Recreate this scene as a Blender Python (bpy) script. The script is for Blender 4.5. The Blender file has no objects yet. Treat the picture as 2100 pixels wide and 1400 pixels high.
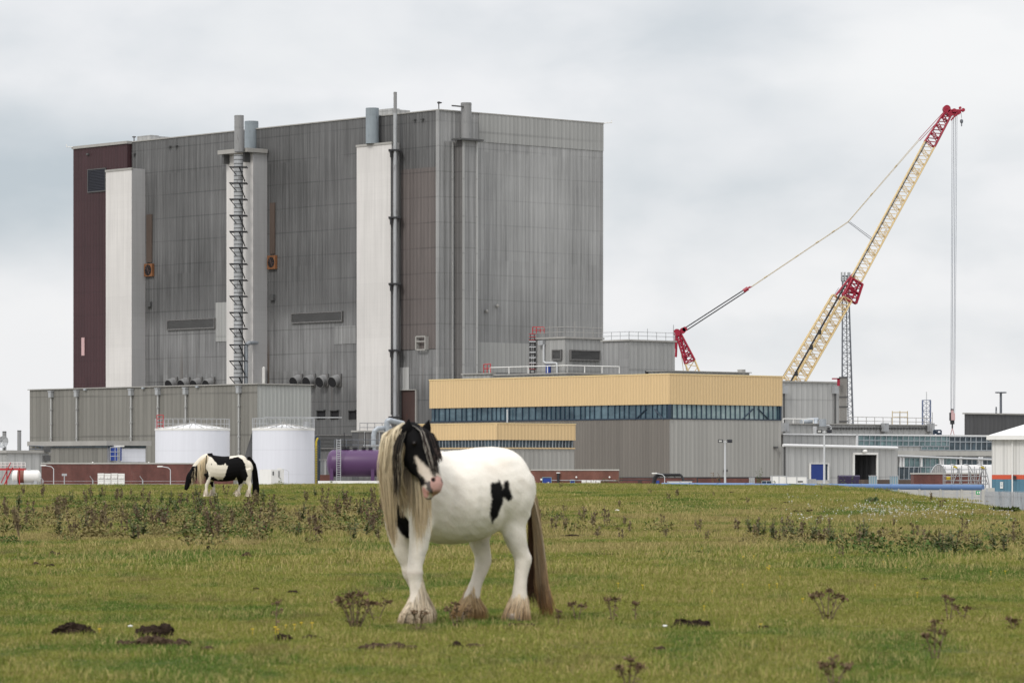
import bpy, math, random
import numpy as np
from mathutils import Vector, Quaternion, noise
R = math.radians
rnd = random.Random(7)
S = bpy.context.scene
COL = S.collection
# ------------------------------------------------------------------ camera
FPX, CX, HY, CZ = 7875.0, 1050.0, 960.0, 1.24      # focal length in photo pixels, principal column, horizon row, eye height
cd = bpy.data.cameras.new('camera'); cam = bpy.data.objects.new('camera', cd); COL.objects.link(cam)
cd.lens = 135.0; cd.sensor_width = 36.0; cd.shift_y = (HY-700)/2100.0
cd.clip_start = 1; cd.clip_end = 20000
cam.location = (0, 0, CZ); cam.rotation_euler = (R(90), 0, 0)
cd.dof.use_dof = True; cd.dof.focus_distance = 170; cd.dof.aperture_fstop = 8.0
S.camera = cam
# ------------------------------------------------------------------ node helper
def nd(nt, typ, ins=None, **props):
    n = nt.nodes.new(typ)
    for k, v in props.items(): setattr(n, k, v)
    for k, v in (ins or {}).items():
        s = n.inputs[k]
        if isinstance(v, bpy.types.NodeSocket): nt.links.new(v, s)
        else: s.default_value = v
    return n
def mth(nt, op, a, b=0.0, c=None, clamp=False):
    ins = {0: a, 1: b}
    if c is not None: ins[2] = c
    return nd(nt, 'ShaderNodeMath', ins, operation=op, use_clamp=clamp).outputs[0]
def mixc(nt, f, a, b, bt='MIX'):
    n = nd(nt, 'ShaderNodeMix', data_type='RGBA', blend_type=bt)
    for i, v in ((0, f), (6, a), (7, b)):
        if isinstance(v, bpy.types.NodeSocket): nt.links.new(v, n.inputs[i])
        else: n.inputs[i].default_value = v if i == 0 else (*v[:3], 1)
    return n.outputs[2]
def comb(nt, x, y, z=0.0): return nd(nt, 'ShaderNodeCombineXYZ', {0: x, 1: y, 2: z}).outputs[0]
def nz(nt, vec, scale=1.0, detail=3.0, rough=.55, col=False):
    n = nd(nt, 'ShaderNodeTexNoise', {'Vector': vec, 'Scale': scale, 'Detail': detail, 'Roughness': rough})
    return n.outputs['Color' if col else 'Fac']
def sstep(nt, x, lo, hi, a=0.0, b=1.0):
    return nd(nt, 'ShaderNodeMapRange', {0: x, 1: lo, 2: hi, 3: a, 4: b}, interpolation_type='SMOOTHSTEP').outputs[0]
# ------------------------------------------------------------------ world: high overcast cloud over a clear Nishita sky
SUN_EL, SUN_AZ = 42.0, 210.0      # compass azimuth measured from +Y clockwise: behind and to the left of the camera
W = bpy.data.worlds.new('World'); S.world = W; W.use_nodes = True
nt = W.node_tree; nt.nodes.clear()
sky = nd(nt, 'ShaderNodeTexSky', sky_type='NISHITA', sun_disc=False)
sky.sun_elevation = R(SUN_EL); sky.sun_rotation = R(SUN_AZ); sky.altitude = 10
tc = nd(nt, 'ShaderNodeTexCoord').outputs['Generated']
sp = nd(nt, 'ShaderNodeSeparateXYZ', {0: tc})
dx, dy, dz = sp.outputs
warp = nz(nt, nd(nt, 'ShaderNodeVectorMath', {0: tc, 1: (9, 9, 24)}, operation='MULTIPLY').outputs[0], 1.0, 4, .5, True)
wv = nd(nt, 'ShaderNodeVectorMath', {0: warp, 1: (.5, .5, .5)}, operation='SUBTRACT').outputs[0]
v1 = nd(nt, 'ShaderNodeVectorMath', {0: tc, 1: (9, 9, 19)}, operation='MULTIPLY').outputs[0]
v1 = nd(nt, 'ShaderNodeVectorMath', {0: wv, 1: (.9, .9, .9), 2: v1}, operation='MULTIPLY_ADD').outputs[0]
n1 = nz(nt, v1, 1.0, 5, .5)
v2 = nd(nt, 'ShaderNodeVectorMath', {0: tc, 1: (30, 30, 55)}, operation='MULTIPLY').outputs[0]
n2 = nz(nt, v2, 1.0, 4, .5)
def blob(x, z, rx, rz):
    a = mth(nt, 'DIVIDE', mth(nt, 'SUBTRACT', dx, x), rx); b = mth(nt, 'DIVIDE', mth(nt, 'SUBTRACT', dz, z), rz)
    d = mth(nt, 'ADD', mth(nt, 'MULTIPLY', a, a), mth(nt, 'MULTIPLY', b, b))
    d = mth(nt, 'ADD', d, mth(nt, 'MULTIPLY', mth(nt, 'SUBTRACT', n1, .5), 2.0))
    return sstep(nt, d, 0.0, 1.6, 1.0, 0.0)
darkf = mth(nt, 'MULTIPLY', blob(-.135, .074, .085, .022), .80)
darkf = mth(nt, 'ADD', darkf, mth(nt, 'MULTIPLY', blob(.045, .068, .05, .014), .30))
darkf = mth(nt, 'ADD', darkf, mth(nt, 'MULTIPLY', blob(-.02, .112, .16, .012), .28))
darkf = mth(nt, 'ADD', darkf, mth(nt, 'MULTIPLY', blob(.10, .032, .09, .009), .22))
darkf = mth(nt, 'ADD', darkf, mth(nt, 'MULTIPLY', sstep(nt, n1, .48, .68), .30))
darkf = mth(nt, 'ADD', darkf, mth(nt, 'MULTIPLY', mth(nt, 'SUBTRACT', n2, .5), .75), clamp=True)
lit = mth(nt, 'ADD', mth(nt, 'MULTIPLY', blob(.108, .100, .045, .022), 1.0), mth(nt, 'MULTIPLY', sstep(nt, n1, .50, .34), .45), clamp=True)
cc = mixc(nt, darkf, (.90, .903, .922), (.54, .60, .65))
cc = mixc(nt, lit, cc, (.95, .95, .955))
zen = sstep(nt, dz, .16, .9, 1.0, 1.85)      # an overcast sky is brightest overhead
cc = nd(nt, 'ShaderNodeVectorMath', {0: cc, 'Scale': zen}, operation='SCALE').outputs[0]
sk = nd(nt, 'ShaderNodeVectorMath', {0: sky.outputs[0], 'Scale': .09}, operation='SCALE').outputs[0]
fin = mixc(nt, .93, sk, cc)
bg = nd(nt, 'ShaderNodeBackground', {'Color': fin, 'Strength': 1.0})
wo = nd(nt, 'ShaderNodeOutputWorld', {0: bg.outputs[0]})
sl = bpy.data.lights.new('sun', 'SUN'); sl.energy = 1.5; sl.angle = R(14); sl.color = (1, .965, .91)
so = bpy.data.objects.new('sun', sl); COL.objects.link(so)
az, el = R(SUN_AZ), R(SUN_EL)
sd = Vector((math.sin(az)*math.cos(el), math.cos(az)*math.cos(el), math.sin(el)))
so.rotation_euler = sd.to_track_quat('Z', 'Y').to_euler()
so.location = (-60, -60, 90)
S.view_settings.view_transform = 'Standard'; S.view_settings.look = 'None'
S.view_settings.exposure = 0.0; S.view_settings.gamma = 1.0; S.view_settings.use_curve_mapping = False
S.render.engine = 'CYCLES'; S.cycles.max_bounces = 5; S.cycles.transparent_max_bounces = 8

# ------------------------------------------------------------------ materials
MATS = {}
def newmat(name):
    m = bpy.data.materials.new(name); m.use_nodes = True
    t = m.node_tree; t.nodes.clear()
    b = nd(t, 'ShaderNodeBsdfPrincipled'); o = nd(t, 'ShaderNodeOutputMaterial', {0: b.outputs[0]})
    MATS[name] = m
    return m, t, b
def setc(t, b, c, rough=.6, metal=0.0, spec=.4):
    if isinstance(c, bpy.types.NodeSocket): t.links.new(c, b.inputs['Base Color'])
    else: b.inputs['Base Color'].default_value = (*c[:3], 1)
    b.inputs['Roughness'].default_value = rough; b.inputs['Metallic'].default_value = metal
    b.inputs['Specular IOR Level'].default_value = spec
def scl(t, c, f):
    if isinstance(c, bpy.types.NodeSocket): return nd(t, 'ShaderNodeVectorMath', {0: c, 'Scale': f}, operation='SCALE').outputs[0]
    return nd(t, 'ShaderNodeVectorMath', {0: c[:3], 'Scale': f}, operation='SCALE').outputs[0]
def bump(t, b, h, dist=.05, strength=1.0):
    bn = nd(t, 'ShaderNodeBump', {'Height': h, 'Distance': dist, 'Strength': strength})
    t.links.new(bn.outputs[0], b.inputs['Normal'])
def clad(name, col, vary=.12, rib=.8, streak=.35, seam=4.1, seamd=.72, ramp=None, rust=0.0, rustv=(0, 0), rough=.6, pale=.0, ribd=.05, horiz=False):
    """profiled metal sheet: uv in metres, u along the wall and v = height"""
    m, t, b = newmat(name)
    uv = nd(t, 'ShaderNodeUVMap').outputs[0]
    s = nd(t, 'ShaderNodeSeparateXYZ', {0: uv}); u, v = s.outputs[0], s.outputs[1]
    if horiz: ru = v
    else: ru = u
    pu = mth(t, 'FLOOR', mth(t, 'DIVIDE', u, rib)); pv = mth(t, 'FLOOR', mth(t, 'DIVIDE', v, seam))
    wn = nd(t, 'ShaderNodeTexWhiteNoise', {'Vector': comb(t, pu, mth(t, 'FLOOR', mth(t, 'DIVIDE', v, seam*4.3)))}, noise_dimensions='2D').outputs['Value']
    pw = nd(t, 'ShaderNodeTexWhiteNoise', {'Vector': comb(t, mth(t, 'FLOOR', mth(t, 'DIVIDE', u, seam*2.3)), pv)}, noise_dimensions='2D').outputs['Value']
    s1 = nz(t, comb(t, mth(t, 'MULTIPLY', u, 1.1), mth(t, 'MULTIPLY', v, .035)), 1, 5, .6)
    s2 = nz(t, comb(t, mth(t, 'MULTIPLY', u, 4.3), mth(t, 'MULTIPLY', v, .10)), 1, 3, .6)
    s3 = nz(t, comb(t, mth(t, 'MULTIPLY', u, .06), mth(t, 'MULTIPLY', v, .07)), 1, 4, .5)
    val = mth(t, 'MULTIPLY_ADD', mth(t, 'SUBTRACT', wn, .5), vary, 1.0)
    val = mth(t, 'MULTIPLY_ADD', mth(t, 'SUBTRACT', pw, .5), vary*.28, val)
    val = mth(t, 'MULTIPLY_ADD', mth(t, 'SUBTRACT', s1, .5), streak*1.8, val)
    val = mth(t, 'MULTIPLY_ADD', mth(t, 'SUBTRACT', s2, .5), streak*1.5, val)
    val = mth(t, 'MULTIPLY_ADD', mth(t, 'SUBTRACT', s3, .5), streak*1.6, val)
    fr = mth(t, 'FRACT', mth(t, 'DIVIDE', v, seam))
    sm = sstep(t, mth(t, 'MINIMUM', fr, mth(t, 'SUBTRACT', 1.0, fr)), .012, .035, seamd, 1.0)
    gate = sstep(t, nz(t, comb(t, mth(t, 'MULTIPLY', u, .05), mth(t, 'MULTIPLY', pv, 3.7)), 1, 2), .36, .5)
    sm = mth(t, 'ADD', mth(t, 'MULTIPLY', mth(t, 'SUBTRACT', sm, 1.0), gate), 1.0)
    val = mth(t, 'MULTIPLY', val, sm)
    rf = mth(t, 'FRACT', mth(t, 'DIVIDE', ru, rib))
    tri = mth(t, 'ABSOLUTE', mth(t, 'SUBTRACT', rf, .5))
    if ribd > .03: val = mth(t, 'MULTIPLY', val, sstep(t, tri, .34, .46, 1.0, .80))  # rib lines painted darker: groove shade put into the colour, with slight grime
    if ramp:
        for (z0, z1, k) in ramp:
            zz = mth(t, 'MULTIPLY_ADD', mth(t, 'SUBTRACT', s1, .5), 7.0, v)
            val = mth(t, 'MULTIPLY', val, sstep(t, zz, z0, z1, k, 1.0))
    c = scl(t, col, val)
    if pale:
        pf = sstep(t, s2, .60, .78, 0.0, pale)
        c = mixc(t, mth(t, 'MULTIPLY', pf, sstep(t, s3, .35, .6)), c, (.36, .36, .355))
    if rust:
        f = sstep(t, nz(t, comb(t, mth(t, 'MULTIPLY', u, .42), mth(t, 'MULTIPLY', v, .012)), 1, 3, .6), .58, .70, 0.0, rust)
        f = mth(t, 'MULTIPLY', f, mth(t, 'MULTIPLY', sstep(t, v, rustv[0]-2, rustv[0]+2), sstep(t, v, rustv[1]-6, rustv[1]+1, 1.0, 0.0)))
        c = mixc(t, f, c, (.085, .058, .04))
    setc(t, b, c, rough)
    bump(t, b, sstep(t, tri, .15, .30), ribd)
    return m
def plain(name, col, rough=.55, metal=0.0, vary=.25, scale=.6, dirt=None, spec=.4, stretch=(1, 1, .3)):
    m, t, b = newmat(name)
    oc = nd(t, 'ShaderNodeTexCoord').outputs['Object']
    vv = nd(t, 'ShaderNodeVectorMath', {0: oc, 1: stretch}, operation='MULTIPLY').outputs[0]
    n = nz(t, vv, scale, 5, .6)
    c = scl(t, col, mth(t, 'MULTIPLY_ADD', mth(t, 'SUBTRACT', n, .5), vary*2, 1.0))
    if dirt: c = mixc(t, sstep(t, nz(t, vv, scale*3.1, 5, .65), .56, .74), c, dirt)
    setc(t, b, c, rough, metal, spec)
    return m
def glassy(name, c0, c1, pane=.9, rough=.12):
    """glazing strip: panes of differing tint in uv metres"""
    m, t, b = newmat(name)
    uv = nd(t, 'ShaderNodeUVMap').outputs[0]
    s = nd(t, 'ShaderNodeSeparateXYZ', {0: uv}); u, v = s.outputs[0], s.outputs[1]
    wn = nd(t, 'ShaderNodeTexWhiteNoise', {'W': mth(t, 'FLOOR', mth(t, 'DIVIDE', u, pane))}, noise_dimensions='1D').outputs['Value']
    g = nz(t, comb(t, mth(t, 'MULTIPLY', u, .11), mth(t, 'MULTIPLY', v, .4)), 1, 5, .65)
    h = nz(t, comb(t, mth(t, 'MULTIPLY', u, .9), mth(t, 'MULTIPLY', v, .7)), 1, 3, .6)
    f = mth(t, 'ADD', mth(t, 'MULTIPLY', wn, .35), mth(t, 'ADD', sstep(t, g, .35, .65, 0, .55), sstep(t, h, .45, .75, 0.0, .3)), clamp=True)
    setc(t, b, mixc(t, f, c0, c1), rough, 0, .5)
    return m
def brick(name, c0, c1, mort=(.22, .2, .18)):
    m, t, b = newmat(name)
    uv = nd(t, 'ShaderNodeUVMap').outputs[0]
    br = nd(t, 'ShaderNodeTexBrick', {'Vector': uv, 'Color1': (*c0, 1), 'Color2': (*c1, 1), 'Mortar': (*mort, 1), 'Scale': 1.0, 'Mortar Size': .012, 'Brick Width': .225, 'Row Height': .075})
    st = nz(t, nd(t, 'ShaderNodeVectorMath', {0: uv, 1: (.5, .2, 1)}, operation='MULTIPLY').outputs[0], 1.3, 6, .65)
    c = scl(t, br.outputs[0], sstep(t, st, .3, .7, .72, 1.25))
    eff = sstep(t, nz(t, nd(t, 'ShaderNodeVectorMath', {0: uv, 1: (1.2, .35, 1)}, operation='MULTIPLY').outputs[0], .8, 5, .7), .6, .75, 0, .35)
    c = mixc(t, eff, c, (.3, .25, .22))
    setc(t, b, c, .85)
    return m
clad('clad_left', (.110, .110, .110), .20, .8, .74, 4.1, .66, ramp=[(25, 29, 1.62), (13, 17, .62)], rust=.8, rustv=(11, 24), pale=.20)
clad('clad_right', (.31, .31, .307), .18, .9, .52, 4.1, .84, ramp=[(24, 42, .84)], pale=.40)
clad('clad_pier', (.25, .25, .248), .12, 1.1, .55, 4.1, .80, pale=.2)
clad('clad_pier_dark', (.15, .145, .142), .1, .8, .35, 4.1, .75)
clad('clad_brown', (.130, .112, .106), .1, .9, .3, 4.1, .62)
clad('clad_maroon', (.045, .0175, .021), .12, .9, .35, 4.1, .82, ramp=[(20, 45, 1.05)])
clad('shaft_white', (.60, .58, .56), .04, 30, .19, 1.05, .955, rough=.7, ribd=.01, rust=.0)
clad('shaft_white_shaded', (.40, .395, .395), .05, 30, .14, 1.3, .94, rough=.7, ribd=.01)  # shaft side walls: shading of the white put into a darker colour
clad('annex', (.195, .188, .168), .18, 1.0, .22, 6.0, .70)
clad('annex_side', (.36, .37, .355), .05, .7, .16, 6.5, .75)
clad('cream', (.66, .475, .25), .03, .55, .035, 60, 1.0, rough=.45)
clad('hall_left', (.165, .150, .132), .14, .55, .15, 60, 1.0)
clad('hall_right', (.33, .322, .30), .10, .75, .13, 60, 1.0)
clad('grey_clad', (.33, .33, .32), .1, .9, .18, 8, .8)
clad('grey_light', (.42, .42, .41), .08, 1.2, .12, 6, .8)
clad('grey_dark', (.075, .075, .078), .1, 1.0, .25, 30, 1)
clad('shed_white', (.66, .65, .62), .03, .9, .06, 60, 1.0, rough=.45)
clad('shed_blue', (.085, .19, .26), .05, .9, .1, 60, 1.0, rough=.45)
clad('tank_white', (.68, .69, .74), .01, 40, .08, 2.6, .94, rough=.45, ribd=.0)
plain('shed_red', (.55, .09, .04), .45, vary=.05)
plain('roof_grey', (.30, .30, .29), .8)
plain('roof_white', (.72, .72, .72), .6, vary=.06)
plain('trim_pale', (.33, .32, .30), .6)
plain('trim_dark', (.08, .08, .08), .6)
plain('steel', (.40, .41, .42), .45, .3, .3, .5, dirt=(.16, .15, .15))
plain('galv', (.36, .39, .42), .45, .2, .25, 1.0, dirt=(.22, .25, .28))
plain('stack_blue', (.24, .275, .30), .6, .1, .45, .5, dirt=(.11, .12, .125))
plain('stack_grey', (.25, .25, .25), .55, .1, .25, .4, dirt=(.12, .12, .12))
plain('black_steel', (.025, .025, .028), .55)
plain('rusty', (.20, .085, .035), .85, vary=.6, scale=1.2, dirt=(.08, .04, .025))
plain('stack_brown', (.13, .105, .085), .85, vary=.5, scale=.4, dirt=(.09, .07, .055))
plain('rust_pale', (.085, .062, .050), .85, vary=.5, scale=.4, dirt=(.13, .095, .07))
plain('louvre', (.11, .11, .11), .6, vary=.15)
plain('louvre_dark', (.022, .024, .035), .6)
plain('void', (.012, .012, .014), .9)
plain('brown_door', (.055, .032, .028), .7, dirt=(.11, .035, .025))
plain('purple', (.085, .036, .105), .42, 0, .22, .35, dirt=(.05, .028, .07), stretch=(.3, 1, 1))
plain('concrete', (.42, .41, .38), .85)
plain('white_paint', (.74, .73, .70), .55, vary=.08, scale=1.5, dirt=(.60, .58, .53))
plain('red_paint', (.42, .03, .035), .5, vary=.15)
plain('crane_red', (.30, .012, .035), .45, vary=.2)
plain('crane_yellow', (.68, .52, .27), .5, vary=.15)
plain('crane_line', (.50, .42, .28), .5)
plain('blue_paint', (.015, .045, .24), .5, vary=.15)
plain('blue_pipe', (.095, .17, .33), .4, vary=.10, scale=.3, stretch=(1, 1, 1))
plain('navy', (.018, .035, .06), .5)
plain('yellow_paint', (.5, .38, .03), .5)
plain('rope', (.22, .24, .28), .5, .3)
plain('pink_steel', (.5, .33, .33), .6)
plain('tower_steel', (.13, .14, .16), .5)
plain('tower_blue', (.12, .15, .24), .5)
plain('lamp_steel', (.55, .56, .57), .4, .2)
plain('lens', (.5, .5, .48), .15)
plain('brown_band', (.19, .07, .05), .7)
plain('poly_white', (.78, .78, .78), .4, vary=.05)
plain('green_sign', (.02, .30, .10), .4)
plain('teal_box', (.22, .34, .40), .5)
plain('plum', (.022, .013, .045), .6)
glassy('glass_blue', (.018, .04, .058), (.115, .185, .225), .9)
glassy('glass_dark', (.010, .017, .025), (.07, .11, .14), .6)
glassy('glass_pale', (.10, .17, .19), (.34, .43, .43), 1.0)
glassy('glass_teal', (.03, .07, .08), (.23, .34, .35), 1.0)
brick('brick_red', (.13, .042, .034), (.10, .034, .028), (.13, .07, .06))
brick('brick_orange', (.17, .06, .042), (.14, .05, .036), (.16, .09, .07))

# ------------------------------------------------------------------ meshes
class MB:
    def __init__(s): s.v, s.f, s.uv, s.c = [], [], [], None
    def face(s, pts, uvs=None):
        i = len(s.v); s.v += [tuple(p) for p in pts]; s.f.append(tuple(range(i, i+len(pts))))
        s.uv += list(uvs) if uvs else [(p[0]+p[1], p[2]) for p in pts]
    def box(s, O, d, n, s0, s1, n0, n1, z0, z1):
        """oriented box: O = 2D origin, d = direction along, n = outward normal"""
        def P(a, b, z): return (O[0]+d[0]*a+n[0]*b, O[1]+d[1]*a+n[1]*b, z)
        for (a, b, c, e, uv) in (
            (P(s0, n1, z0), P(s1, n1, z0), P(s1, n1, z1), P(s0, n1, z1), ((s0, z0), (s1, z0), (s1, z1), (s0, z1))),
            (P(s1, n0, z0), P(s0, n0, z0), P(s0, n0, z1), P(s1, n0, z1), ((s1, z0), (s0, z0), (s0, z1), (s1, z1))),
            (P(s1, n1, z0), P(s1, n0, z0), P(s1, n0, z1), P(s1, n1, z1), ((n1, z0), (n0, z0), (n0, z1), (n1, z1))),
            (P(s0, n0, z0), P(s0, n1, z0), P(s0, n1, z1), P(s0, n0, z1), ((n0, z0), (n1, z0), (n1, z1), (n0, z1))),
            (P(s0, n1, z1), P(s1, n1, z1), P(s1, n0, z1), P(s0, n0, z1), ((s0, n1), (s1, n1), (s1, n0), (s0, n0))),
            (P(s0, n0, z0), P(s1, n0, z0), P(s1, n1, z0), P(s0, n1, z0), ((s0, n0), (s1, n0), (s1, n1), (s0, n1)))):
            s.face((a, b, c, e), uv)
    def tube(s, p0, p1, r0, r1=None, n=6, caps=True):
        if r1 is None: r1 = r0
        p0, p1 = Vector(p0), Vector(p1); ax = p1-p0; L = ax.length
        if L < 1e-6: return
        ax /= L
        a = ax.cross(Vector((0, 0, 1)) if abs(ax.z) < .9 else Vector((0, 1, 0))).normalized(); b = ax.cross(a)
        q0, q1 = [], []
        for k in range(n):
            t = 2*math.pi*k/n; w = a*math.cos(t)+b*math.sin(t)
            q0.append(p0+w*r0); q1.append(p1+w*r1)
        for k in range(n):
            j = (k+1) % n; u0, u1 = 2*math.pi*r0*k/n, 2*math.pi*r0*(k+1)/n
            s.face((q0[k], q0[j], q1[j], q1[k]), ((u0, 0), (u1, 0), (u1, L), (u0, L)))
        if caps: s.face(q0[::-1]); s.face(q1)
    def path(s, pts, r, n=6):
        for a, b in zip(pts[:-1], pts[1:]): s.tube(a, b, r, n=n)
    def ball(s, c, r, n=8, sq=(1, 1, 1)):
        c = Vector(c); rows = n//2+1
        def P(i, j):
            th = math.pi*i/rows; ph = 2*math.pi*j/n
            return c+Vector((math.sin(th)*math.cos(ph)*sq[0], math.sin(th)*math.sin(ph)*sq[1], math.cos(th)*sq[2]))*r
        for i in range(rows):
            for j in range(n):
                q = [P(i, j), P(i+1, j), P(i+1, j+1), P(i, j+1)]
                if i == 0: q = [q[0], q[1], q[2]]
                elif i == rows-1: q = [q[0], q[1], q[3]]
                s.face(q)
def shade(me, on=True):
    me.polygons.foreach_set('use_smooth', [on]*len(me.polygons))
def weld(me, dist=1e-4):
    import bmesh
    bm = bmesh.new(); bm.from_mesh(me); bmesh.ops.remove_doubles(bm, verts=bm.verts, dist=dist); bm.to_mesh(me); bm.free()
def build(name, mb, mat, parent=None, loc=None, smooth=False, label=None):
    base = Vector((0, 0, 0))
    if parent is not None: base = Vector(parent['_b'])
    elif loc is not None: base = Vector(loc)
    me = bpy.data.meshes.new(name)
    me.from_pydata([(x-base.x, y-base.y, z-base.z) for x, y, z in mb.v], [], mb.f)
    ul = me.uv_layers.new(name='UVMap'); ul.data.foreach_set('uv', [c for p in mb.uv for c in p])
    me.materials.append(MATS[mat] if isinstance(mat, str) else mat)
    if smooth: weld(me); shade(me); 
    o = bpy.data.objects.new(name, me); COL.objects.link(o)
    if parent is not None: o.parent = parent; o['_b'] = list(base)
    else: o.location = base; o['_b'] = list(base)
    if smooth:
        try: me.set_sharp_from_angle(angle=R(40))
        except Exception: pass
    if label: o['label'] = label
    return o
def tag(o, label, cat=None, group=None, kind=None):
    if label: o['label'] = label
    if cat: o['category'] = cat
    if group: o['group'] = group
    if kind: o['kind'] = kind
    return o
def thing(name, label, cat, loc, group=None):
    o = bpy.data.objects.new(name, None); COL.objects.link(o); o.empty_display_size = .2
    o.location = loc; o['_b'] = list(loc)
    return tag(o, label, cat, group)
def copy_tree(o, parent=None):
    c = o.copy(); COL.objects.link(c)
    if parent is not None: c.parent = parent
    for ch in list(o.children): copy_tree(ch, c)
    return c
# ------------------------------------------------------------------ photograph geometry -> world
def pt(px, py, Y): return Vector(((px-CX)/FPX*Y, Y, CZ+(HY-py)*Y/FPX))
def proj(p): return (CX+FPX*p[0]/p[1], HY-FPX*(p[2]-CZ)/p[1])
ZG = -2.0                                     # works yard level
dA = Vector((.740, .6726)).normalized()       # the site grid: right and away
dB = Vector((-dA.y, dA.x))                    # left and away
def along(O, d, px):
    k = (px-CX)/FPX
    return (k*O[1]-O[0])/(d[0]-k*d[1])
class Face:
    """a vertical wall plane: origin O, direction d, outward normal n (both horizontal)"""
    def __init__(s, O, d, n): s.O, s.d, s.n = Vector(O[:2]), d, n
    def s(s, px): return along(s.O, s.d, px)
    def p2(s, a, off=0): return s.O+s.d*a+s.n*off
    def z(s, px, py):
        q = s.p2(s.s(px)); return CZ+(HY-py)*q.y/FPX
    def P(s, px, py, off=0):
        a = along(s.O+s.n*off, s.d, px); q = s.p2(a, off); return Vector((q.x, q.y, CZ+(HY-py)*q.y/FPX))
    def box(s, mb, px0, px1, py0, py1, o0, o1):
        a, b = s.s(px0), s.s(px1); m = (px0+px1)/2
        z0, z1 = s.z(m, py1), s.z(m, py0)
        mb.box(s.O, s.d, s.n, min(a, b), max(a, b), o0, o1, z0, z1)
class Block:
    """rectangular building on the site grid from its near corner"""
    def __init__(s, px, Y, top, left, right, zb=ZG):
        s.C = Vector(((px-CX)/FPX*Y, Y)); s.zt = CZ+(HY-top)*Y/FPX; s.zb = zb
        s.L = Face(s.C, dB, -dA); s.Rt = Face(s.C, dA, -dB)
        s.tl, s.tr = s.L.s(left), s.Rt.s(right)
    def walls(s, z0=None, z1=None, off=0.0):
        """two meshes (left pair and right pair of walls) and the roof"""
        z0 = s.zb if z0 is None else z0; z1 = s.zt if z1 is None else z1
        def Q(a, b, z): q = s.C+dA*a+dB*b; return (q.x, q.y, z)
        a0, a1, b0, b1 = -off, s.tr+off, -off, s.tl+off
        L, Rr, T = MB(), MB(), MB()
        L.face((Q(a0, b1, z0), Q(a0, b0, z0), Q(a0, b0, z1), Q(a0, b1, z1)), ((b1, z0), (b0, z0), (b0, z1), (b1, z1)))
        L.face((Q(a1, b0, z0), Q(a1, b1, z0), Q(a1, b1, z1), Q(a1, b0, z1)), ((b0, z0), (b1, z0), (b1, z1), (b0, z1)))
        Rr.face((Q(a0, b0, z0), Q(a1, b0, z0), Q(a1, b0, z1), Q(a0, b0, z1)), ((a0, z0), (a1, z0), (a1, z1), (a0, z1)))
        Rr.face((Q(a1, b1, z0), Q(a0, b1, z0), Q(a0, b1, z1), Q(a1, b1, z1)), ((a1, z0), (a0, z0), (a0, z1), (a1, z1)))
        T.face((Q(a0, b0, z1), Q(a1, b0, z1), Q(a1, b1, z1), Q(a0, b1, z1)), ((a0, b0), (a1, b0), (a1, b1), (a0, b1)))
        return L, Rr, T
    def ring(s, name, t, ml, mr, z0=None, z1=None, off=0.0):
        """one closed ring of four walls, left pair and right pair with their own cladding"""
        L, Rr, T = s.walls(z0, z1, off); n = len(L.f); k = len(L.v)
        L.v += Rr.v; L.uv += Rr.uv; L.f += [tuple(i+k for i in f) for f in Rr.f]
        o = build(name, L, ml, t); o.data.materials.append(MATS[mr])
        for i, p in enumerate(o.data.polygons): p.material_index = 0 if i < n else 1
        weld(o.data); return o, T
    def coping(s, h=.35, w=.35, z=None):
        z = s.zt if z is None else z
        m = MB()
        m.box(s.C, dB, -dA, -w, s.tl+w, -w, w, z-.02, z+h)
        m.box(s.C, dA, -dB, w, s.tr+w, -w, w, z-.02, z+h)
        m.box(s.C+dA*s.tr, dB, -dA, w, s.tl+w, -w, w, z-.02, z+h)
        m.box(s.C+dB*s.tl, dA, -dB, w, s.tr-w, -w, w, z-.02, z+h)
        return m
    def base(s): q = s.C+dA*s.tr*.5+dB*s.tl*.5; return (q.x, q.y, s.zb)
def simple_block(name, label, cat, blk, ml, mr, mt='roof_grey', cop='trim_pale', ch=.3, cw=.25):
    t = thing(name, label, cat, blk.base())
    w, T = blk.ring('wall', t, ml, mr); build('roof', T, mt, t)
    if cop: build('coping', blk.coping(ch, cw), cop, t)
    return t
def louvre(face, px0, px1, py0, py1, n, t, mat='louvre', depth=.35, name='louvre'):
    a, b = sorted((face.s(px0), face.s(px1))); m = (px0+px1)/2; z0, z1 = face.z(m, py1), face.z(m, py0)
    mb = MB(); h = (z1-z0)/n
    for i in range(n): mb.box(face.O, face.d, face.n, a, b, .06, .06+depth*.6, z0+h*i, z0+h*i+h*.5)
    mb.box(face.O, face.d, face.n, a, b, .0, .06, z0, z1)
    o = build(name, mb, mat, t)
    fr = MB()
    for (u0, u1, w0, w1) in ((a-.18, b+.18, z1, z1+.18), (a-.18, b+.18, z0-.18, z0), (a-.18, a, z0, z1), (b, b+.18, z0, z1)):
        fr.box(face.O, face.d, face.n, u0, u1, .0, depth, w0, w1)
    build('louvre_frame', fr, 'clad_pier_dark' if mat == 'louvre' else 'trim_dark', o)
    return o
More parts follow.
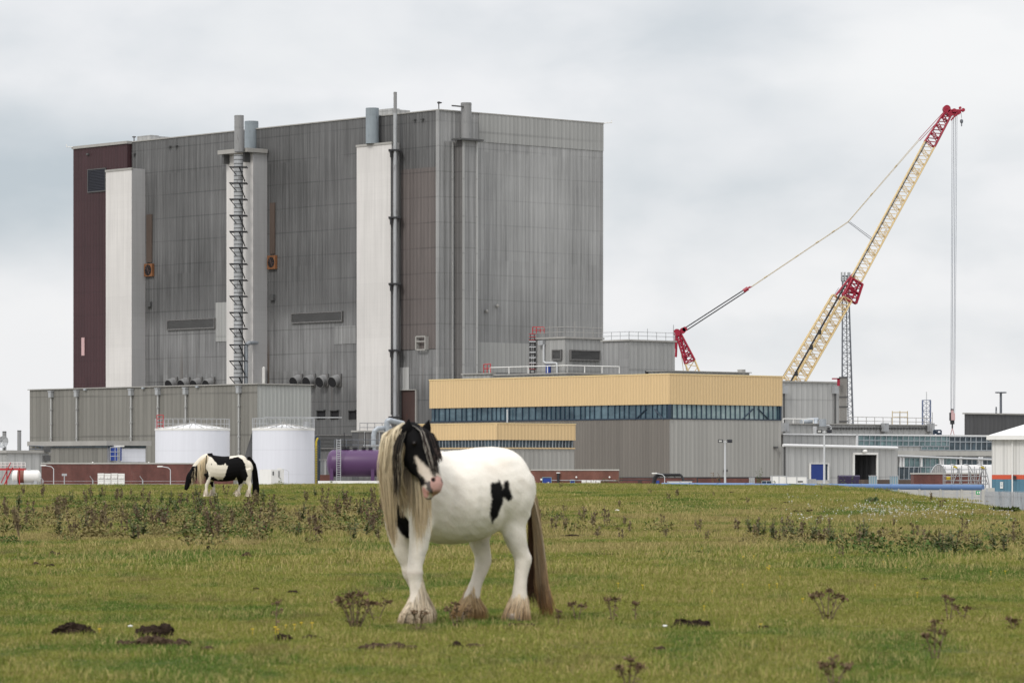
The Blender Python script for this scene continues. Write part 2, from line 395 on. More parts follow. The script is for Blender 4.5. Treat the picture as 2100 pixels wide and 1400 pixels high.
def lattice(mb, p0, p1, side, dep, w0, w1, nseg, r=.1, rd=.06, d0=None, d1=None):
    """four-chord lattice between two points"""
    p0, p1 = Vector(p0), Vector(p1); d0 = w0 if d0 is None else d0; d1 = w1 if d1 is None else d1
    def Cn(t, k):
        w, d = (w0+(w1-w0)*t)/2, (d0+(d1-d0)*t)/2
        return p0.lerp(p1, t)+side*w*(1, 1, -1, -1)[k]+dep*d*(1, -1, -1, 1)[k]
    for k in range(4): mb.tube(Cn(0, k), Cn(1, k), r, n=5)
    for i in range(nseg):
        t0, t1 = i/nseg, (i+1)/nseg
        for k in range(4):
            j = (k+1) % 4
            if (i+k) % 2: mb.tube(Cn(t0, k), Cn(t1, j), rd, n=4, caps=False)
            else: mb.tube(Cn(t0, j), Cn(t1, k), rd, n=4, caps=False)
            if i % 2 == 0: mb.tube(Cn(t0, k), Cn(t0, j), rd, n=4, caps=False)
    for k in range(4): mb.tube(Cn(1, k), Cn(1, (k+1) % 4), rd, n=4, caps=False)
def railing(name, pts, h, t, mat='steel', step=1.6, r=.045, rails=2):
    mb = MB()
    for a, b in zip(pts[:-1], pts[1:]):
        a, b = Vector(a), Vector(b); n = max(1, int((b-a).length/step))
        for i in range(n+1):
            p = a.lerp(b, i/n); mb.tube(p, p+Vector((0, 0, h)), r, n=4)
        for k in range(rails): mb.tube(a+Vector((0, 0, h*(k+1)/rails)), b+Vector((0, 0, h*(k+1)/rails)), r, n=4)
    return build(name, mb, mat, t)
# ================================================================== terrain
def ss(a, b, x):
    t = np.clip((np.asarray(x, float)-a)/(b-a), 0, 1); return t*t*(3-2*t)
def und(x, y): return (.045*np.sin(x*.35+y*.052)*np.sin(y*.11+x*.07+1.0)*ss(45, 80, y)*(1-ss(150, 190, y))+np.sin(x*.21+1.3)*np.cos(y*.13+.4)*.03+np.sin(x*.9+y*.31)*.008+np.cos(x*.47-y*.6)*.010)
def gh(x, y):
    """field height: level where the near horse stands, rising to a crest 185 m out, then down to the works yard"""
    x = np.asarray(x, float); y = np.asarray(y, float)
    z = .41*ss(36, 182, y) + .05*np.sin(x*.11+2.0)*ss(60, 150, y)
    d_ = x-(13.1+(y-110)*.028); z = z - np.minimum(.145*np.where(d_ > 3, d_, 3*np.log1p(np.exp(np.clip(d_*2.2, -30, 20)))/6.6*1.0), 2.2)*ss(60, 105, y)
    z = z + und(x, y)*ss(0, 20, np.hypot(x, y-31)/1.0+4)
    z = z + .05*np.exp(-((y-27.0)/1.4)**2)*(1+.5*np.sin(x*.8))*.6
    w = ss(192, 236, y)
    return z*(1-w)+(ZG-.02)*w
def gz(x, y): return float(gh(x, y))
def on_ground(px, py):
    """where the sight line through a photo pixel meets the field"""
    Y = 14.0
    while Y < 200:
        x = (px-CX)/FPX*Y
        if HY-FPX*(gz(x, Y)-CZ)/Y <= py: break
        Y += .1 + Y*.001
    return Vector((x, Y, gz(x, Y)))
ys = np.concatenate([np.arange(8, 60, .4), np.arange(60, 245, 1.2), np.array([260, 300, 400, 600, 900, 1500, 3000, 6000, 12000.])])
xs = np.concatenate([-np.array([9000, 3000, 1200, 500, 250, 130, 80, 55.]), np.arange(-42, 42.1, .75), np.array([55, 80, 130, 250, 500, 1200, 3000, 9000.])])
ys = np.concatenate([[-3000, -300, -40, 0], ys])
XX, YY = np.meshgrid(xs, ys); ZZ = gh(XX, YY)
vv = np.stack([XX.ravel(), YY.ravel(), ZZ.ravel()], 1); nx, ny = len(xs), len(ys)
ff = [(j*nx+i, j*nx+i+1, (j+1)*nx+i+1, (j+1)*nx+i) for j in range(ny-1) for i in range(nx-1)]
me = bpy.data.meshes.new('field'); me.from_pydata(vv.tolist(), [], ff); shade(me)
def turf_color(t, straw_bias=0.0):
    """field colour that belongs to the place: lush, yellowed and brown patches"""
    P = nd(t, 'ShaderNodeNewGeometry').outputs['Position']
    s = nd(t, 'ShaderNodeSeparateXYZ', {0: P})
    v = nd(t, 'ShaderNodeVectorMath', {0: P, 1: (1, .45, 0)}, operation='MULTIPLY').outputs[0]
    a = nz(t, v, .30, 5, .6); b = nz(t, v, 1.3, 4, .6); c = nz(t, v, .09, 3, .5)
    f = mth(t, 'ADD', mth(t, 'MULTIPLY', a, .5), mth(t, 'ADD', mth(t, 'MULTIPLY', b, .28), mth(t, 'MULTIPLY', c, .22)))
    lush = sstep(t, f, .51, .43)
    dry = sstep(t, f, .50, .58)
    # a withered strip crosses the field between 55 and 110 m
    strip = mth(t, 'MULTIPLY', sstep(t, s.outputs[1], 48, 62), sstep(t, s.outputs[1], 88, 125, 1.0, 0.0))
    strip = mth(t, 'MULTIPLY', strip, sstep(t, a, .40, .56))
    return lush, dry, strip
m, t, b = newmat('turf_soil')
lush, dry, strip = turf_color(t)
c = mixc(t, lush, (.122, .118, .032), (.062, .092, .020))
c = mixc(t, mth(t, 'MULTIPLY', dry, .55), c, (.155, .125, .05))
c = mixc(t, mth(t, 'MULTIPLY', strip, .6), c, (.11, .078, .042))
P = nd(t, 'ShaderNodeNewGeometry').outputs['Position']
c = mixc(t, sstep(t, nz(t, P, 3.2, 5, .65), .60, .70, 0, .7), c, (.075, .052, .034))
setc(t, b, c, .95, 0, .1)
bump(t, b, nz(t, P, 9, 4, .7), .06)
m2, t, b = newmat('gravel')
P = nd(t, 'ShaderNodeNewGeometry').outputs['Position']
setc(t, b, scl(t, (.30, .29, .26), sstep(t, nz(t, P, .4, 6, .7), .3, .7, .7, 1.2)), .9)
me.materials.append(m)
fo = bpy.data.objects.new('field', me); COL.objects.link(fo); tag(fo, 'rough pasture rising gently to a low crest', kind='structure')
mb = MB(); mb.face([(-900, 238, ZG+.01), (900, 238, ZG+.01), (900, 1300, ZG+.01), (-900, 1300, ZG+.01)])
tag(build('yard', mb, 'gravel'), 'pale concrete works yard behind the field', kind='structure')

# ================================================================== reactor hall
B = Block(900, 620, 226, 163, 1237)
rx = thing('reactor_building', 'huge windowless grey clad reactor hall with white shafts and roof flues', 'power station', B.base())
w_, T = B.ring('wall', rx, 'clad_left', 'clad_right'); build('roof', T, 'roof_grey', rx)
build('coping', B.coping(.16, .15), 'trim_pale', rx)
FL, FR = B.L, B.Rt
zt = B.zt
# maroon end bay, proud of the grey wall
mb = MB(); a0, a1 = FL.s(270.5), B.tl+.5
mb.box(FL.O, FL.d, FL.n, a0, a1, 0.02, 1.0, ZG, zt-.3)
build('end_bay', mb, 'clad_maroon', rx, label='maroon clad end bay')
mb = MB(); mb.box(FL.O, FL.d, FL.n, a0-.15, a1+.2, -.2, 1.25, zt-.3, zt+.18); build('coping', mb, 'trim_pale', rx)
F2 = Face(FL.p2(0, 1.0), FL.d, FL.n)
louvre(F2, 182, 217, 348, 392, 14, rx, 'louvre_dark', .2)
mb = MB(); F2.box(mb, 168, 174, 692, 729, 0.02, .12); build('panel', mb, 'pink_steel', rx, label='small faded pink panel')
# corner capping strips
mb = MB(); mb.box(FL.O, FL.d, FL.n, -.18, .55, .02, .18, ZG, zt); build('corner_flashing', mb, 'clad_right', rx)
# upper band on right wall and other panels with their own colour
mb = MB(); FR.box(mb, 980, 1100, 703, 764, .02, .10); build('panel', mb, 'grey_clad', rx)
mb = MB(); zb_ = FR.z(1000, 292); mb.box(FR.O, FR.d, FR.n, FR.s(982), B.tr, .02, .09, zb_, zt-.02); build('panel', mb, 'grey_clad', rx, label='cooler grey top course of cladding')
mb = MB(); FL.box(mb, 823, 897, 345, 716, .02, .09); build('panel', mb, 'clad_brown', rx, label='brown tinged cladding near the corner')
mb = MB(); FL.box(mb, 443, 466, 620, 700, .02, .10); build('panel', mb, 'grey_clad', rx)
mb = MB(); FL.box(mb, 820, 839.5, 753, 799, .02, .12); build('panel', mb, 'grey_light', rx)
mb = MB(); FL.box(mb, 685, 731, 668, 705, .02, .08); build('panel', mb, 'clad_pier', rx)
# shafts
def shaft(wallpx, cornpx, leftpx, top, m_front, m_side, face=FL, name='shaft', other=-1):
    d, n = face.d, face.n
    lo, hi = 0.0, 30.0
    Wp = face.p2(face.s(wallpx))
    for _ in range(50):
        p = (lo+hi)/2; K = Wp+n*p; x = CX+FPX*K.x/K.y
        if (x > cornpx): lo = p
        else: hi = p
    K = Wp+n*p; f = Face(K, d, n)
    ztop = CZ+(HY-top)*K.y/FPX; w = f.s(leftpx)
    A, Bm, Cm = MB(), MB(), MB()
    def Q(a, b, z): q = K+d*a-n*b; return (q.x, q.y, z)
    A.face((Q(w, 0, ZG), Q(0, 0, ZG), Q(0, 0, ztop), Q(w, 0, ztop)), ((w, ZG), (0, ZG), (0, ztop), (w, ztop)))
    Bm.face((Q(0, 0, ZG), Q(0, p, ZG), Q(0, p, ztop), Q(0, 0, ztop)), ((0, ZG), (p, ZG), (p, ztop), (0, ztop)))
    Bm.face((Q(w, p, ZG), Q(w, 0, ZG), Q(w, 0, ztop), Q(w, p, ztop)), ((p, ZG), (0, ZG), (0, ztop), (p, ztop)))
    Cm.face((Q(0, 0, ztop), Q(0, p, ztop), Q(w, p, ztop), Q(w, 0, ztop)))
    o = build(name, A, m_front, rx); build('side_wall', Bm, m_side, o); build('cap', Cm, 'roof_grey', o)
    e = MB(); 
    for (u0, u1, v0, v1) in ((-.12, w+.12, -.12, .12), ):
        e.box(K, d, n, u0, u1, -.12, .12, ztop-.25, ztop+.1)
    build('edge_trim', e, 'trim_pale', o)
    return f, p, w, ztop, Face(K, dA if face is FL else dB, -dB if face is FL else -dA)
S1 = shaft(298, 270, 217, 345, 'shaft_white', 'shaft_white_shaded')
S2 = shaft(548, 519, 464.5, 313, 'shaft_white', 'shaft_white_shaded')
S3 = shaft(819, 803, 731.5, 292, 'shaft_white', 'shaft_white_shaded')
# pier on the right wall
def pier():
    f = FR; lo, hi = 0, 30
    Wp = f.p2(f.s(932))
    for _ in range(50):
        p = (lo+hi)/2; K = Wp+f.n*p; x = CX+FPX*K.x/K.y
        if x < 950: lo = p
        else: hi = p
    K = Wp+f.n*p; g = Face(K, f.d, f.n); w = g.s(978); zz = CZ+(HY-288)*K.y/FPX
    A, Bm = MB(), MB()
    def Q(a, b, z): q = K+f.d*a-f.n*b; return (q.x, q.y, z)
    A.face((Q(0, 0, ZG), Q(w, 0, ZG), Q(w, 0, zz), Q(0, 0, zz)), ((0, ZG), (w, ZG), (w, zz), (0, zz)))
    A.face((Q(0, 0, zz), Q(w, 0, zz), Q(w, p, zz), Q(0, p, zz)))
    Bm.face((Q(0, p, ZG), Q(0, 0, ZG), Q(0, 0, zz), Q(0, p, zz)), ((p, ZG), (0, ZG), (0, zz), (p, zz)))
    Bm.face((Q(w, 0, ZG), Q(w, p, ZG), Q(w, p, zz), Q(w, 0, zz)), ((0, ZG), (p, ZG), (p, zz), (0, zz)))
    o = build('pier', A, 'clad_pier', rx); build('side_wall', Bm, 'clad_pier_dark', o)
    e = MB(); e.box(K, f.d, f.n, -.15, .2, -.05, .12, ZG, zz); e.box(K, f.d, f.n, w-.2, w+.1, -.05, .12, ZG, zz); build('edge_trim', e, 'grey_light', o)
    return g, p, w, zz
PR = pier()
mb = MB(); q0 = PR[0]
mb.box(q0.O, q0.d, q0.n, -1.2, PR[2]+.8, -1.5, .8, PR[3]+.02, PR[3]+.3)
build('platform', mb, 'trim_dark', rx)
mb = MB(); mb.box(q0.O, q0.d, q0.n, -2.0, .5, -.6, -.3, PR[3]+5.4, PR[3]+5.6); build('bracket', mb, 'trim_dark', rx)
# left strip of right wall beside the corner, darker with drips
mb = MB(); mb.box(FR.O, FR.d, FR.n, 1.2, FR.s(931), .02, .10, ZG, FR.z(915, 290)); build('panel', mb, 'clad_pier', rx)
mb = MB(); mb.box(FR.O, FR.d, FR.n, FR.s(926), FR.s(928), .10, .25, ZG, FR.z(915, 290)); build('corner_flashing', mb, 'grey_light', rx)
# flues
def flue(px0, px1, top, bot, Y, mat, ring=0, name='flue', n=20, parent=rx, rr=1.06):
    c0, c1 = pt((px0+px1)/2, bot, Y), pt((px0+px1)/2, top, Y); r = (px1-px0)/2*Y/FPX
    mb = MB(); mb.tube(c0, c1, r, n=n, caps=False)
    o = build(name, mb, mat, parent, smooth=True)
    m2 = MB(); m2.tube(c1-Vector((0, 0, 1.2)), c1-Vector((0, 0, 1.19)), r*.98, n=n); build('flue_cap', m2, 'void', o)
    if ring:
        m3 = MB(); z = c0.z+ring
        while z < c1.z-.1: m3.tube((c0.x, c0.y, z-.07), (c0.x, c0.y, z+.07), r*rr, n=n); z += ring
        m3.tube((c1.x, c1.y, c1.z-.2), (c1.x, c1.y, c1.z-.16), r*rr, n=n, caps=False)
        build('ring', m3, 'trim_dark' if ring < 2 else mat, o)
    return o, c0, r
Y2 = S2[0].O.y
flue(480.5, 500, 237, 312, Y2-1.2, 'stack_grey', 4.2, 'flue', rr=1.03)
o, c0, r = flue(479.5, 498.5, 318, 790, Y2-1.6, 'steel', .68, 'flue', rr=1.015)
flue(501.5, 530, 249, 312, Y2+5, 'stack_blue', 2.4, 'flue', rr=1.01)
Y3 = S3[0].O.y
flue(750, 777, 222, 295, Y3+4, 'stack_blue', 2.4, 'flue', rr=1.01)
flue(945, 967, 211, 286, PR[0].O.y+1.3, 'stack_grey', 2.8, 'flue', rr=1.03)
# platform of shaft 2
f = S2[0]; zz = S2[3]
mb = MB(); mb.box(f.O, f.d, f.n, -.5, S2[2]+.3, -S2[1]+.3, 1.7, zz+.02, zz+.7); o = build('platform', mb, 'trim_pale', rx)
mb = MB()
for s_ in (1.0, S2[2]-.6): mb.box(f.O, f.d, f.n, s_-.25, s_+.25, .02, 1.2, zz-1.6, zz+.02)
build('bracket', mb, 'trim_dark', o)
# brackets up the ribbed flue
ctr = c0
for k in range(14):
    z = CZ+(HY-(345+k*33))*(Y2)/FPX
    mb = MB(); w = 2.1
    a = Vector((ctr.x-r-.5, ctr.y, z)); e = Vector((ctr.x+w+.2, ctr.y, z))
    q = S2[0].p2(S2[0].s(505))
    for y_ in (-1.7, 1.0):
        mb.tube((ctr.x-r-.6, ctr.y+y_, z), (ctr.x+r+.7, ctr.y+y_, z), .09, n=4)
    mb.tube((ctr.x-r-.6, ctr.y-1.7, z), (ctr.x-r-.6, ctr.y+1.2, z), .09, n=4)
    mb.tube((ctr.x+r+.7, ctr.y-1.7, z), (ctr.x+r+.7, ctr.y+1.2, z), .09, n=4)
    mb.tube((ctr.x-r-.6, ctr.y-1.7, z), (ctr.x-r*.4, ctr.y-.9, z-1.3), .08, n=4)
    mb.tube((ctr.x+.3, ctr.y-1.75, z), (ctr.x+r+.3, ctr.y+.2, z-2.4), .10, n=4)
    mb.tube((ctr.x+r*.2, ctr.y-1.75, z), (ctr.x+r+.3, ctr.y+.2, z-2.2), .06, n=4)
    build('bracket', mb, 'black_steel', rx)
# thin tall flue beside shaft 3
g = S3[4]; q = g.P(810, 300, 1.0); Yt = q.y
flue(806.5, 814.5, 232, 862, Yt, 'steel', 3.4, 'flue', n=12)
flue(807, 814, 189, 234, Yt, 'stack_grey', 6, 'flue', n=12)
for yy in (308, 446, 582, 718, 855):
    mb = MB(); c = pt(810.5, yy, Yt)
    mb.box((c.x, c.y), (1, 0), (0, -1), -1.1, .9, -1.4, .5, c.z-.15, c.z+.12); mb.box((c.x, c.y), (1, 0), (0, -1), -.85, -.6, -1, .4, c.z-1.1, c.z+.05)
    build('bracket', mb, 'black_steel', rx)
mb = MB(); c = pt(802.5, 310, Yt+.3); d_ = pt(802.5, 850, Yt+.3); mb.tube(c, d_, .13, n=5)
c = pt(818, 310, Yt+.3); d_ = pt(818, 850, Yt+.3); mb.tube(c, d_, .16, n=5); build('cable_run', mb, 'trim_dark', rx)
# roof boxes
for (p0, p1, y0, y1, back) in ((309, 346, 277, 296, 20), (804, 840, 222, 240, 20)):
    q = FL.p2(FL.s((p0+p1)/2), -6.0); Y = q.y; a = pt(p0, y1, Y); e = pt(p1, y0, Y)
    mb = MB(); w = e.x-a.x
    mb.box((a.x, a.y), dA, -dB, 0, w*.42/dA.x, -4, 0, a.z-1, e.z); mb.box((a.x+w*.42, a.y+1.5), dA, -dB, 0, w*.58/dA.x, -4, 0, a.z-1, e.z-.1)
    build('plant_box', mb, 'grey_light', rx)
# louvres
louvre(FL, 346, 441.5, 656, 673, 8, rx); louvre(FL, 601, 703, 642, 659, 8, rx)
louvre(FL, 647, 729, 893, 918, 9, rx, 'louvre')
# round fan openings with rusty surrounds and ducts above
for (p0, p1, y0, y1, s0, s1, st) in ((300, 316.5, 541, 567, 302, 313, 440), (552.5, 569, 524, 552, 555, 565, 416)):
    a = FL.s(p1); e = FL.s(p0); m_ = (p0+p1)/2; z0, z1 = FL.z(m_, y1), FL.z(m_, y0)
    mb = MB(); mb.box(FL.O, FL.d, FL.n, a, e, .02, .5, z0, z1); o = build('fan_housing', mb, 'rusty', rx)
    mb = MB(); c = FL.p2((a+e)/2, .5); rr = (e-a)*.40
    pts = [Vector((c.x+FL.d.x*math.cos(k*math.pi/10)*rr+FL.n.x*.03, c.y+FL.d.y*math.cos(k*math.pi/10)*rr+FL.n.y*.03, (z0+z1)/2+math.sin(k*math.pi/10)*rr*1.02)) for k in range(20)]
    mb.face(pts); build('fan_opening', mb, 'void', o)
    mb = MB()
    for k in range(4):
        an = math.pi*k/4+.3
        for sg in (1, -1):
            cs, sn = math.cos(an)*sg, math.sin(an)*sg
            mb.tube(Vector((c.x+FL.n.x*.06, c.y+FL.n.y*.06, (z0+z1)/2)), Vector((c.x+FL.d.x*cs*rr*.9+FL.n.x*.06, c.y+FL.d.y*cs*rr*.9+FL.n.y*.06, (z0+z1)/2+sn*rr*.9)), .07, n=4)
    build('fan_blades', mb, 'brown_door', o)
    mb = MB(); FL.box(mb, s0, s1, st, y0-3, .02, .22); build('rust_streak_duct', mb, 'rust_pale', rx)
    mb = MB(); FL.box(mb, m_-4, m_+4, 604 if m_ > 500 else 619, 616 if m_ > 500 else 629, .02, .5); build('vent', mb, 'trim_dark', rx)
for (px, py) in ((350, 301), (363, 300), (852, 246), (868, 245), (191, 317), (277, 316)):
    mb = MB(); FL.box(mb, px-2, px+2, py-1.5, py+1.5, 1.0 if px < 200 else .02, 1.35 if px < 200 else .5); build('floodlight', mb, 'trim_dark', rx)
# intake cowls
def cowl(px, py, w):
    c = FL.P(px, py, 0); h = w*FL.p2(FL.s(px)).y/FPX/2
    n3 = Vector((FL.n.x, FL.n.y, 0)); d3 = Vector((-.62, -.72, -.30)).normalized()
    mb = MB(); e = c+n3*.2+d3*h*1.5
    mb.tube(c+Vector((0, 0, .15))-d3*.3, e, h*1.0, h*1.12, n=18); o = build('cowl', mb, 'stack_grey', rx, smooth=False)
    m2 = MB(); m2.tube(e, e+d3*.06, h*1.02, n=18); build('cowl_mouth', m2, 'void', o)
    m3 = MB(); m3.box((c.x, c.y), FL.d, FL.n, -h*1.2, h*.8, .02, .3, c.z-h*1.2, c.z+h*1.2); build('mounting', m3, 'clad_pier_dark', o)
for k in range(4): cowl(614+k*26.5, 779, 21)
for k in range(4): cowl(358+k*25.5, 785, 20)
# windows low on the wall, door recess, hatch frame
for (p0, p1) in ((653, 667), (681, 694.5), (718.5, 731)):
    mb = MB(); FL.box(mb, p0, p1, 842, 859, .02, .12); o = build('window', mb, 'void', rx)
    mb = MB(); FL.box(mb, p0-1, p1+1, 840, 842, .02, .5); FL.box(mb, p0-1, p0, 842, 860, .02, .4); build('window_hood', mb, 'trim_dark', o)
mb = MB(); FL.box(mb, 824.5, 855, 800, 895, .02, .10); o = build('loading_door', mb, 'brown_door', rx)
mb = MB(); FL.box(mb, 823.5, 856, 798.5, 800, .02, .4); FL.box(mb, 855, 856.2, 800, 890, .02, .4); build('door_frame', mb, 'trim_pale', o)
mb = MB(); zc = [FL.z(869, y) for y in (690, 700, 717)]; sa, sb = FL.s(879), FL.s(860)
for s_ in (sa, sb): mb.box(FL.O, FL.d, FL.n, s_-.12, s_+.12, .02, .8, zc[2], zc[0])
for z in zc: mb.box(FL.O, FL.d, FL.n, sa, sb, .5, .75, z-.1, z+.1)
build('hatch_frame', mb, 'trim_pale', rx)
# elbow duct beside shaft 2
mb = MB(); Yd = Y2-.8
pts = [pt(504.5, 790, Yd), pt(504.5, 712, Yd), pt(506, 706, Yd), pt(511, 703, Yd), pt(547, 702, Yd+4)]
mb.path(pts, .36, 10)
for q in pts[1:-1]: mb.ball(q, .37, 10)
build('duct', mb, 'galv', rx, smooth=True)
mb = MB(); mb.tube(pt(544, 703, Yd+5), pt(544, 790, Yd+5), .45, n=10); build('duct', mb, 'stack_grey', rx, smooth=True)
mb = MB(); mb.tube(pt(541, 755, Yd+2), pt(541, 790, Yd+2), .3, n=8); mb.ball(pt(541, 755, Yd+2), .3); build('vent_pipe', mb, 'white_paint', rx)
# wind vane arms at the roof ends
mb = MB(); e = FL.p2(B.tl+.3, 1.2); mb.tube((e.x, e.y, zt+.1), (e.x-1.2, e.y, zt+.1), .07, n=4); mb.tube((e.x-1.2, e.y, zt+.1), (e.x-1.2, e.y, zt+.6), .06, n=4)
build('roof_arm', mb, 'white_paint', rx)
mb = MB(); e = FR.p2(B.tr, .3); mb.tube((e.x, e.y, zt+.1), (e.x+1.3, e.y, zt+.2), .08, n=4); mb.tube((e.x+1.2, e.y, zt+.1), (e.x+1.2, e.y, zt+.6), .06, n=4)
build('roof_arm', mb, 'white_paint', rx)
mb = MB(); mb.tube((B.C.x, B.C.y, zt+.2), (B.C.x, B.C.y, zt+1.1), .1, n=5); mb.ball((B.C.x, B.C.y, zt+1.2), .3, 6, (1, 1, .7)); build('roof_lamp', mb, 'trim_dark', rx)
q = FL.p2(FL.s(275), 0); mb = MB(); mb.tube((q.x, q.y, zt), (q.x, q.y, zt+1.0), .1, n=5); mb.ball((q.x, q.y, zt+.9), .25, 6, (1.6, 1, .6)); build('roof_lamp', mb, 'trim_dark', rx)
mb = MB(); 
for (px, py) in ((998, 638), (1020, 627)): mb.ball(FR.P(px, py, .3), .3, 6)
build('floodlight', mb, 'trim_pale', rx)
# bird over the corner
c = pt(902, 211, 600); mb = MB()
mb.ball(c, .22, 8, (1.6, .7, .6)); mb.face([c+Vector((-.1, 0, .08)), c+Vector((.1, 0, .08)), c+Vector((-.75, -.1, .15))]); mb.face([c+Vector((-.1, 0, .08)), c+Vector((.2, 0, .08)), c+Vector((.75, .1, .1))])
mb.face([c+Vector((.2, -.08, 0)), c+Vector((.2, .08, 0)), c+Vector((.6, 0, .02))])
tag(build('bird', mb, 'black_steel', loc=c), 'small dark bird flying just above the tall building corner', 'bird')

# ================================================================== low annex in front on the left
A = Block(528, 545, 787.5, 61, 638)
an = simple_block('turbine_annex', 'long low grey clad annex with six downpipes below the reactor hall', 'building', A, 'annex', 'annex_side', ch=.12)
for px in (108, 160.5, 272, 327, 384, 493):
    c = A.L.p2(A.L.s(px), .3); zz = A.zt-1.1
    mb = MB(); mb.tube((c.x, c.y, ZG), (c.x, c.y, zz), .15, n=6)
    for k in range(6): mb.tube((c.x, c.y, zz-2-k*2.2), (c.x, c.y, zz-1.8-k*2.2), .22, n=6)
    o = build('downpipe', mb, 'grey_light', an)
    mb = MB(); mb.box(c, A.L.d, A.L.n, -.32, .32, -.28, .3, zz-.1, zz+.75); mb.box(c, A.L.d, A.L.n, -.4, .4, -.28, .38, zz+.75, zz+.9); build('hopper', mb, 'steel', o)
for px in (177, 296, 407):
    mb = MB(); A.L.box(mb, px-2, px+2, 797-.024*(px-177), 800-.024*(px-177), .02, .4); build('floodlight', mb, 'galv', an)
# lean-to recess beside tank
mb = MB(); p = [pt(502, 935, 538), pt(517, 935, 536), pt(521, 878, 535.5), pt(517, 882, 536)]
mb.face([pt(502, 1000, 538), pt(519, 1000, 536), pt(519, 935, 536), pt(502, 935, 538)]); mb.face([pt(502, 935, 538), pt(519, 935, 536), pt(524, 882, 535.5), pt(518, 882, 536)])
build('lean_to', mb, 'grey_dark', an)
# canopy building in front left
Cb = Block(220, 470, 903.5, 66, 300)
cb = thing('canopy_building', 'low flat roofed grey office block with overhanging slab roof', 'building', Cb.base())
w_, T = Cb.ring('wall', cb, 'annex', 'grey_light', z1=Cb.zt-.6)
mb = MB()
mb.box(Cb.C-dA*.45-dB*.45, dB, -dA, 0, Cb.tl+.9, -(Cb.tr+.9), 0, Cb.zt-.58, Cb.zt); build('roof_slab', mb, 'trim_pale', cb)
mb = MB(); Cb.L.box(mb, 80, 219, 912, 918, .02, .06); Cb.Rt.box(mb, 221, 299, 912, 918, .02, .06); build('window_band', mb, 'glass_dark', cb)
mb = MB(); Cb.Rt.box(mb, 247, 297, 920, 947, .02, .10); build('door_panel', mb, 'tank_white', cb)
mb = MB(); Cb.Rt.box(mb, 225, 233.5, 917, 944, .02, 1.6); bx_ = build('stair_cabin', mb, 'blue_paint', cb, label='blue stair cabin')
mb = MB(); Cb.Rt.box(mb, 229, 236, 913, 916, .1, 1.9); build('cabin_roof', mb, 'white_paint', bx_)
q0, q1 = Cb.Rt.P(226, 944, 2.2), Cb.Rt.P(246, 944, 2.2)
railing('railing', [q0, q1], 1.6, cb, 'steel', .6, .04, 3)
mb = MB(); mb.tube(Cb.Rt.P(242, 917, 2), Cb.Rt.P(242, 950, 2), .08, n=4); mb.tube(Cb.Rt.P(245, 917, 2), Cb.Rt.P(245, 950, 2), .08, n=4)
for k in range(9): mb.tube(Cb.Rt.P(242, 918+k*3.5, 2), Cb.Rt.P(245, 918+k*3.5, 2), .05, n=4)
build('ladder', mb, 'steel', cb)
# left edge shed with flues and dish
Lb = Block(14, 455, 928, -80, 100)
lb = simple_block('plant_shed', 'pale grey single storey plant shed at the far left', 'shed', Lb, 'grey_clad', 'grey_light')
q0 = Lb.Rt.P(60, 927, 0); railing('railing', [q0, Lb.Rt.P(99, 929, 0)], .8, lb, 'tower_steel', .8, .05, 2)
mb = MB()
for k in range(5): mb.box(Lb.Rt.p2(Lb.Rt.s(88)), dA, -dB, 0, .7, .1, .6, ZG+.8+k*1.1, ZG+1.5+k*1.1)
build('duct', mb, 'trim_dark', lb)
for (px, top) in ((39.5, 882), (9, 884)):
    mb = MB(); mb.tube(pt(px, 928, 462), pt(px, top+2, 462), .24, n=10); o = build('flue', mb, 'stack_grey', lb, smooth=True)
    mb = MB(); mb.tube(pt(px, top+2, 462), pt(px, top, 462), .25, n=10); build('flue_cap', mb, 'trim_dark', o)
dd = thing('satellite_dish', 'round grey satellite dish on the plant shed roof', 'satellite dish', pt(9, 927, 458))
mb = MB(); c = pt(8, 907, 457); rr = .75; prev = None; nn = 18; ax = Vector((-.35, -.9, .25)).normalized(); u_ = ax.cross(Vector((0, 0, 1))).normalized(); w_ = ax.cross(u_)
rings = [[c+(u_*math.cos(2*math.pi*k/nn)+w_*math.sin(2*math.pi*k/nn))*rr*t_+ax*(.28*t_*t_) for k in range(nn)] for t_ in (.05, .35, .7, 1.0)]
for r0, r1 in zip(rings[:-1], rings[1:]):
    for k in range(nn): mb.face((r0[k], r0[(k+1) % nn], r1[(k+1) % nn], r1[k]))
build('reflector', mb, 'steel', dd)
mb = MB(); 
for k in range(0, nn, 3): mb.tube(rings[3][k], c+ax*.75, .02, n=4)
mb.ball(c+ax*.75, .08, 6); build('feed_horn', mb, 'trim_dark', dd)
mb = MB(); mb.tube(c, pt(9, 927, 458), .08, n=6); build('mast', mb, 'trim_dark', dd)

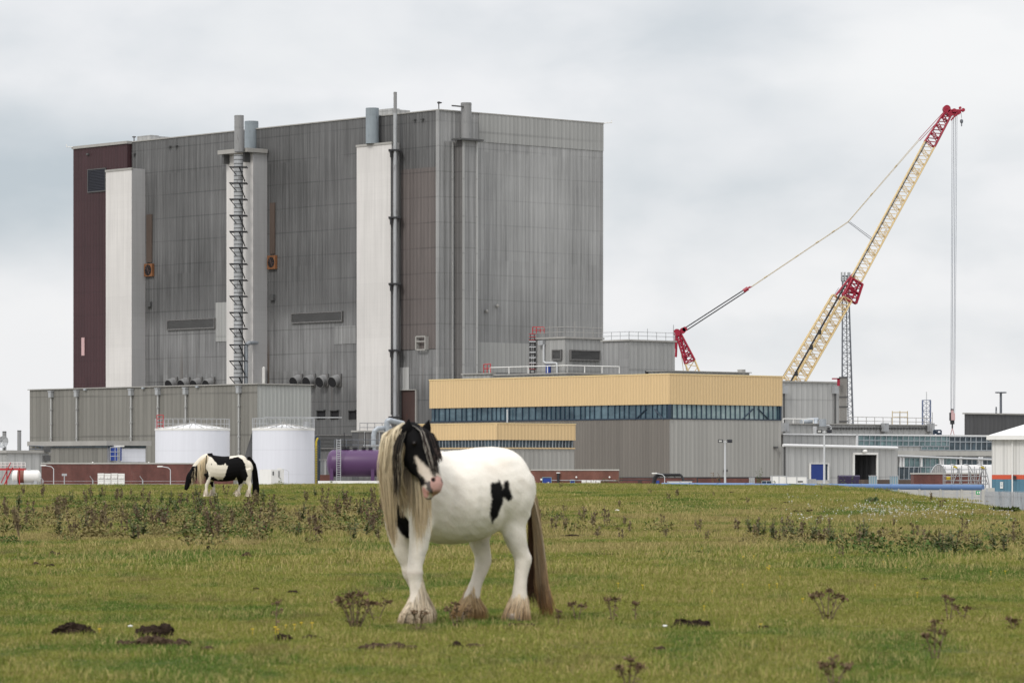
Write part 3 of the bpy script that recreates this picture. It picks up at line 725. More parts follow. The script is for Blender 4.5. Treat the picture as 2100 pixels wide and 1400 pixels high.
# ================================================================== storage tanks
def storage_tank(p0, p1, wt, apex, Y, label, bottom=ZG):
    c = pt((p0+p1)/2, wt, Y); r = (p1-p0)/2*Y/FPX; n = 56
    t = thing('storage_tank', label, 'storage tank', (c.x, c.y, bottom), 'white storage tanks')
    mb = MB(); mb.tube((c.x, c.y, bottom), c, r, n=n, caps=False); build('shell', mb, 'tank_white', t, smooth=True)
    za = CZ+(HY-apex)*Y/FPX; mb = MB(); mb.tube(c+Vector((0, 0, .22)), (c.x, c.y, za), r*1.0, .25, n=n, caps=False); build('cone_roof', mb, 'roof_white', t)
    mb = MB(); mb.tube(c, c+Vector((0, 0, .24)), r*1.012, n=n); build('rim', mb, 'white_paint', t)
    mb = MB()
    for k in range(16):
        a = 2*math.pi*k/16; mb.tube(c+Vector((math.cos(a)*r*.99, math.sin(a)*r*.99, .24)), (c.x+.3*math.cos(a), c.y+.3*math.sin(a), za+.04), .035, n=4)
    build('roof_seams', mb, 'trim_pale', t)
    mb = MB(); z0 = c.z+.2
    N = 40
    for k in range(N):
        a, b_ = 2*math.pi*k/N, 2*math.pi*(k+1)/N
        pa, pb = [Vector((c.x+math.cos(q)*r, c.y+math.sin(q)*r, z0)) for q in (a, b_)]
        mb.tube(pa, pa+Vector((0, 0, 1.1)), .022, n=4)
        for h in (.55, 1.1): mb.tube(pa+Vector((0, 0, h)), pb+Vector((0, 0, h)), .014, n=4, caps=False)
    build('guard_rail', mb, 'steel', t)
    mb = MB(); mb.tube((c.x, c.y, za), (c.x, c.y, za+.25), .25, n=8); build('vent', mb, 'trim_pale', t)
    return t, c, r
tk1, c, r = storage_tank(318.5, 471, 882.5, 868, 430, 'white cylindrical storage tank with shallow cone roof, left of the two')
mb = MB(); q = c+Vector((-r*.82, -r*.55, .2))
for dx_ in (-.35, .35): mb.tube(q+Vector((dx_, 0, 0)), q+Vector((dx_, 0, 1.5)), .05, n=4)
for k in range(4): mb.tube(q+Vector((-.35, 0, .3+k*.4)), q+Vector((.35, 0, .3+k*.4)), .04, n=4)
build('access_gate', mb, 'red_paint', tk1)
tk2, c, r = storage_tank(517.5, 645, 882.5, 869.5, 410, 'white cylindrical storage tank standing right behind the grazing horse')
mb = MB(); mb.tube(c+Vector((r*.75, -r*.2, .3)), c+Vector((r*.75, -r*.2, .95)), .35, n=10); build('vent', mb, 'steel', tk2)
mb = MB(); q = c+Vector((-r*.55, -r*.85, .2)); mb.box((q.x, q.y), (1, 0), (0, -1), 0, 8.2, 0, .9, q.z+1.1, q.z+1.2); 
build('walkway', mb, 'steel', tk2)
# pipes beside tank 2
pb = thing('pipe_riser', 'yellow and black vertical pipes beside the right white tank', 'pipes', (pt(650, 990, 415).x, 415, ZG))
mb = MB(); q0, q1 = pt(648.5, 1000, 415), pt(648.5, 905, 415); mb.path([q0, q1, pt(652, 897, 415)], .10, 6); build('pipe', mb, 'yellow_paint', pb)
mb = MB(); mb.path([pt(654, 1000, 416), pt(654, 901, 416), pt(650, 896, 416), pt(646, 897, 417)], .17, 8); build('pipe', mb, 'navy', pb)
mb = MB(); mb.path([pt(651.5, 1000, 414), pt(651.5, 910, 414)], .05, 5)
for k in range(16): mb.tube(pt(648, 915+k*5, 414.5), pt(655, 915+k*5, 414.5), .04, n=4)
build('bracket', mb, 'trim_dark', pb)

# ================================================================== brick wall and yard things on the left
def wallbox(name, label, cat, p0, p1, y0, Y0, Y1, mat, thick=.5, cop=True, cm='concrete'):
    a, e = pt(p0, y0, Y0), pt(p1, y0, Y1)
    d = Vector((e.x-a.x, e.y-a.y)); Ln = d.length; d.normalize(); n = Vector((d.y, -d.x))
    zt_ = a.z
    t = thing(name, label, cat, ((a.x+e.x)/2, (a.y+e.y)/2, ZG))
    mb = MB(); mb.box((a.x, a.y), d, n, 0, Ln, -thick, 0, ZG, zt_); build('brickwork' if 'brick' in mat else 'wall', mb, mat, t)
    if cop: mb = MB(); mb.box((a.x, a.y), d, n, -.05, Ln+.05, -thick-.06, .06, zt_+.002, zt_+.12); build('coping', mb, cm, t)
    return t, Face((a.x, a.y), d, n)
bw, bf = wallbox('brick_wall', 'long dark red brick wall behind the left of the field', 'wall', 85, 478, 951, 372, 372, 'brick_red')
for px in (190, 305):
    mb = MB(); c = bf.P(px, 951, -.1); mb.tube(c, c+Vector((0, 0, .15)), .04, n=4); mb.ball(c+Vector((0, 0, .15)), .07, 6); build('wall_lamp', mb, 'white_paint', bw)
def swan_lamp(px, top, Y, side, label, hgt=None):
    b0 = pt(px, 1000, Y); b0.z = ZG if Y > 236 else gz(b0.x, Y); tp = pt(px, top+3, Y)
    t = thing('street_lamp', label, 'street lamp', b0, 'swan neck yard lamps')
    mb = MB(); r_ = .034
    mb.tube(b0, tp, r_*1.3, r_, n=6)
    p1 = tp+Vector((side*.2, 0, .2)); p2 = tp+Vector((side*.75, 0, .30)); mb.path([tp, p1, p2], r_, 5)
    build('column', mb, 'lamp_steel', t)
    mb = MB(); mb.box((p2.x, p2.y), (side, 0), (0, -1), -.05, .42, -.09, .09, p2.z-.04, p2.z+.07); build('lamp_head', mb, 'white_paint', t)
swan_lamp(110, 958, 345, -1, 'swan neck lamp in front of brick wall near its left end')
swan_lamp(349.5, 960, 345, -1, 'swan neck lamp in front of brick wall left of grazing horse')
swan_lamp(592, 964, 390, -1, 'swan neck lamp in front of right white tank')
swan_lamp(1095, 975, 350, -1, 'swan neck lamp before the brick building right of standing horse')
swan_lamp(1363, 974, 350, -1, 'swan neck lamp beside the black bent pipes')
# post near wall
t = thing('sign_post', 'short grey post with small panel before the brick wall', 'post', (pt(132, 1000, 340).x, 340, ZG))
mb = MB(); mb.tube((pt(132, 1000, 340).x, 340, ZG), pt(132, 973, 340), .05, n=5); build('post', mb, 'steel', t)
mb = MB(); c = pt(132, 973, 340); mb.box((c.x, c.y), (1, 0), (0, -1), -.22, .22, 0, .05, c.z-.1, c.z+.1); build('panel', mb, 'steel', t)
def block_stack(p0, p1, y0, Y, n, label):
    a, e = pt(p0, y0, Y), pt(p1, y0, Y); w = (e.x-a.x)/n
    for k in range(n):
        mb = MB(); x0 = a.x+w*k; zt_ = a.z-.02*(k % 2); zb = ZG; 
        # waisted plastic barrier profile
        prof = [(0.32, ZG), (.32, ZG+.25), (.2, ZG+.5), (.16, zt_-.25), (.2, zt_-.12), (.2, zt_)]
        for (h0, z0), (h1, z1) in zip(prof[:-1], prof[1:]):
            mb.face([(x0+.03, Y-h0, z0), (x0+w-.03, Y-h0, z0), (x0+w-.03, Y-h1, z1), (x0+.03, Y-h1, z1)])
            mb.face([(x0+w-.03, Y+h0, z0), (x0+.03, Y+h0, z0), (x0+.03, Y+h1, z1), (x0+w-.03, Y+h1, z1)])
            mb.face([(x0+w-.03, Y-h0, z0), (x0+w-.03, Y+h0, z0), (x0+w-.03, Y+h1, z1), (x0+w-.03, Y-h1, z1)])
            mb.face([(x0+.03, Y+h0, z0), (x0+.03, Y-h0, z0), (x0+.03, Y-h1, z1), (x0+.03, Y+h1, z1)])
        mb.face([(x0+.03, Y-.2, zt_), (x0+w-.03, Y-.2, zt_), (x0+w-.03, Y+.2, zt_), (x0+.03, Y+.2, zt_)])
        for q in range(2): mb.box((x0+w*(.3+.4*q), Y), (1, 0), (0, -1), -.1, .1, .1, .25, zt_-.45, zt_-.3)
        tag(build('traffic_barrier', mb, 'white_paint', loc=(x0+w/2, Y, ZG)), ('leftmost', 'second from left', 'third from left', 'rightmost')[k]+' '+label, 'barrier', 'white plastic barriers '+('by the brick wall' if p0 < 900 else 'by the brick building'))
block_stack(200, 256, 970, 330, 4, 'of four off-white plastic barriers before the long brick wall')
block_stack(1192, 1232, 984, 330, 4, 'of four off-white plastic barriers before the brick building')
# wire fence in front of the wall
def wire_fence(p0, p1, top, Y, label, mat='steel', step=3.0, zb=None, mesh=True, name='wire_fence'):
    a, e = pt(p0, top, Y), pt(p1, top, Y)
    t = thing(name, label, 'fence', ((a.x+e.x)/2, Y, ZG if zb is None else zb))
    n = max(2, int((e.x-a.x)/step)); 
    for i in range(n+1):
        x = a.x+(e.x-a.x)*i/n; z0 = min(ZG if Y > 236 else gz(x, Y), a.z-.6)
        mb = MB(); mb.tube((x, Y, z0), (x, Y, a.z), .05, n=5); mb.tube((x, Y, a.z), (x-.2, Y-.2, a.z+.3), .03, n=4); build('post', mb, mat, t)
    mb = MB()
    for k in range(5): mb.tube((a.x, Y, a.z-.08-.22*k), (e.x, Y, e.z-.08-.22*k), .012, n=3)
    build('wires', mb, mat, t)
wire_fence(88, 395, 984, 300, 'thin wire fence running below the left brick wall')
# white-walled kiosk behind the grazing horse
Kb = Block(556, 395, 962, 529, 592)
kt = thing('kiosk', 'low white kiosk with dark panel joints behind grazing horse tail', 'kiosk', Kb.base())
Kb.tr = 1.7; Kb.tl = 1.9
w_, T = Kb.ring('wall', kt, 'white_paint', 'white_paint'); build('roof', T, 'roof_white', kt)
mb = MB(); Kb.Rt.box(mb, 559, 561, 966, 974, .01, .06); Kb.Rt.box(mb, 571, 572.5, 965, 978, .01, .06); build('vent', mb, 'trim_dark', kt)
# red staircase and small tank far left
rs = thing('access_stair', 'red steel stair platform at the far left edge', 'stair', (pt(22, 990, 338).x, 338, ZG))
Yr = 338; railing('railing', [pt(-6, 958, Yr), pt(52, 958, Yr)], .42, rs, 'white_paint', .35, .025, 2)
mb = MB(); c = pt(0, 961, Yr); mb.box((c.x, c.y), (1, 0), (0, -1), -2, 2.2, -.8, .4, c.z-.12, c.z+.05); build('platform', mb, 'red_paint', rs)
mb = MB()
for s_ in (0, .5):
    mb.tube(pt(26, 958, Yr-s_), pt(6, 1000, Yr-s_), .06, n=4); mb.tube(pt(22, 948, Yr-s_), pt(2, 990, Yr-s_), .04, n=4)
for k in range(8): mb.tube(pt(24-k*2.3, 962+k*4.8, Yr), pt(24-k*2.3, 962+k*4.8, Yr-.5), .05, n=4)
mb.tube(pt(40, 958, Yr), pt(40, 1000, Yr), .05, n=4); mb.tube(pt(14, 958, Yr), pt(14, 1000, Yr), .05, n=4)
build('stair', mb, 'red_paint', rs)
ht = thing('horizontal_tank', 'small white horizontal tank with brown band beside the red stair', 'tank', (pt(52, 990, 342).x, 342, ZG))
def htank(t, p0, p1, yc, r, Y, mat, name='shell'):
    mb = MB(); a, e = pt(p0, yc, Y), pt(p1, yc, Y); n = 24
    k = r*.5; prof = [(0, .02), (.1*k, .45), (.35*k, .78), (.7*k, .95), (k, 1.0)]
    pr = [(a.x+x, q*r) for x, q in prof]+[(e.x-x, q*r) for x, q in prof[::-1]]
    for (x0, r0), (x1, r1) in zip(pr[:-1], pr[1:]): mb.tube((x0, Y, a.z), (x1, Y, a.z), r0, r1, n=n, caps=False)
    return build(name, mb, mat, t, smooth=True), a, e
sh, a, e = htank(ht, 24, 84, 976.5, .56, 342, 'white_paint')
mb = MB(); q0, q1 = pt(37, 976.5, 342), pt(50, 976.5, 342); mb.tube(q0, q1, .575, n=24, caps=False); build('band', mb, 'brown_band', ht)
mb = MB(); 
for px in (34, 74): q = pt(px, 976.5, 342); mb.box((q.x, q.y), (1, 0), (0, -1), -.15, .15, -.5, .5, ZG, q.z-.4)
build('saddle', mb, 'steel', ht)
mb = MB(); mb.tube(pt(60, 963, 342), pt(60, 960, 342), .15, n=8); build('manhole', mb, 'steel', ht)
# purple vessel
pv = thing('pressure_vessel', 'large purple horizontal pressure vessel behind the standing horse head', 'pressure vessel', (pt(740, 990, 400).x, 400, ZG))
sh, a, e = htank(pv, 669.5, 835, 949.5, 1.40, 400, 'purple')
for px in (681, 765, 822):
    mb = MB(); q = pt(px, 949.5, 400); mb.box((q.x, q.y), (1, 0), (0, -1), -.18, .18, -1.1, 1.25, ZG+1.4, q.z-.3); build('saddle', mb, 'purple', pv)
    mb = MB(); mb.box((q.x, q.y), (1, 0), (0, -1), -.5, .5, -1.3, 1.5, ZG, ZG+1.38); build('plinth', mb, 'concrete', pv)
mb = MB(); 
for px in (690.5, 698.5): mb.tube(pt(px, 900, 398.2), pt(px, 992, 398.2), .045, n=4)
for k in range(20): mb.tube(pt(690.5, 903+k*4.6, 398.2), pt(698.5, 903+k*4.6, 398.2), .035, n=4)
build('ladder', mb, 'steel', pv)
railing('railing', [pt(686, 922, 400), pt(832, 922, 400)], 1.05, pv, 'tower_steel', 1.1, .03, 2)
mb = MB()
for px in (705, 712, 728, 746, 760): q = pt(px, 922, 400); mb.tube(q-Vector((0, 0, .1)), q+Vector((0, 0, .28)), .2, n=8); mb.tube(q+Vector((0, 0, .1)), q+Vector((0, 0, .18)), .3, n=8)
for px in (706, 749): q = pt(px, 922, 400); mb.tube(q, q+Vector((0, 0, 1.8)), .05, n=5)
build('nozzle', mb, 'black_steel', pv)
wallbox('low_kerb_wall', 'low white painted bund wall under the purple vessel', 'wall', 652, 850, 985.5, 388, 388, 'white_paint', .4, False)
wallbox('brick_pier', 'short orange brick wall left of the purple vessel', 'wall', 656, 678, 973, 402, 402, 'brick_orange', .4, False)
Vb = Block(664, 412, 943, 657, 669); vb = simple_block('control_cabinet', 'narrow pale cabinet between tank and purple vessel', 'cabinet', Vb, 'grey_clad', 'grey_light', ch=.1, cw=.1)
# silver ducts in front of the reactor hall foot
sdn = thing('silver_duct', 'pair of bent silver insulated ducts above the purple vessel', 'duct', (pt(770, 990, 430).x, 430, ZG))
mb = MB(); P_ = [pt(766, 930, 430), pt(766, 893, 430), pt(768, 884, 430), pt(775, 878, 430), pt(800, 877, 432)]
mb.path(P_, .27, 10); [mb.ball(q, .275, 10) for q in P_[1:-1]]; build('duct', mb, 'galv', sdn, smooth=True)
mb = MB(); P_ = [pt(793.5, 930, 431), pt(793.5, 866, 431), pt(795, 862.5, 431), pt(799, 861.5, 431), pt(826, 868, 433)]
mb.path(P_, .30, 10); [mb.ball(q, .305, 10) for q in P_[1:-1]]; build('duct', mb, 'galv', sdn, smooth=True)
mb = MB(); [mb.tube(pt(766, y, 430), pt(766, y+1, 430), .33, n=10) for y in (915, 900)]; mb.path([pt(745, 913, 429), pt(785, 913, 429)], .12, 6); mb.path([pt(748, 885, 432), pt(748, 930, 432)], .05, 4); mb.path([pt(778, 885, 432), pt(778, 930, 432)], .05, 4)
build('flange', mb, 'steel', sdn)
Gb = Block(735, 440, 885, 722, 830); gb = simple_block('pump_house', 'dark low pump house at foot of the tall hall', 'building', Gb, 'grey_dark', 'clad_pier_dark', ch=.15, cw=.1)
railing('railing', [Gb.Rt.P(738, 885, -.3), Gb.Rt.P(829, 885.5, -.3)], 1.0, gb, 'tower_steel', 1.0, .03, 2)

# ================================================================== cream banded hall
Hh = Block(1373, 500, 767.5, 883, 1602)
hh = thing('turbine_hall', 'big hall with deep cream band, window strip and grey lower walls', 'building', Hh.base())
zb1 = CZ+(HY-828.5)*500/FPX; zb2 = CZ+(HY-859)*500/FPX
w_, T = Hh.ring('fascia_band', hh, 'cream', 'cream', z0=zb1, z1=Hh.zt, off=.12); build('roof', T, 'roof_grey', hh)
Hh.ring('window_strip', hh, 'glass_blue', 'glass_pale', z0=zb2, z1=zb1-.01, off=-.10)
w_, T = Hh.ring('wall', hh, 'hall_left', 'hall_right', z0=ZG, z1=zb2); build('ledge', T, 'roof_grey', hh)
build('coping', Hh.coping(.14, .18, Hh.zt), 'crane_yellow', hh)
rr_ = random.Random(3)
mb = MB(); s_ = .5
while s_ < Hh.tl: mb.box(Hh.L.O, Hh.L.d, Hh.L.n, s_, s_+.09, -.09, .04, zb2, zb1-.02); s_ += rr_.choice((.9, .9, .9, 1.3))
mb.box(Hh.L.O, Hh.L.d, Hh.L.n, -.25, Hh.tl, -.1, .08, zb2, zb2+.16); mb.box(Hh.L.O, Hh.L.d, Hh.L.n, -.25, .25, -.1, .06, zb2, zb1-.02); build('mullions', mb, 'navy', hh)
mb = MB(); s_ = .5
while s_ < Hh.tr: mb.box(Hh.Rt.O, Hh.Rt.d, Hh.Rt.n, s_, s_+.09, -.09, .04, zb2, zb1-.02); s_ += .9
mb.box(Hh.Rt.O, Hh.Rt.d, Hh.Rt.n, .1, Hh.tr, -.1, .08, zb2, zb2+.14); mb.box(Hh.Rt.O, Hh.Rt.d, Hh.Rt.n, Hh.tr-.3, Hh.tr, -.1, .08, zb2, zb1-.02); build('mullions', mb, 'navy', hh)
mb = MB()
for (f_, pa, pb_) in ((Hh.Rt, 1522, 1545), (Hh.Rt, 1577, 1555), (Hh.L, 1303, 1325), (Hh.L, 1361, 1342)):
    mb.tube(f_.P(pa, 860, .03), f_.P(pb_, 838, .03), .09, n=4)
build('cross_brace', mb, 'navy', hh)
mb = MB(); mb.box(Hh.Rt.O, Hh.Rt.d, Hh.Rt.n, 0, Hh.tr, -.1, .1, ZG, ZG+1.1); build('plinth', mb, 'brick_red', hh)
mb = MB(); mb.tube(Hh.L.P(1040.5, 866, .4), Hh.L.P(1040.5, 839, .4), .12, n=6); build('vent_pipe', mb, 'lamp_steel', hh)
mb = MB(); mb.box(Hh.Rt.p2(Hh.Rt.s(1586)), Hh.Rt.d, Hh.Rt.n, 0, .5, 0, .4, Hh.Rt.z(1586, 919), Hh.Rt.z(1586, 915)); mb.box(Hh.Rt.p2(Hh.Rt.s(1484)), Hh.Rt.d, Hh.Rt.n, 0, .4, 0, .4, Hh.Rt.z(1484, 967), Hh.Rt.z(1484, 962)); build('camera_box', mb, 'trim_dark', hh)
Sb = Block(1019, 462, 868.5, 846, 1178)
sb = thing('hall_annex', 'smaller cream banded annex with dark window strip behind horse back', 'building', Sb.base())
z1_, z2_ = CZ+(HY-901.5)*462/FPX, CZ+(HY-918)*462/FPX
w_, T = Sb.ring('fascia_band', sb, 'cream', 'cream', z0=z1_, z1=Sb.zt, off=.1); build('roof', T, 'roof_grey', sb)
Sb.ring('window_strip', sb, 'glass_dark', 'glass_dark', z0=z2_, z1=z1_-.01, off=-.1)
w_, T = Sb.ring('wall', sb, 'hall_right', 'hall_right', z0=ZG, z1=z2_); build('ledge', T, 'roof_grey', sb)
build('coping', Sb.coping(.1, .15), 'crane_yellow', sb)
mb = MB(); mb.box(Sb.L.O, Sb.L.d, Sb.L.n, -.22, .12, .1, .16, z1_, Sb.zt); build('corner_trim', mb, 'cream', sb)
mb = MB(); mb.box(Sb.L.O, Sb.L.d, Sb.L.n, 0, Sb.tl, -.05, .14, z2_-.08, z2_+.06); mb.box(Sb.Rt.O, Sb.Rt.d, Sb.Rt.n, 0, Sb.tr, -.05, .14, z2_-.08, z2_+.06); build('sill', mb, 'cream', sb)
mb = MB(); s_ = .3; k = 0
while s_ < Sb.tr: mb.box(Sb.Rt.O, Sb.Rt.d, Sb.Rt.n, s_, s_+(.09 if k % 8 == 0 else .05), -.09, .02, z2_+.06, z1_); s_ += .55; k += 1
s_ = .3
while s_ < Sb.tl: mb.box(Sb.L.O, Sb.L.d, Sb.L.n, s_, s_+.05, -.09, .02, z2_+.06, z1_); s_ += .6
build('mullions', mb, 'galv', sb)
# ---- plant rooms above and behind the hall
P1 = Block(1159, 585, 693.5, 1096, 1235)
p1 = simple_block('plant_room', 'grey plant room with two louvres against the tall hall', 'building', P1, 'grey_clad', 'grey_clad', ch=.25)
louvre(P1.L, 1136, 1152, 719, 736, 7, p1); louvre(P1.Rt, 1169, 1227, 720, 737, 7, p1)
mb = MB(); q = [P1.L.P(px, py, .4) for px, py in ((1115, 706), (1115, 741), (1119, 744), (1141, 744), (1142.5, 747), (1142.5, 765))]; mb.path(q, .16, 6); build('downpipe', mb, 'lamp_steel', p1)
mb = MB(); mb.box(P1.L.p2(P1.L.s(1115)), P1.L.d, P1.L.n, -.5, .5, .05, .7, q[0].z-.1, q[0].z+.6); build('hopper', mb, 'steel', p1)
mb = MB(); P1.L.box(mb, 1122, 1130, 748, 765, .02, .3); build('door', mb, 'blue_paint', p1)
def scaffold_rail(pts, t, h=1.5, mat='steel', seed=1, name='guard_rail'):
    r_ = random.Random(seed); mb = MB()
    for a, b in zip(pts[:-1], pts[1:]):
        a, b = Vector(a), Vector(b); n = max(2, int((b-a).length/1.7))
        for i in range(n+1):
            p = a.lerp(b, i/n); hh_ = h*(1+r_.random()*.7 if r_.random() < .4 else .9); mb.tube(p, p+Vector((0, 0, hh_)), .045, n=4)
        for k in (.45, .9): mb.tube(a+Vector((0, 0, h*k)), b+Vector((0, 0, h*k)), .04, n=4)
    return build(name, mb, mat, t)
def rim(blk, off=0): 
    z = blk.zt+.2; f = lambda v: (v.x, v.y, z)
    return [f(blk.C+dB*blk.tl), f(blk.C), f(blk.C+dA*blk.tr)]
scaffold_rail(rim(P1), p1, 1.7, 'trim_pale', 2)
# red caged ladder
cl = thing('caged_ladder', 'dark caged ladder with red top and foot beside the plant room', 'ladder', P1.L.P(1092, 765, .5))
mb = MB(); q0, q1 = P1.L.P(1092, 765, .5), P1.L.P(1092, 684, .5)
for dx_ in (-.3, .3): mb.tube(q0+Vector((dx_, 0, 0)), q1+Vector((dx_, 0, 0)), .06, n=4)
z = q0.z
while z < q1.z: mb.tube((q0.x-.3, q0.y, z), (q0.x+.3, q0.y, z), .05, n=4); z += .5
build('ladder', mb, 'black_steel', cl)
z = q0.z+.6; k = 0
mbr, mbk = MB(), MB()
while z < q1.z+.2:
    m_ = mbr if (z > q1.z-1.3 or z < q0.z+1.6) else mbk
    pr = [Vector((q0.x+.5*math.cos(a), q0.y-.6*math.sin(a), z)) for a in [math.pi*j/6 for j in range(7)]]; m_.path(pr, .05, 4); z += .45
for a in (0, .8, 1.57, 2.3, math.pi): mbk.tube((q0.x+.5*math.cos(a), q0.y-.6*math.sin(a), q0.z+.6), (q0.x+.5*math.cos(a), q0.y-.6*math.sin(a), q1.z-.8), .045, n=4)
for k in range(5):
    z = q0.z+1.5+k*(q1.z-q0.z-2.5)/4
build('cage', mbk, 'black_steel', cl); c2 = build('cage_top', mbr, 'red_paint', cl)
mb = MB(); 
for k in range(5): z = q0.z+1.5+k*(q1.z-q0.z-2.8)/4; mb.box((q0.x, q0.y-.62), (1, 0), (0, -1), -.5, .5, 0, .06, z, z+.15)
build('hoop', mb, 'lamp_steel', cl)
railing('top_rail', [q1+Vector((0, 0, 0)), q1+Vector((1.8, 0, 0))], 1.0, cl, 'red_paint', .6, .06, 2)
P2 = Block(1290, 575, 698.5, 1236, 1384)
p2 = simple_block('plant_room', 'taller grey plant room with scaffold rail on its roof behind the cream hall', 'building', P2, 'clad_pier', 'grey_clad', ch=.2)
scaffold_rail(rim(P2), p2, 1.3, 'steel', 5)
mb = MB(); P2.Rt.box(mb, 1323, 1383, 761, 770, .02, .1); build('window_band', mb, 'void', p2)
mb = MB(); q = P2.C+dA*(P2.tr-.3); mb.tube((q.x, q.y, P2.zt), (q.x, q.y, P2.zt+2.6), .06, n=4); build('aerial', mb, 'steel', p2)
P3 = Block(1163, 560, 766, 1005, 1270)
p3 = simple_block('roof_deck', 'low grey roof deck with white guard rail above the cream hall', 'building', P3, 'grey_clad', 'grey_clad', ch=.15)
railing('guard_rail', rim(P3), 1.0, p3, 'white_paint', 3.4, .07, 1)
mb = MB(); q = P3.L.P(1007, 765, -.4); 
railing('guard_rail', [P3.L.P(992, 765, 0), P3.L.P(1006, 764, 0)], 1.3, p3, 'red_paint', .7, .07, 2)
P4 = Block(1005.5, 556, 766.5, 950, 1012); p4 = simple_block('roof_box', 'small grey box room beside the pier of the tall hall', 'building', P4, 'grey_clad', 'grey_clad', ch=.15)
P5 = Block(1368, 560, 760.5, 1330, 1537); p5 = simple_block('roof_deck', 'long thin pale parapet of a rear roof right of the plant room', 'building', P5, 'grey_clad', 'roof_grey', ch=.1)
mb = MB(); q = P5.C+dA*(P5.Rt.s(1524)); mb.box(q, dA, -dB, -.4, .4, -.8, .1, P5.zt, P5.zt+.5); mb.box(q, dA, -dB, -.3, .3, -.6, .05, P5.zt-.7, P5.zt+.5); build('vent', mb, 'trim_pale', p5)

# ================================================================== brick building and pipes below the hall
bb, bf2 = wallbox('brick_building', 'long low red brick building with blue doors right of standing horse', 'building', 1040, 1269, 964.5, 385, 385, 'brick_orange', 6)
for (p0, p1_, y0) in ((1113, 1130, 980), (1170, 1178, 985)):
    mb = MB(); bf2.box(mb, p0, p1_, y0, 1001, .01, .08); o = build('door', mb, 'blue_paint', bb)
    mb = MB(); bf2.box(mb, p0-1, p0, y0-1, 1001, .01, .12); bf2.box(mb, p1_, p1_+1, y0-1, 1001, .01, .12); bf2.box(mb, p0-1, p1_+1, y0-2, y0-1, .01, .12); build('door_frame', mb, 'teal_box', o)
    mb = MB(); m_ = p0+(p1_-p0)*.68; bf2.box(mb, m_-1.6, m_+1.6, y0+8, y0+13, .09, .11); build('notice', mb, 'white_paint', o)
mb = MB(); mb.tube(bf2.P(1145, 1000, .2), bf2.P(1145, 970, .2), .12, n=6); build('vent_pipe', mb, 'black_steel', bb)
mb = MB(); mb.tube(bf2.P(1145, 970, .2), bf2.P(1145, 968, .2), .2, n=6); mb.ball(bf2.P(1110, 983, .2), .12, 6); mb.ball(bf2.P(1182, 978, .2), .1, 6); mb.ball(bf2.P(1250, 978, .2), .1, 6)
build('wall_lamp', mb, 'white_paint', bb)
mb = MB(); mb.tube(bf2.P(1131, 984.5, .12), bf2.P(1268, 985, .12), .04, n=4); build('conduit', mb, 'steel', bb)
b2, bf3 = wallbox('brick_plinth', 'low dark brick wall running below the big hall', 'wall', 1270, 1604, 979.5, 440, 440, 'brick_red', .5, True, 'trim_dark')
for (p0, p1_) in ((1308, 1316), (1345, 1352), (1582, 1604)):
    mb = MB(); bf3.box(mb, p0, p1_, 985, 1001, .01, .1); build('door', mb, 'blue_paint' if p1_ == 1604 else ('brown_door' if p0 == 1308 else 'blue_paint'), b2)
bp = thing('pipe_bridge', 'black bent pipes bridging over the low brick wall', 'pipes', (pt(1365, 990, 400).x, 400, ZG))
for k in range(3):
    mb = MB(); o_ = k*2.2
    q = [pt(1336+o_, 1002, 400+k*.3), pt(1341+o_, 978+o_*.5, 400+k*.3), pt(1346+o_, 972+o_*.6, 400+k*.3), pt(1395+o_*.6, 972+o_*.6, 400+k*.3), pt(1399+o_*.3, 978+o_*.5, 400+k*.3), pt(1402+o_*.2, 990, 400+k*.3)]
    mb.path(q, .11, 6); build('pipe', mb, 'black_steel', bp)
mb = MB()
for px in (1352, 1368, 1384): mb.tube(pt(px, 970, 400), pt(px, 980, 400), .05, n=4)
mb.path([pt(1270, 984, 402), pt(1336, 984, 402)], .05, 4); mb.path([pt(1402, 984, 402), pt(1425, 984, 402)], .05, 4); mb.path([pt(1430, 979, 402), pt(1604, 979, 402)], .08, 5); mb.path([pt(1430, 979, 402), pt(1430, 1000, 402)], .08, 5); mb.path([pt(1472, 979, 402), pt(1476, 984, 402), pt(1476, 1000, 402)], .08, 5)
build('pipe_bracket', mb, 'black_steel', bp)
# ================================================================== right hand works
Gk = Block(1590, 600, 782.5, 1560, 1722)
gk = simple_block('grey_block', 'plain grey clad block below the crane boom', 'building', Gk, 'grey_clad', 'grey_light', ch=.2)
for px in (1608, 1713):
    c = Gk.Rt.P(px, 803, .4); mb = MB(); mb.tube((c.x, c.y, ZG+5), c, .16, n=6); o = build('downpipe', mb, 'trim_dark', gk)
    mb = MB(); mb.box((c.x, c.y), dA, -dB, -.45, .45, -.3, .4, c.z-.3, c.z+.9); build('hopper', mb, 'steel', o)
stk = thing('ribbed_stack', 'dark brown ribbed square stack beside the lattice tower', 'stack', (pt(1729, 900, 590).x, 590, ZG))
mb = MB(); a = pt(1722, 773, 590); w = 14.5/FPX*590
mb.box((a.x, a.y), (1, 0), (0, -1), 0, w, -1.2, 0, ZG, a.z); build('casing', mb, 'stack_brown', stk)
mb = MB()
for k in range(8): mb.box((a.x+w*k/7-.05, a.y), (1, 0), (0, -1), 0, .09, 0, .12, ZG, a.z)
build('rib', mb, 'trim_pale', stk)
mb = MB()
for yy in (773, 813, 833, 863): z = pt(0, yy, 590).z; mb.box((a.x, a.y), (1, 0), (0, -1), -.1, w+.1, .0, .2, z-.15, z+.05)
build('hoop', mb, 'trim_dark', stk)
mb = MB(); q = pt(1722, 775, 589); mb.box((q.x, q.y), (1, 0), (0, -1), -1.2, 0, 0, .3, q.z-.2, q.z); mb.box((q.x, q.y), (1, 0), (0, -1), -.4, .0, 0, .3, q.z-1.2, q.z); build('bracket', mb, 'crane_red', stk)
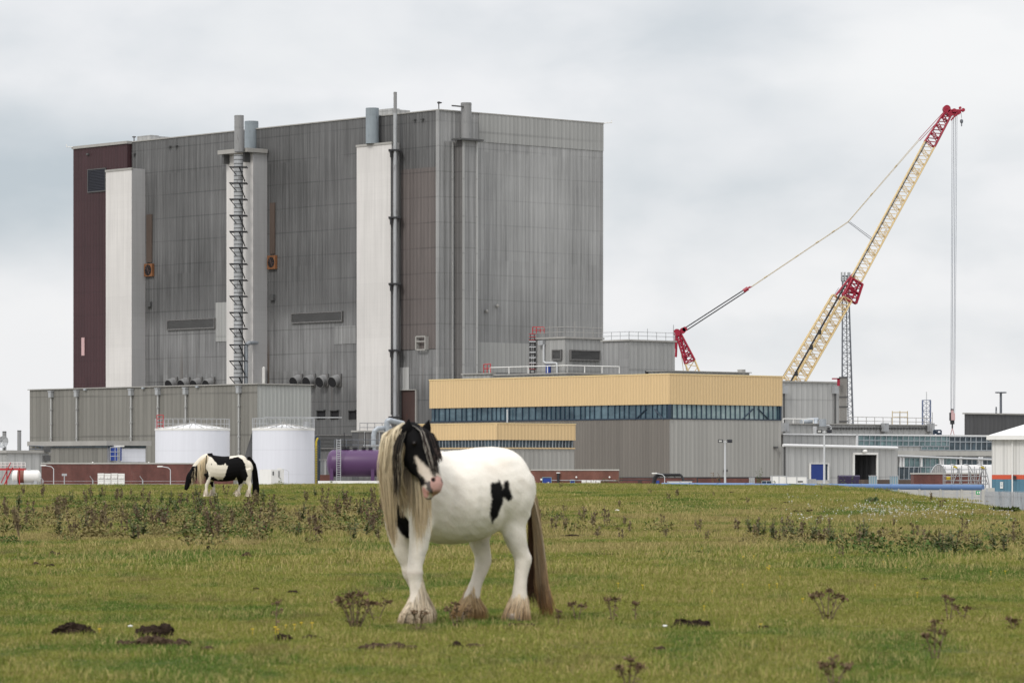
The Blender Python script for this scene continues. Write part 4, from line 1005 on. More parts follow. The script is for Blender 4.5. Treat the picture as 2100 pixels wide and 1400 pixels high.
# low long building: roof storey, then lower front
U1 = Block(1606, 540, 869, 1560, 1925, zb=ZG)
U1.tr = U1.Rt.s(1917)
u1 = simple_block('long_annexe', 'long low grey building with rail along its flat roof', 'building', U1, 'grey_clad', 'grey_light', ch=.12)
for px in (1608, 1813, 1907):
    c = U1.Rt.P(px, 880, .3); mb = MB(); mb.box((c.x, c.y), dA, -dB, -.5, .5, -.2, .5, c.z-.3, c.z+.9); mb.tube((c.x, c.y, c.z-2.2), c, .14, n=6); build('hopper', mb, 'steel', u1)
mb = MB()
for px in np.arange(1700, 1905, 6.2): c = U1.Rt.P(px, 878, .15); mb.box((c.x, c.y), dA, -dB, -.15, .15, -.1, .15, c.z-.15, c.z+.15)
build('bracket', mb, 'trim_dark', u1)
q = rim(U1)
scaffold_rail([U1.Rt.P(1742, 871, -.5), U1.Rt.P(1912, 873.5, -.5)], u1, 1.3, 'trim_pale', 11)
railing('railing', [U1.Rt.P(1606, 870, -.5), U1.Rt.P(1668, 870.5, -.5)], .8, u1, 'white_paint', 2.0, .07, 1)
mb = MB(); c = U1.Rt.P(1830, 872, -2)
for k in range(3): mb.tube(c+Vector((k*1.1, 0, 0)), c+Vector((k*1.1, 0, 2.1)), .07, n=4)
for h in (1.2, 1.9): mb.tube(c+Vector((0, 0, h)), c+Vector((2.2, 0, h)), .07, n=4)
build('gate_frame', mb, 'crane_line', u1)
# silver ductwork on it
du = thing('roof_ductwork', 'silver ventilation ducts and cylinder on the low roof', 'duct', U1.Rt.P(1680, 871, -1))
mb = MB(); q = [U1.Rt.P(1643, 865, -3), U1.Rt.P(1672, 861.5, -3), U1.Rt.P(1672, 889, -1.2)]
mb.path(q, .34, 10); mb.ball(q[1], .35, 10); q2 = [U1.Rt.P(1648, 862, -3.6), U1.Rt.P(1676, 860, -3.6)]; mb.path(q2, .3, 10); build('duct', mb, 'galv', du, smooth=True)
mb = MB(); mb.tube(U1.Rt.P(1687, 874, 1.2), U1.Rt.P(1687, 859, 1.2), .52, n=14); build('cylinder', mb, 'galv', du, smooth=True)
mb = MB(); mb.path([U1.Rt.P(1693, 872, 1.2), U1.Rt.P(1700, 872, 1.2), U1.Rt.P(1704, 876, 1.2), U1.Rt.P(1704, 890, 1.2)], .12, 6); mb.tube(U1.Rt.P(1671, 893, 1.4), U1.Rt.P(1671, 874, 1.4), .3, n=8); build('pipe', mb, 'lamp_steel', du)
# glazed gallery
Wb = Block(1606, 520, 891, 1570, 2060)
Wb.tr = Wb.Rt.s(2050)
wb = thing('glazed_workshop', 'long two storey workshop with glazed upper gallery and dark open bay', 'workshop', Wb.base())
w_, T = Wb.ring('wall', wb, 'grey_clad', 'grey_light'); build('roof', T, 'roof_grey', wb); build('coping', Wb.coping(.18, .2), 'roof_white', wb)
fw = Wb.Rt
def glaz(p0, p1, y0, y1, mat, step, framec, off=.05, rails=()):
    m_ = (p0+p1)/2; a, e = fw.s(p0), fw.s(p1); z0, z1 = fw.z(m_, y1), fw.z(m_, y0)
    mb = MB(); mb.box(fw.O, fw.d, fw.n, a, e, .0, off, z0, z1); o = build('window_strip', mb, mat, wb)
    mb = MB(); s_ = a
    while s_ < e: mb.box(fw.O, fw.d, fw.n, s_, s_+.09, off, off+.12, z0, z1); s_ += step
    for h in (0, 1)+tuple(rails): z = z0+(z1-z0)*h; mb.box(fw.O, fw.d, fw.n, a, e, off, off+.1, z-.06, z+.06)
    build('mullions', mb, framec, o)
glaz(1758, 1945, 892.5, 914, 'glass_teal', 1.15, 'galv', rails=(.5,)); glaz(1945, 2040, 895, 923, 'glass_dark', 1.15, 'galv', rails=(.62,))
glaz(1888, 1945, 915, 922, 'glass_teal', 1.2, 'galv')
mb = MB(); fw.box(mb, 1754, 1757.5, 890, 916, .02, .2); build('pier', mb, 'roof_white', wb)
mb = MB(); fw.box(mb, 1740, 2045, 924, 934, .02, .35); build('panel', mb, 'concrete', wb)
mb = MB(); q0, q1 = fw.P(1797, 932.5, .55), fw.P(2040, 942, .55); mb.tube(q0, q1, .14, n=8); mb.path([fw.P(1797, 933, .5), fw.P(1760, 930, .5)], .10, 6); build('pipe', mb, 'lamp_steel', wb)
glaz(1852, 1960, 938, 962, 'glass_teal', 1.1, 'galv'); glaz(1960, 2035, 938, 955, 'glass_dark', 1.1, 'galv')
glaz(1841, 1885, 957, 983, 'glass_dark', 1.0, 'galv', .16); glaz(1885, 1925, 957, 975, 'glass_teal', 1.0, 'galv', .16)
mb = MB()
for px in (1843, 1849, 1886, 1925, 1930, 1967, 2005, 2010): fw.box(mb, px-1.6, px+1.6, 936, 957, .16, .4)
build('pier', mb, 'roof_white', wb)
# front sheds with white pipe and roller door
Db = Block(1605, 513.5, 915, 1590, 1841)
db = thing('front_shed', 'grey shed with blue roller door and dark open bay under white roof edge', 'shed', Db.base())
L, Rr, T = Db.walls(); L.v, L.f, L.uv = L.v[:4], L.f[:1], L.uv[:4]; build('wall', L, 'grey_clad', db); build('roof', T, 'roof_grey', db)
# right wall with an opening for the open bay
fd = Db.Rt; o0, o1 = fd.s(1751.5), fd.s(1796.5); zo = fd.z(1774, 932)
mb = MB()
def fq(a, b, z0, z1, off=0):
    p0, p1_ = fd.p2(a, off), fd.p2(b, off); mb.face([(p0.x, p0.y, z0), (p1_.x, p1_.y, z0), (p1_.x, p1_.y, z1), (p0.x, p0.y, z1)], [(a, z0), (b, z0), (b, z1), (a, z1)])
fq(0, o0, ZG, Db.zt); fq(o1, Db.tr, ZG, Db.zt); fq(o0, o1, zo, Db.zt)
build('wall', mb, 'grey_light', db)
mb = MB(); mb.box(fd.O, fd.d, fd.n, o0, o1, -9, -8.8, ZG, zo); mb.box(fd.O, fd.d, fd.n, o0-.05, o0, -9, 0, ZG, zo); mb.box(fd.O, fd.d, fd.n, o1, o1+.05, -9, 0, ZG, zo); mb.box(fd.O, fd.d, fd.n, o0, o1, -9, -.02, zo-.001, zo+.05); mb.box(fd.O, fd.d, fd.n, o0, o1, -9, -.02, ZG+.02, ZG+.04)
build('bay_lining', mb, 'grey_dark', db)
mb = MB(); mb.box(fd.O, fd.d, fd.n, o0-.3, o0, .01, .15, ZG, zo+.3); mb.box(fd.O, fd.d, fd.n, o1, o1+.3, .01, .15, ZG, zo+.3); mb.box(fd.O, fd.d, fd.n, o0, o1, .01, .3, zo, zo+.3); build('door_frame', mb, 'white_paint', db)
mb = MB(); q0, q1 = fd.P(1606, 912.5, .3), fd.P(1840, 918, .3); mb.tube(q0, q1, .20, n=8); build('roof_edge_pipe', mb, 'roof_white', db)
mb = MB(); fd.box(mb, 1660.5, 1689, 951.5, 1002, .02, .12); o = build('roller_door', mb, 'blue_paint', db)
mb = MB()
for k in range(24): z = ZG+.15+k*.17; mb.box(fd.O, fd.d, fd.n, fd.s(1660.5), fd.s(1689), .12, .15, z, z+.09) if z < fd.z(1675, 953) else None
build('slats', mb, 'blue_paint', o)
mb = MB(); fd.box(mb, 1659, 1660.5, 950.5, 1002, .02, .25); fd.box(mb, 1696, 1698, 950.5, 1002, .02, .25); fd.box(mb, 1659, 1698, 949.5, 951, .02, .25); build('door_frame', mb, 'white_paint', o)
mb = MB(); fd.box(mb, 1689, 1696, 951, 1002, .02, .06); build('side_light', mb, 'navy', o)
mb = MB(); c = fd.P(1774, 925, .6); mb.ball(c, .35, 8, (1, 1, .7)); build('floodlight', mb, 'white_paint', db)
mb = MB(); fd.box(mb, 1607, 1609, 916, 1002, .02, .2); build('downpipe', mb, 'trim_dark', db)
# dark block far right
Kb2 = Block(1980, 620, 848.5, 1978, 2180); simple_block('dark_block', 'dark charcoal clad block with flat roof behind the white shed', 'building', Kb2, 'grey_dark', 'grey_dark', ch=.2)

# ---- polytunnel shelter
Yp = 330
pn = thing('arched_shelter', 'white arched storage shelter behind the scaffolding', 'shelter', (pt(1975, 990, Yp).x, Yp, ZG))
xa, xb = pt(1903, 0, Yp).x, pt(1946, 0, Yp).x; zpk = pt(0, 952.5, Yp).z; zbs = ZG
mb, mg, mr_ = MB(), MB(), MB(); cxx, rr0 = (xa+xb)/2, (xb-xa)/2
dv = Vector((.93, .36)).normalized(); Ln = 10.5; K = 14
def arc(k, o): 
    a = math.pi*k/K; hgt = zpk-(zbs+1.2)
    return Vector((cxx-rr0*math.cos(a)*1.0, Yp-.2*math.cos(a), zbs+1.2+hgt*math.sin(a)))+Vector((dv.x*o, dv.y*o, 0))
for k in range(K):
    mb.face([arc(k, 0), arc(k+1, 0), arc(k+1, Ln), arc(k, Ln)])
mb.face([(arc(0, 0).x, arc(0, 0).y, zbs), arc(0, 0), arc(0, Ln), (arc(0, Ln).x, arc(0, Ln).y, zbs)]); mb.face([(arc(K, 0).x, arc(K, 0).y, zbs), arc(K, 0), arc(K, Ln), (arc(K, Ln).x, arc(K, Ln).y, zbs)])
build('cover', mb, 'poly_white', pn, smooth=True)
mg.face([(arc(0, 0).x, arc(0, 0).y, zbs)]+[arc(k, 0) for k in range(K+1)]+[(arc(K, 0).x, arc(K, 0).y, zbs)])
mg.face([(arc(0, Ln).x, arc(0, Ln).y, zbs)]+[arc(k, Ln) for k in range(K+1)]+[(arc(K, Ln).x, arc(K, Ln).y, zbs)]); build('end_wall', mg, 'grey_light', pn)
for o_ in np.linspace(0, Ln, 9):
    mr_.path([arc(k, o_)+Vector((0, 0, .03)) for k in range(K+1)], .05, 4)
for k in range(2, K-1): q = arc(k, 0); mr_.tube((q.x, q.y-.05, zbs), (q.x, q.y-.05, q.z), .03, n=4)
build('rib', mr_, 'steel', pn)
wallbox('brick_store', 'low red brick store behind the scaffolding at right', 'building', 1874, 2013, 972, 322, 322, 'brick_red', 2.5)
# ---- scaffolding
Ys = 300; sc = thing('scaffolding', 'tube scaffolding with yellow tags before the red brick store', 'scaffolding', (pt(1980, 990, Ys).x, Ys, ZG))
mb = MB(); r_ = random.Random(4)
for px in (1938, 1955, 1972, 1990, 2002, 2013, 2021):
    for dy in (0, 1.2): mb.tube((pt(px, 0, Ys).x, Ys+dy, ZG), (pt(px, 0, Ys).x, Ys+dy, pt(0, 953+r_.random()*14, Ys).z), .035, n=4)
for py in (962, 976, 985, 992):
    mb.tube(pt(1936, py, Ys), pt(2024, py, Ys), .035, n=4)
for (a, e) in (((1962, 957), (1972, 992)), ((1985, 956), (1994, 993)), ((1955, 990), (1966, 960)), ((2012, 960), (2026, 993)), ((1988, 968), (2002, 995)), ((2005, 990), (2016, 957))):
    mb.tube(pt(*a, Ys-.1), pt(*e, Ys-.1), .035, n=4)
build('tubes', mb, 'steel', sc)
mb = MB()
for (a, e) in (((1955, 956), (1963, 959)), ((2011, 957), (2019, 960)), ((1941, 979), (1949, 979)), ((1941, 982), (1949, 982))): mb.tube(pt(*a, Ys-.2), pt(*e, Ys-.2), .07, n=4)
build('tag_board', mb, 'yellow_paint', sc)
# ---- white, red and blue shed at the right edge
Ysh = 290
sh_ = thing('storage_shed', 'white metal shed with red stripe and blue base at the right edge', 'shed', (pt(2090, 1000, Ysh).x, Ysh, ZG))
x0 = pt(2034, 0, Ysh).x; LN, dep = 22.0, 13.0; ze = pt(0, 893, Ysh).z; zr0, zr1 = pt(0, 973, Ysh).z, pt(0, 982, Ysh).z
sO, sD, sN = (x0, Ysh), (.9900, -.1411), (-.1411, -.9900)
def SP(a_, b_, z): return Vector((x0+sD[0]*a_-sN[0]*b_, Ysh+sD[1]*a_-sN[1]*b_, z))
def shell(zb, zt_, mat, name):
    mb = MB(); mb.box(sO, sD, sN, 0, LN, -dep, 0, zb, zt_); build(name, mb, mat, sh_)
shell(zr0, ze, 'shed_white', 'wall'); shell(zr1, zr0-.005, 'shed_red', 'stripe'); shell(ZG, zr1-.005, 'shed_blue', 'base_wall')
mb = MB(); rz = 2.0
P_ = dict(a=SP(-.35, -.35, ze), b=SP(LN, -.35, ze+.02), c=SP(dep/2-.9, dep/2, ze+rz*.95), d=SP(LN, dep/2, ze+rz), e=SP(-.35, dep+.3, ze), f=SP(LN, dep+.3, ze))
for q in (('a', 'b', 'd', 'c'), ('e', 'a', 'c'), ('f', 'e', 'c', 'd')): mb.face([P_[k] for k in q])
build('roof', mb, 'roof_white', sh_)
mb = MB(); mb.box(sO, sD, sN, -.35, LN, .30, .47, ze-.30, ze+.02); mb.box(sO, sD, sN, -.40, -.25, -dep-.3, .30, ze-.30, ze+.02); build('gutter', mb, 'white_paint', sh_)
fs = Face(sO, Vector(sD), Vector(sN))
mb = MB(); c = fs.P(2076, 900, .12); mb.tube((c.x, c.y, ZG), (c.x, c.y, ze-.3), .055, n=8); build('downpipe', mb, 'white_paint', sh_)
mb = MB(); c = fs.P(2037, 899, .3); mb.tube(c+Vector((-.3, 0, .05)), c+Vector((.25, 0, -.03)), .09, n=8); build('camera_box', mb, 'trim_dark', sh_)
mb = MB(); fs.box(mb, 2078, 2084, 975, 981, .01, .2); build('wall_lamp', mb, 'black_steel', sh_)
mb = MB(); fs.box(mb, 2051, 2057, 988, 1001, .01, .06); o = build('notice', mb, 'white_paint', sh_)
mb = MB()
for k in range(3): fs.box(mb, 2052, 2056, 990+k*3, 991.2+k*3, .065, .075)
build('notice_print', mb, 'teal_box', o)
# ---- palisade fence
def palisade(p0, p1, top, Y0, Y1, label, step=.155, pale_only=False):
    a, e = pt(p0, top, Y0), pt(p1, top, Y1); e.z = a.z
    d = (e-a); Ln = math.hypot(d.x, d.y); d2 = Vector((d.x, d.y)).normalized(); n2 = Vector((d2.y, -d2.x))
    t = thing('palisade_fence', label, 'fence', ((a.x+e.x)/2, (a.y+e.y)/2, ZG)); zb = a.z-2.4
    mb = MB(); k = 0.0
    while k < Ln:
        mb.box((a.x, a.y), d2, n2, k, k+.065, 0, .02, zb+.08, a.z-.12)
        q0, q1 = Vector((a.x, a.y))+d2*k, Vector((a.x, a.y))+d2*(k+.065); m_ = (q0+q1)/2
        mb.face([(q0.x, q0.y, a.z-.12), (q1.x, q1.y, a.z-.12), (m_.x, m_.y, a.z)]); k += step
    build('pales', mb, 'steel', t)
    mb = MB()
    for h in (.45, 1.95): mb.box((a.x, a.y), d2, n2, 0, Ln, -.06, -.01, zb+h, zb+h+.05)
    build('rail', mb, 'steel', t)
    k = 0
    while k < Ln: mb = MB(); mb.box((a.x, a.y), d2, n2, k-.05, k+.05, -.16, -.07, zb, a.z-.1); build('post', mb, 'steel', t); k += 2.75
    return t, a, e
t, a, e = palisade(2010, 2108, 1003.5, 262, 250, 'grey steel palisade fence before the white and blue shed')
tag(t, None)
wf = thing('mesh_fence', 'pale grey mesh fence with steel posts below the end of the blue pipe', 'fence', (pt(1965, 1010, 268).x, 268, ZG))
for px in (1897, 1933, 1963, 1994, 2024): mb = MB(); q = pt(px, 1001, 268); mb.box((q.x, q.y), (1, 0), (0, -1), -.07, .07, -.05, .05, ZG, q.z); build('post', mb, 'steel', wf)
mb = MB(); x = pt(1880, 0, 268).x
while x < pt(2026, 0, 268).x: mb.tube((x, 268, ZG), (x, 268, pt(0, 1004, 268).z), .008, n=3, caps=False); x += .16
for py in (1004, 1011, 1019, 1030): mb.tube(pt(1880, py, 268), pt(2026, py, 268), .02, n=3)
build('mesh', mb, 'steel', wf)
mb = MB(); q = pt(2006.5, 1009.5, 267.8); mb.box((q.x, q.y), (1, 0), (0, -1), -.17, .17, 0, .03, q.z-.13, q.z+.13); o = build('sign', mb, 'green_sign', wf)
mb = MB(); 
for s_ in (-.1, .03): mb.box((q.x+s_, q.y-.035), (1, 0), (0, -1), 0, .07, 0, .01, q.z-.06, q.z+.07)
build('symbol', mb, 'white_paint', o)
# concrete wall behind the fence, yard clutter
wallbox('concrete_wall', 'pale concrete wall between the mesh fence and the brick store', 'wall', 1845, 2040, 1000, 285, 285, 'concrete', .3, False)
wallbox('dark_wall', 'low brown concrete wall before the dark open bay', 'wall', 1762, 1875, 983, 350, 350, 'rust_pale', .3, False)
for px, lb in ((1790, 'teal steel skip box before the dark open bay'), (1833, 'teal steel skip box left of the red brick store')):
    q = pt(px, 976, 345); w = 14/FPX*345
    t = thing('skip_box', lb, 'box', (q.x, q.y, ZG))
    mb = MB(); mb.box((q.x, q.y), (1, 0), (0, -1), -w/2, w/2, -.6, .6, ZG, q.z); build('body', mb, 'teal_box', t)
    mb = MB(); mb.box((q.x, q.y), (1, 0), (0, -1), -w/2-.04, w/2+.04, -.66, .66, q.z+.002, q.z+.07)
    for k in range(4): mb.box((q.x, q.y), (1, 0), (0, -1), -w/2+w*k/3-.03, -w/2+w*k/3+.03, .6, .66, ZG, q.z)
    build('rib', mb, 'steel', t)
# plum coloured covered pile
t = thing('covered_trailer', 'dark plum sheeted trailer beside the blue roller door', 'trailer', (pt(1740, 990, 380).x, 380, ZG))
mb = MB(); a, e = pt(1719, 974, 380), pt(1762, 974, 380); 
prof = [(-.9, ZG+.9), (-.9, a.z-.12), (-.5, a.z), (.5, a.z), (.9, a.z-.12), (.9, ZG+.9)]
for (h0, z0), (h1, z1) in zip(prof[:-1], prof[1:]): mb.face([(a.x, 380+h0, z0), (e.x, 380+h0, z0), (e.x, 380+h1, z1), (a.x, 380+h1, z1)])
mb.face([(a.x, 380+h, z) for h, z in prof]); mb.face([(e.x, 380+h, z) for h, z in prof]); build('sheet', mb, 'plum', t)
mb = MB(); mb.box((a.x, 380), (1, 0), (0, -1), 0, e.x-a.x, -.85, .85, ZG+.7, ZG+.88)
for x_ in (a.x+.5, e.x-.6): mb.tube((x_, 379.1, ZG+.4), (x_, 379.3, ZG+.4), .4, n=14); mb.tube((x_, 380.7, ZG+.4), (x_, 380.9, ZG+.4), .4, n=14)
build('chassis', mb, 'black_steel', t)
# white portable cabins and green skip
for (p0, p1, y0, y1, Y, mat, lb, cat, nm) in (
        (1583, 1612, 976, 1000, 352, 'white_paint', 'white portable cabin left of the other cabin under the big hall', 'cabin', 'portable_cabin'),
        (1613, 1655, 977, 1000, 350, 'white_paint', 'white portable cabin left of the blue roller door', 'cabin', 'portable_cabin'),
        (1657, 1673, 983, 1000, 348, 'grey_light', 'small pale skip under the blue roller door', 'skip', 'skip'),
        (1674, 1700, 985, 1000, 346, 'concrete', 'low stack of pale concrete blocks by the blue roller door', 'blocks', 'concrete_blocks'),
        (1370, 1419, 987.5, 995, 345, 'white_paint', 'long low white container roof above the blue pipe', 'container', 'container'),
        (1537, 1547, 979.5, 1000, 352, 'grey_light', 'small grey cabinet among bushes under the big hall', 'cabinet', 'cabinet'),
        (1562, 1582, 986, 1000, 353, 'navy', 'small navy box beside the white cabins', 'box', 'storage_box')):
    a, e = pt(p0, y0, Y), pt(p1, y0, Y)
    t = thing(nm, lb, cat, ((a.x+e.x)/2, Y, ZG)); w = e.x-a.x
    mb = MB(); mb.box((a.x, Y), (1, 0), (0, -1), 0, w, -2 if w > 1.2 else -.6, 0, ZG+.1, a.z); build('body', mb, mat, t)
    mb = MB(); mb.box((a.x, Y), (1, 0), (0, -1), -.03, w+.03, -2.03 if w > 1.2 else -.63, .03, a.z+.002, a.z+.05)
    for k in range(3): mb.box((a.x, Y), (1, 0), (0, -1), w*k/2-.03, w*k/2+.03, .0, .04, ZG+.1, a.z)
    build('frame', mb, 'steel', t)
    if cat == 'cabin' and w > 1.5:
        mb = MB(); mb.box((a.x, Y), (1, 0), (0, -1), w*.55, w*.8, 0, .03, a.z-.5, a.z-.38); build('vent', mb, 'black_steel', t)
# ---- blue pipe along the crest
Yb0, Yb1 = 262, 246
q0, q1 = pt(1358, 994.5, Yb0), pt(2016, 999, Yb1)
bpz = thing('blue_pipe', 'long bright blue pipe lying along the edge of the field', 'pipe', ((q0.x+q1.x)/2, (Yb0+Yb1)/2, ZG))
mb = MB(); q0 = Vector((q0.x, q0.y, q0.z)); mb.tube(q0, q1, .165, .19, n=14); mb.tube(q0+Vector((0, .3, .05)), pt(1545, 993.5, 259), .12, n=8); build('pipe', mb, 'blue_pipe', bpz, smooth=True)
mb = MB(); n_ = 16
for k in range(n_+1):
    c = q0.lerp(q1, k/n_); mb.box((c.x, c.y), (1, 0), (0, -1), -.08, .08, -.15, .15, ZG, c.z-.12)
build('support', mb, 'concrete', bpz)
mb = MB()
for k in range(1, 11): c0_, c1_ = q0.lerp(q1, k/11), q0.lerp(q1, k/11+.0016); mb.tube(c0_, c1_, .20, n=14)
build('joint', mb, 'blue_pipe', bpz)
# ---- floodlight columns
def flood(px, top, Y, label):
    b0 = Vector((pt(px, 0, Y).x, Y, ZG)); tp = pt(px, top, Y)
    t = thing('floodlight_column', label, 'street lamp', b0, 'double headed floodlight columns')
    mb = MB(); mb.tube(b0, tp, .10, .065, n=10); build('column', mb, 'lamp_steel', t, smooth=True)
    mb = MB(); mb.tube(tp+Vector((-.22, 0, -.03)), tp+Vector((.22, 0, -.03)), .035, n=6); mb.box((tp.x, tp.y), (1, 0), (0, -1), -.05, .05, -.06, .1, tp.z-.1, tp.z+.08); build('cross_arm', mb, 'lamp_steel', t)
    for s_ in (-1, 1):
        mb = MB(); cx_ = tp.x+s_*.36
        mb.face([(cx_-.19, Y-.2, tp.z-.08), (cx_+.19, Y-.2, tp.z-.04), (cx_+.17, Y-.12, tp.z+.17), (cx_-.15, Y-.12, tp.z+.17)])
        mb.box((cx_, Y), (1, 0), (0, -1), -.2, .2, -.12, .11, tp.z-.09, tp.z+.16); o = build('lamp_head', mb, 'black_steel', t)
        mb = MB(); mb.box((cx_-.02, Y-.2), (1, 0), (0, -1), -.12, .12, 0, .02, tp.z-.03, tp.z+.10); build('lens', mb, 'lens' if s_ < 0 else 'louvre_dark', o)
flood(1487, 905, 300, 'grey double headed floodlight column before the big hall grey wall')
flood(1690.5, 885, 285, 'tall double headed floodlight column in front of the blue roller door')
# tall mast far right
Ym = 640; t = thing('light_mast', 'tall thin light mast with ring of lamps above the dark block', 'light mast', (pt(2052.5, 0, Ym).x, Ym, ZG))
tp = pt(2052.5, 806, Ym); mb = MB(); mb.tube((tp.x, Ym, ZG), tp, .28, .2, n=8); build('mast', mb, 'tower_steel', t)
mb = MB()
for k in range(8):
    a = 2*math.pi*k/8; mb.tube(tp, tp+Vector((math.cos(a)*.75, math.sin(a)*.75, .1)), .05, n=4); c = tp+Vector((math.cos(a)*.72, math.sin(a)*.72, .12)); mb.ball(c, .22, 6, (1.3, 1.3, .6))
build('lamp_ring', mb, 'tower_steel', t)
t = thing('lattice_mast', 'tiny lattice mast beside the tall light mast', 'mast', (pt(2043, 0, 650).x, 650, ZG)); mb = MB()
lattice(mb, (pt(2043, 0, 650).x, 650, ZG), pt(2043, 834, 650), Vector((1, 0, 0)), Vector((0, 1, 0)), 1.0, .12, 16, .05, .03); build('lattice', mb, 'tower_steel', t)

# ================================================================== lattice towers
Yt = 800; t = thing('lattice_tower', 'tall dark lattice radio tower partly behind the crane boom', 'tower', (pt(1736, 0, Yt).x, Yt, ZG))
mb = MB(); lattice(mb, (pt(1740, 0, Yt).x, Yt, ZG), pt(1734, 577, Yt), Vector((1, 0, 0)), Vector((0, 1, 0)), 2.7, 1.25, 34, .10, .055); build('lattice', mb, 'tower_steel', t)
mb = MB(); c = pt(1734, 577, Yt); mb.tube(c, c+Vector((0, 0, .15)), .95, n=12)
for k in range(10):
    a = 2*math.pi*k/10; b_ = 2*math.pi*(k+1)/10; p_, q_ = [c+Vector((math.cos(w)*.9, math.sin(w)*.9, 0)) for w in (a, b_)]
    mb.tube(p_, p_+Vector((0, 0, 1.0)), .05, n=4); [mb.tube(p_+Vector((0, 0, h)), q_+Vector((0, 0, h)), .04, n=4) for h in (.5, 1.0)]
c2_ = c+Vector((0, 0, 1.1)); mb.tube(c2_, c2_+Vector((0, 0, .12)), .85, n=12); build('platform', mb, 'tower_steel', t)
mb = MB()
for k in range(7): a = 2*math.pi*k/7; mb.box((c.x+math.cos(a)*.9, c.y+math.sin(a)*.9), (1, 0), (0, -1), -.13, .13, -.06, .06, c.z+.2, c.z+1.9)
build('antenna', mb, 'steel', t)
mb = MB(); mb.tube((pt(1741, 0, Yt).x, Yt-.3, ZG), pt(1735, 580, Yt-.3), .10, n=5); build('cable_run', mb, 'black_steel', t)
Yl = 600; t = thing('lattice_tower', 'short square blue lattice tower above the long workshop roof', 'tower', (pt(1900, 0, Yl).x, Yl, ZG))
mb = MB(); lattice(mb, (pt(1900, 0, Yl).x, Yl, ZG), pt(1900, 820, Yl), Vector((1, 0, 0)), Vector((0, 1, 0)), 1.22, 1.22, 16, .065, .035); build('lattice', mb, 'tower_blue', t)
mb = MB(); q = pt(1900, 819, Yl); mb.tube(q-Vector((0, 0, 4)), q+Vector((0, 0, 1.2)), .07, n=6); build('mast', mb, 'lamp_steel', t)
t = thing('roof_frame', 'small dark blue steel frame at the end of the long low roof', 'frame', (pt(1926, 0, 545).x, 545, ZG)); mb = MB()
for (a, e) in (((1915, 882), (1930, 882)), ((1915, 882), (1915, 893)), ((1930, 882), (1930, 893)), ((1917, 884), (1928, 892)), ((1915, 888), (1930, 888)), ((1922, 882), (1922, 893))): mb.tube(pt(*a, 545), pt(*e, 545), .11, n=4)
mb.tube(pt(1922, 893, 545), (pt(1922, 0, 545).x, 545, ZG), .1, n=4); build('frame', mb, 'navy', t)

# ================================================================== crane
Yc = 760
def C3(px, py, dy=0.0): return pt(px, py, Yc+dy)
cr = thing('crawler_crane', 'giant lattice boom crane with cream boom and red tip', 'crane', C3(1508, 990))
def perp(p0, p1):
    d = (Vector(p1)-Vector(p0)).normalized(); return d.cross(Vector((0, 1, 0))).normalized()
Yv = Vector((0, 1, 0))
# upper boom
b0, b1 = C3(1756, 573), C3(1906.5, 296)
mb = MB(); lattice(mb, b0, b1, perp(b0, b1), Yv, 2.2, 2.2, 30, .125, .065)
for f in (.18, .33, .56, .78): c = b0.lerp(b1, f); [mb.tube(c+perp(b0, b1)*(.55+k*.25)*s_, c+perp(b0, b1)*(.4+k*.25)*s_+(b1-b0).normalized()*1.4, .07, n=4) for k in range(2) for s_ in (-1, 1)]
build('boom', mb, 'crane_yellow', cr)
mb = MB(); o = (b1-b0).normalized(); sd_ = perp(b0, b1)
for s_ in (1.0, ): mb.tube(b0+sd_*.85-Yv*1.3, b1+sd_*.85-Yv*1.3, .10, n=5)
build('hoist_cable', mb, 'black_steel', cr)
t0, t1 = C3(1906.5, 296), C3(1942, 236)
mb = MB(); lattice(mb, t0, t1, perp(t0, t1), Yv, 2.2, 1.5, 7, .17, .10)
mb.tube(t1+Vector((-.6, 0, .5)), t1+Vector((-.6, 0, 1.2)), .2, n=6)
for (px, py, r_) in ((1941, 224, .75), (1949, 232, .6), (1956, 229, .55), (1960, 234, .45), (1966, 231, .4)):
    c = C3(px, py); mb.tube(c-Yv*.9, c+Yv*.9, r_, n=12)
for (a, e) in (((1935, 240), (1941, 222)), ((1941, 222), (1960, 230)), ((1950, 247), (1964, 232)), ((1945, 240), (1958, 234)), ((1950, 226), (1975, 226)), ((1960, 233), (1975, 225)), ((1941, 232), (1975, 227))):
    for dy in (-.8, .8): mb.tube(C3(*a, dy), C3(*e, dy), .16, n=5)
c = C3(1975, 226); mb.tube(c-Yv*.4, c+Yv*.4, .38, n=10); c = C3(1969, 221.5); mb.tube(c-Yv*.3, c+Yv*.3, .26, n=10)
build('boom_tip', mb, 'crane_red', cr)
# junction
j0, j1 = C3(1728, 618), C3(1754, 573)
mb = MB(); sd_ = perp(j0, j1)
for dy in (-1.6, 1.6): mb.tube(C3(1712, 608, dy), C3(1749, 562, 0), .22, n=5); mb.tube(C3(1748, 612, dy), C3(1763, 578, 0), .22, n=5); mb.tube(C3(1728, 606, dy), C3(1752, 566, 0), .3, n=5); mb.tube(C3(1712, 608, dy), C3(1745, 618, dy), .2, n=5)
mb2 = MB(); lattice(mb, C3(1742, 615), C3(1758, 577), sd_, Yv, 3.0, 2.4, 4, .2, .13)
for k in range(5): f = k/5; mb.tube(C3(1712+34*f, 608-44*f, -1.2), C3(1748+12*f, 614-30*f, -1.2), .12, n=4)
mb.face([C3(1727, 606, -1.5), C3(1736, 604, -1.5), C3(1755, 568, -.8), C3(1748, 563, -.8)])
build('boom_junction', mb, 'crane_red', cr)
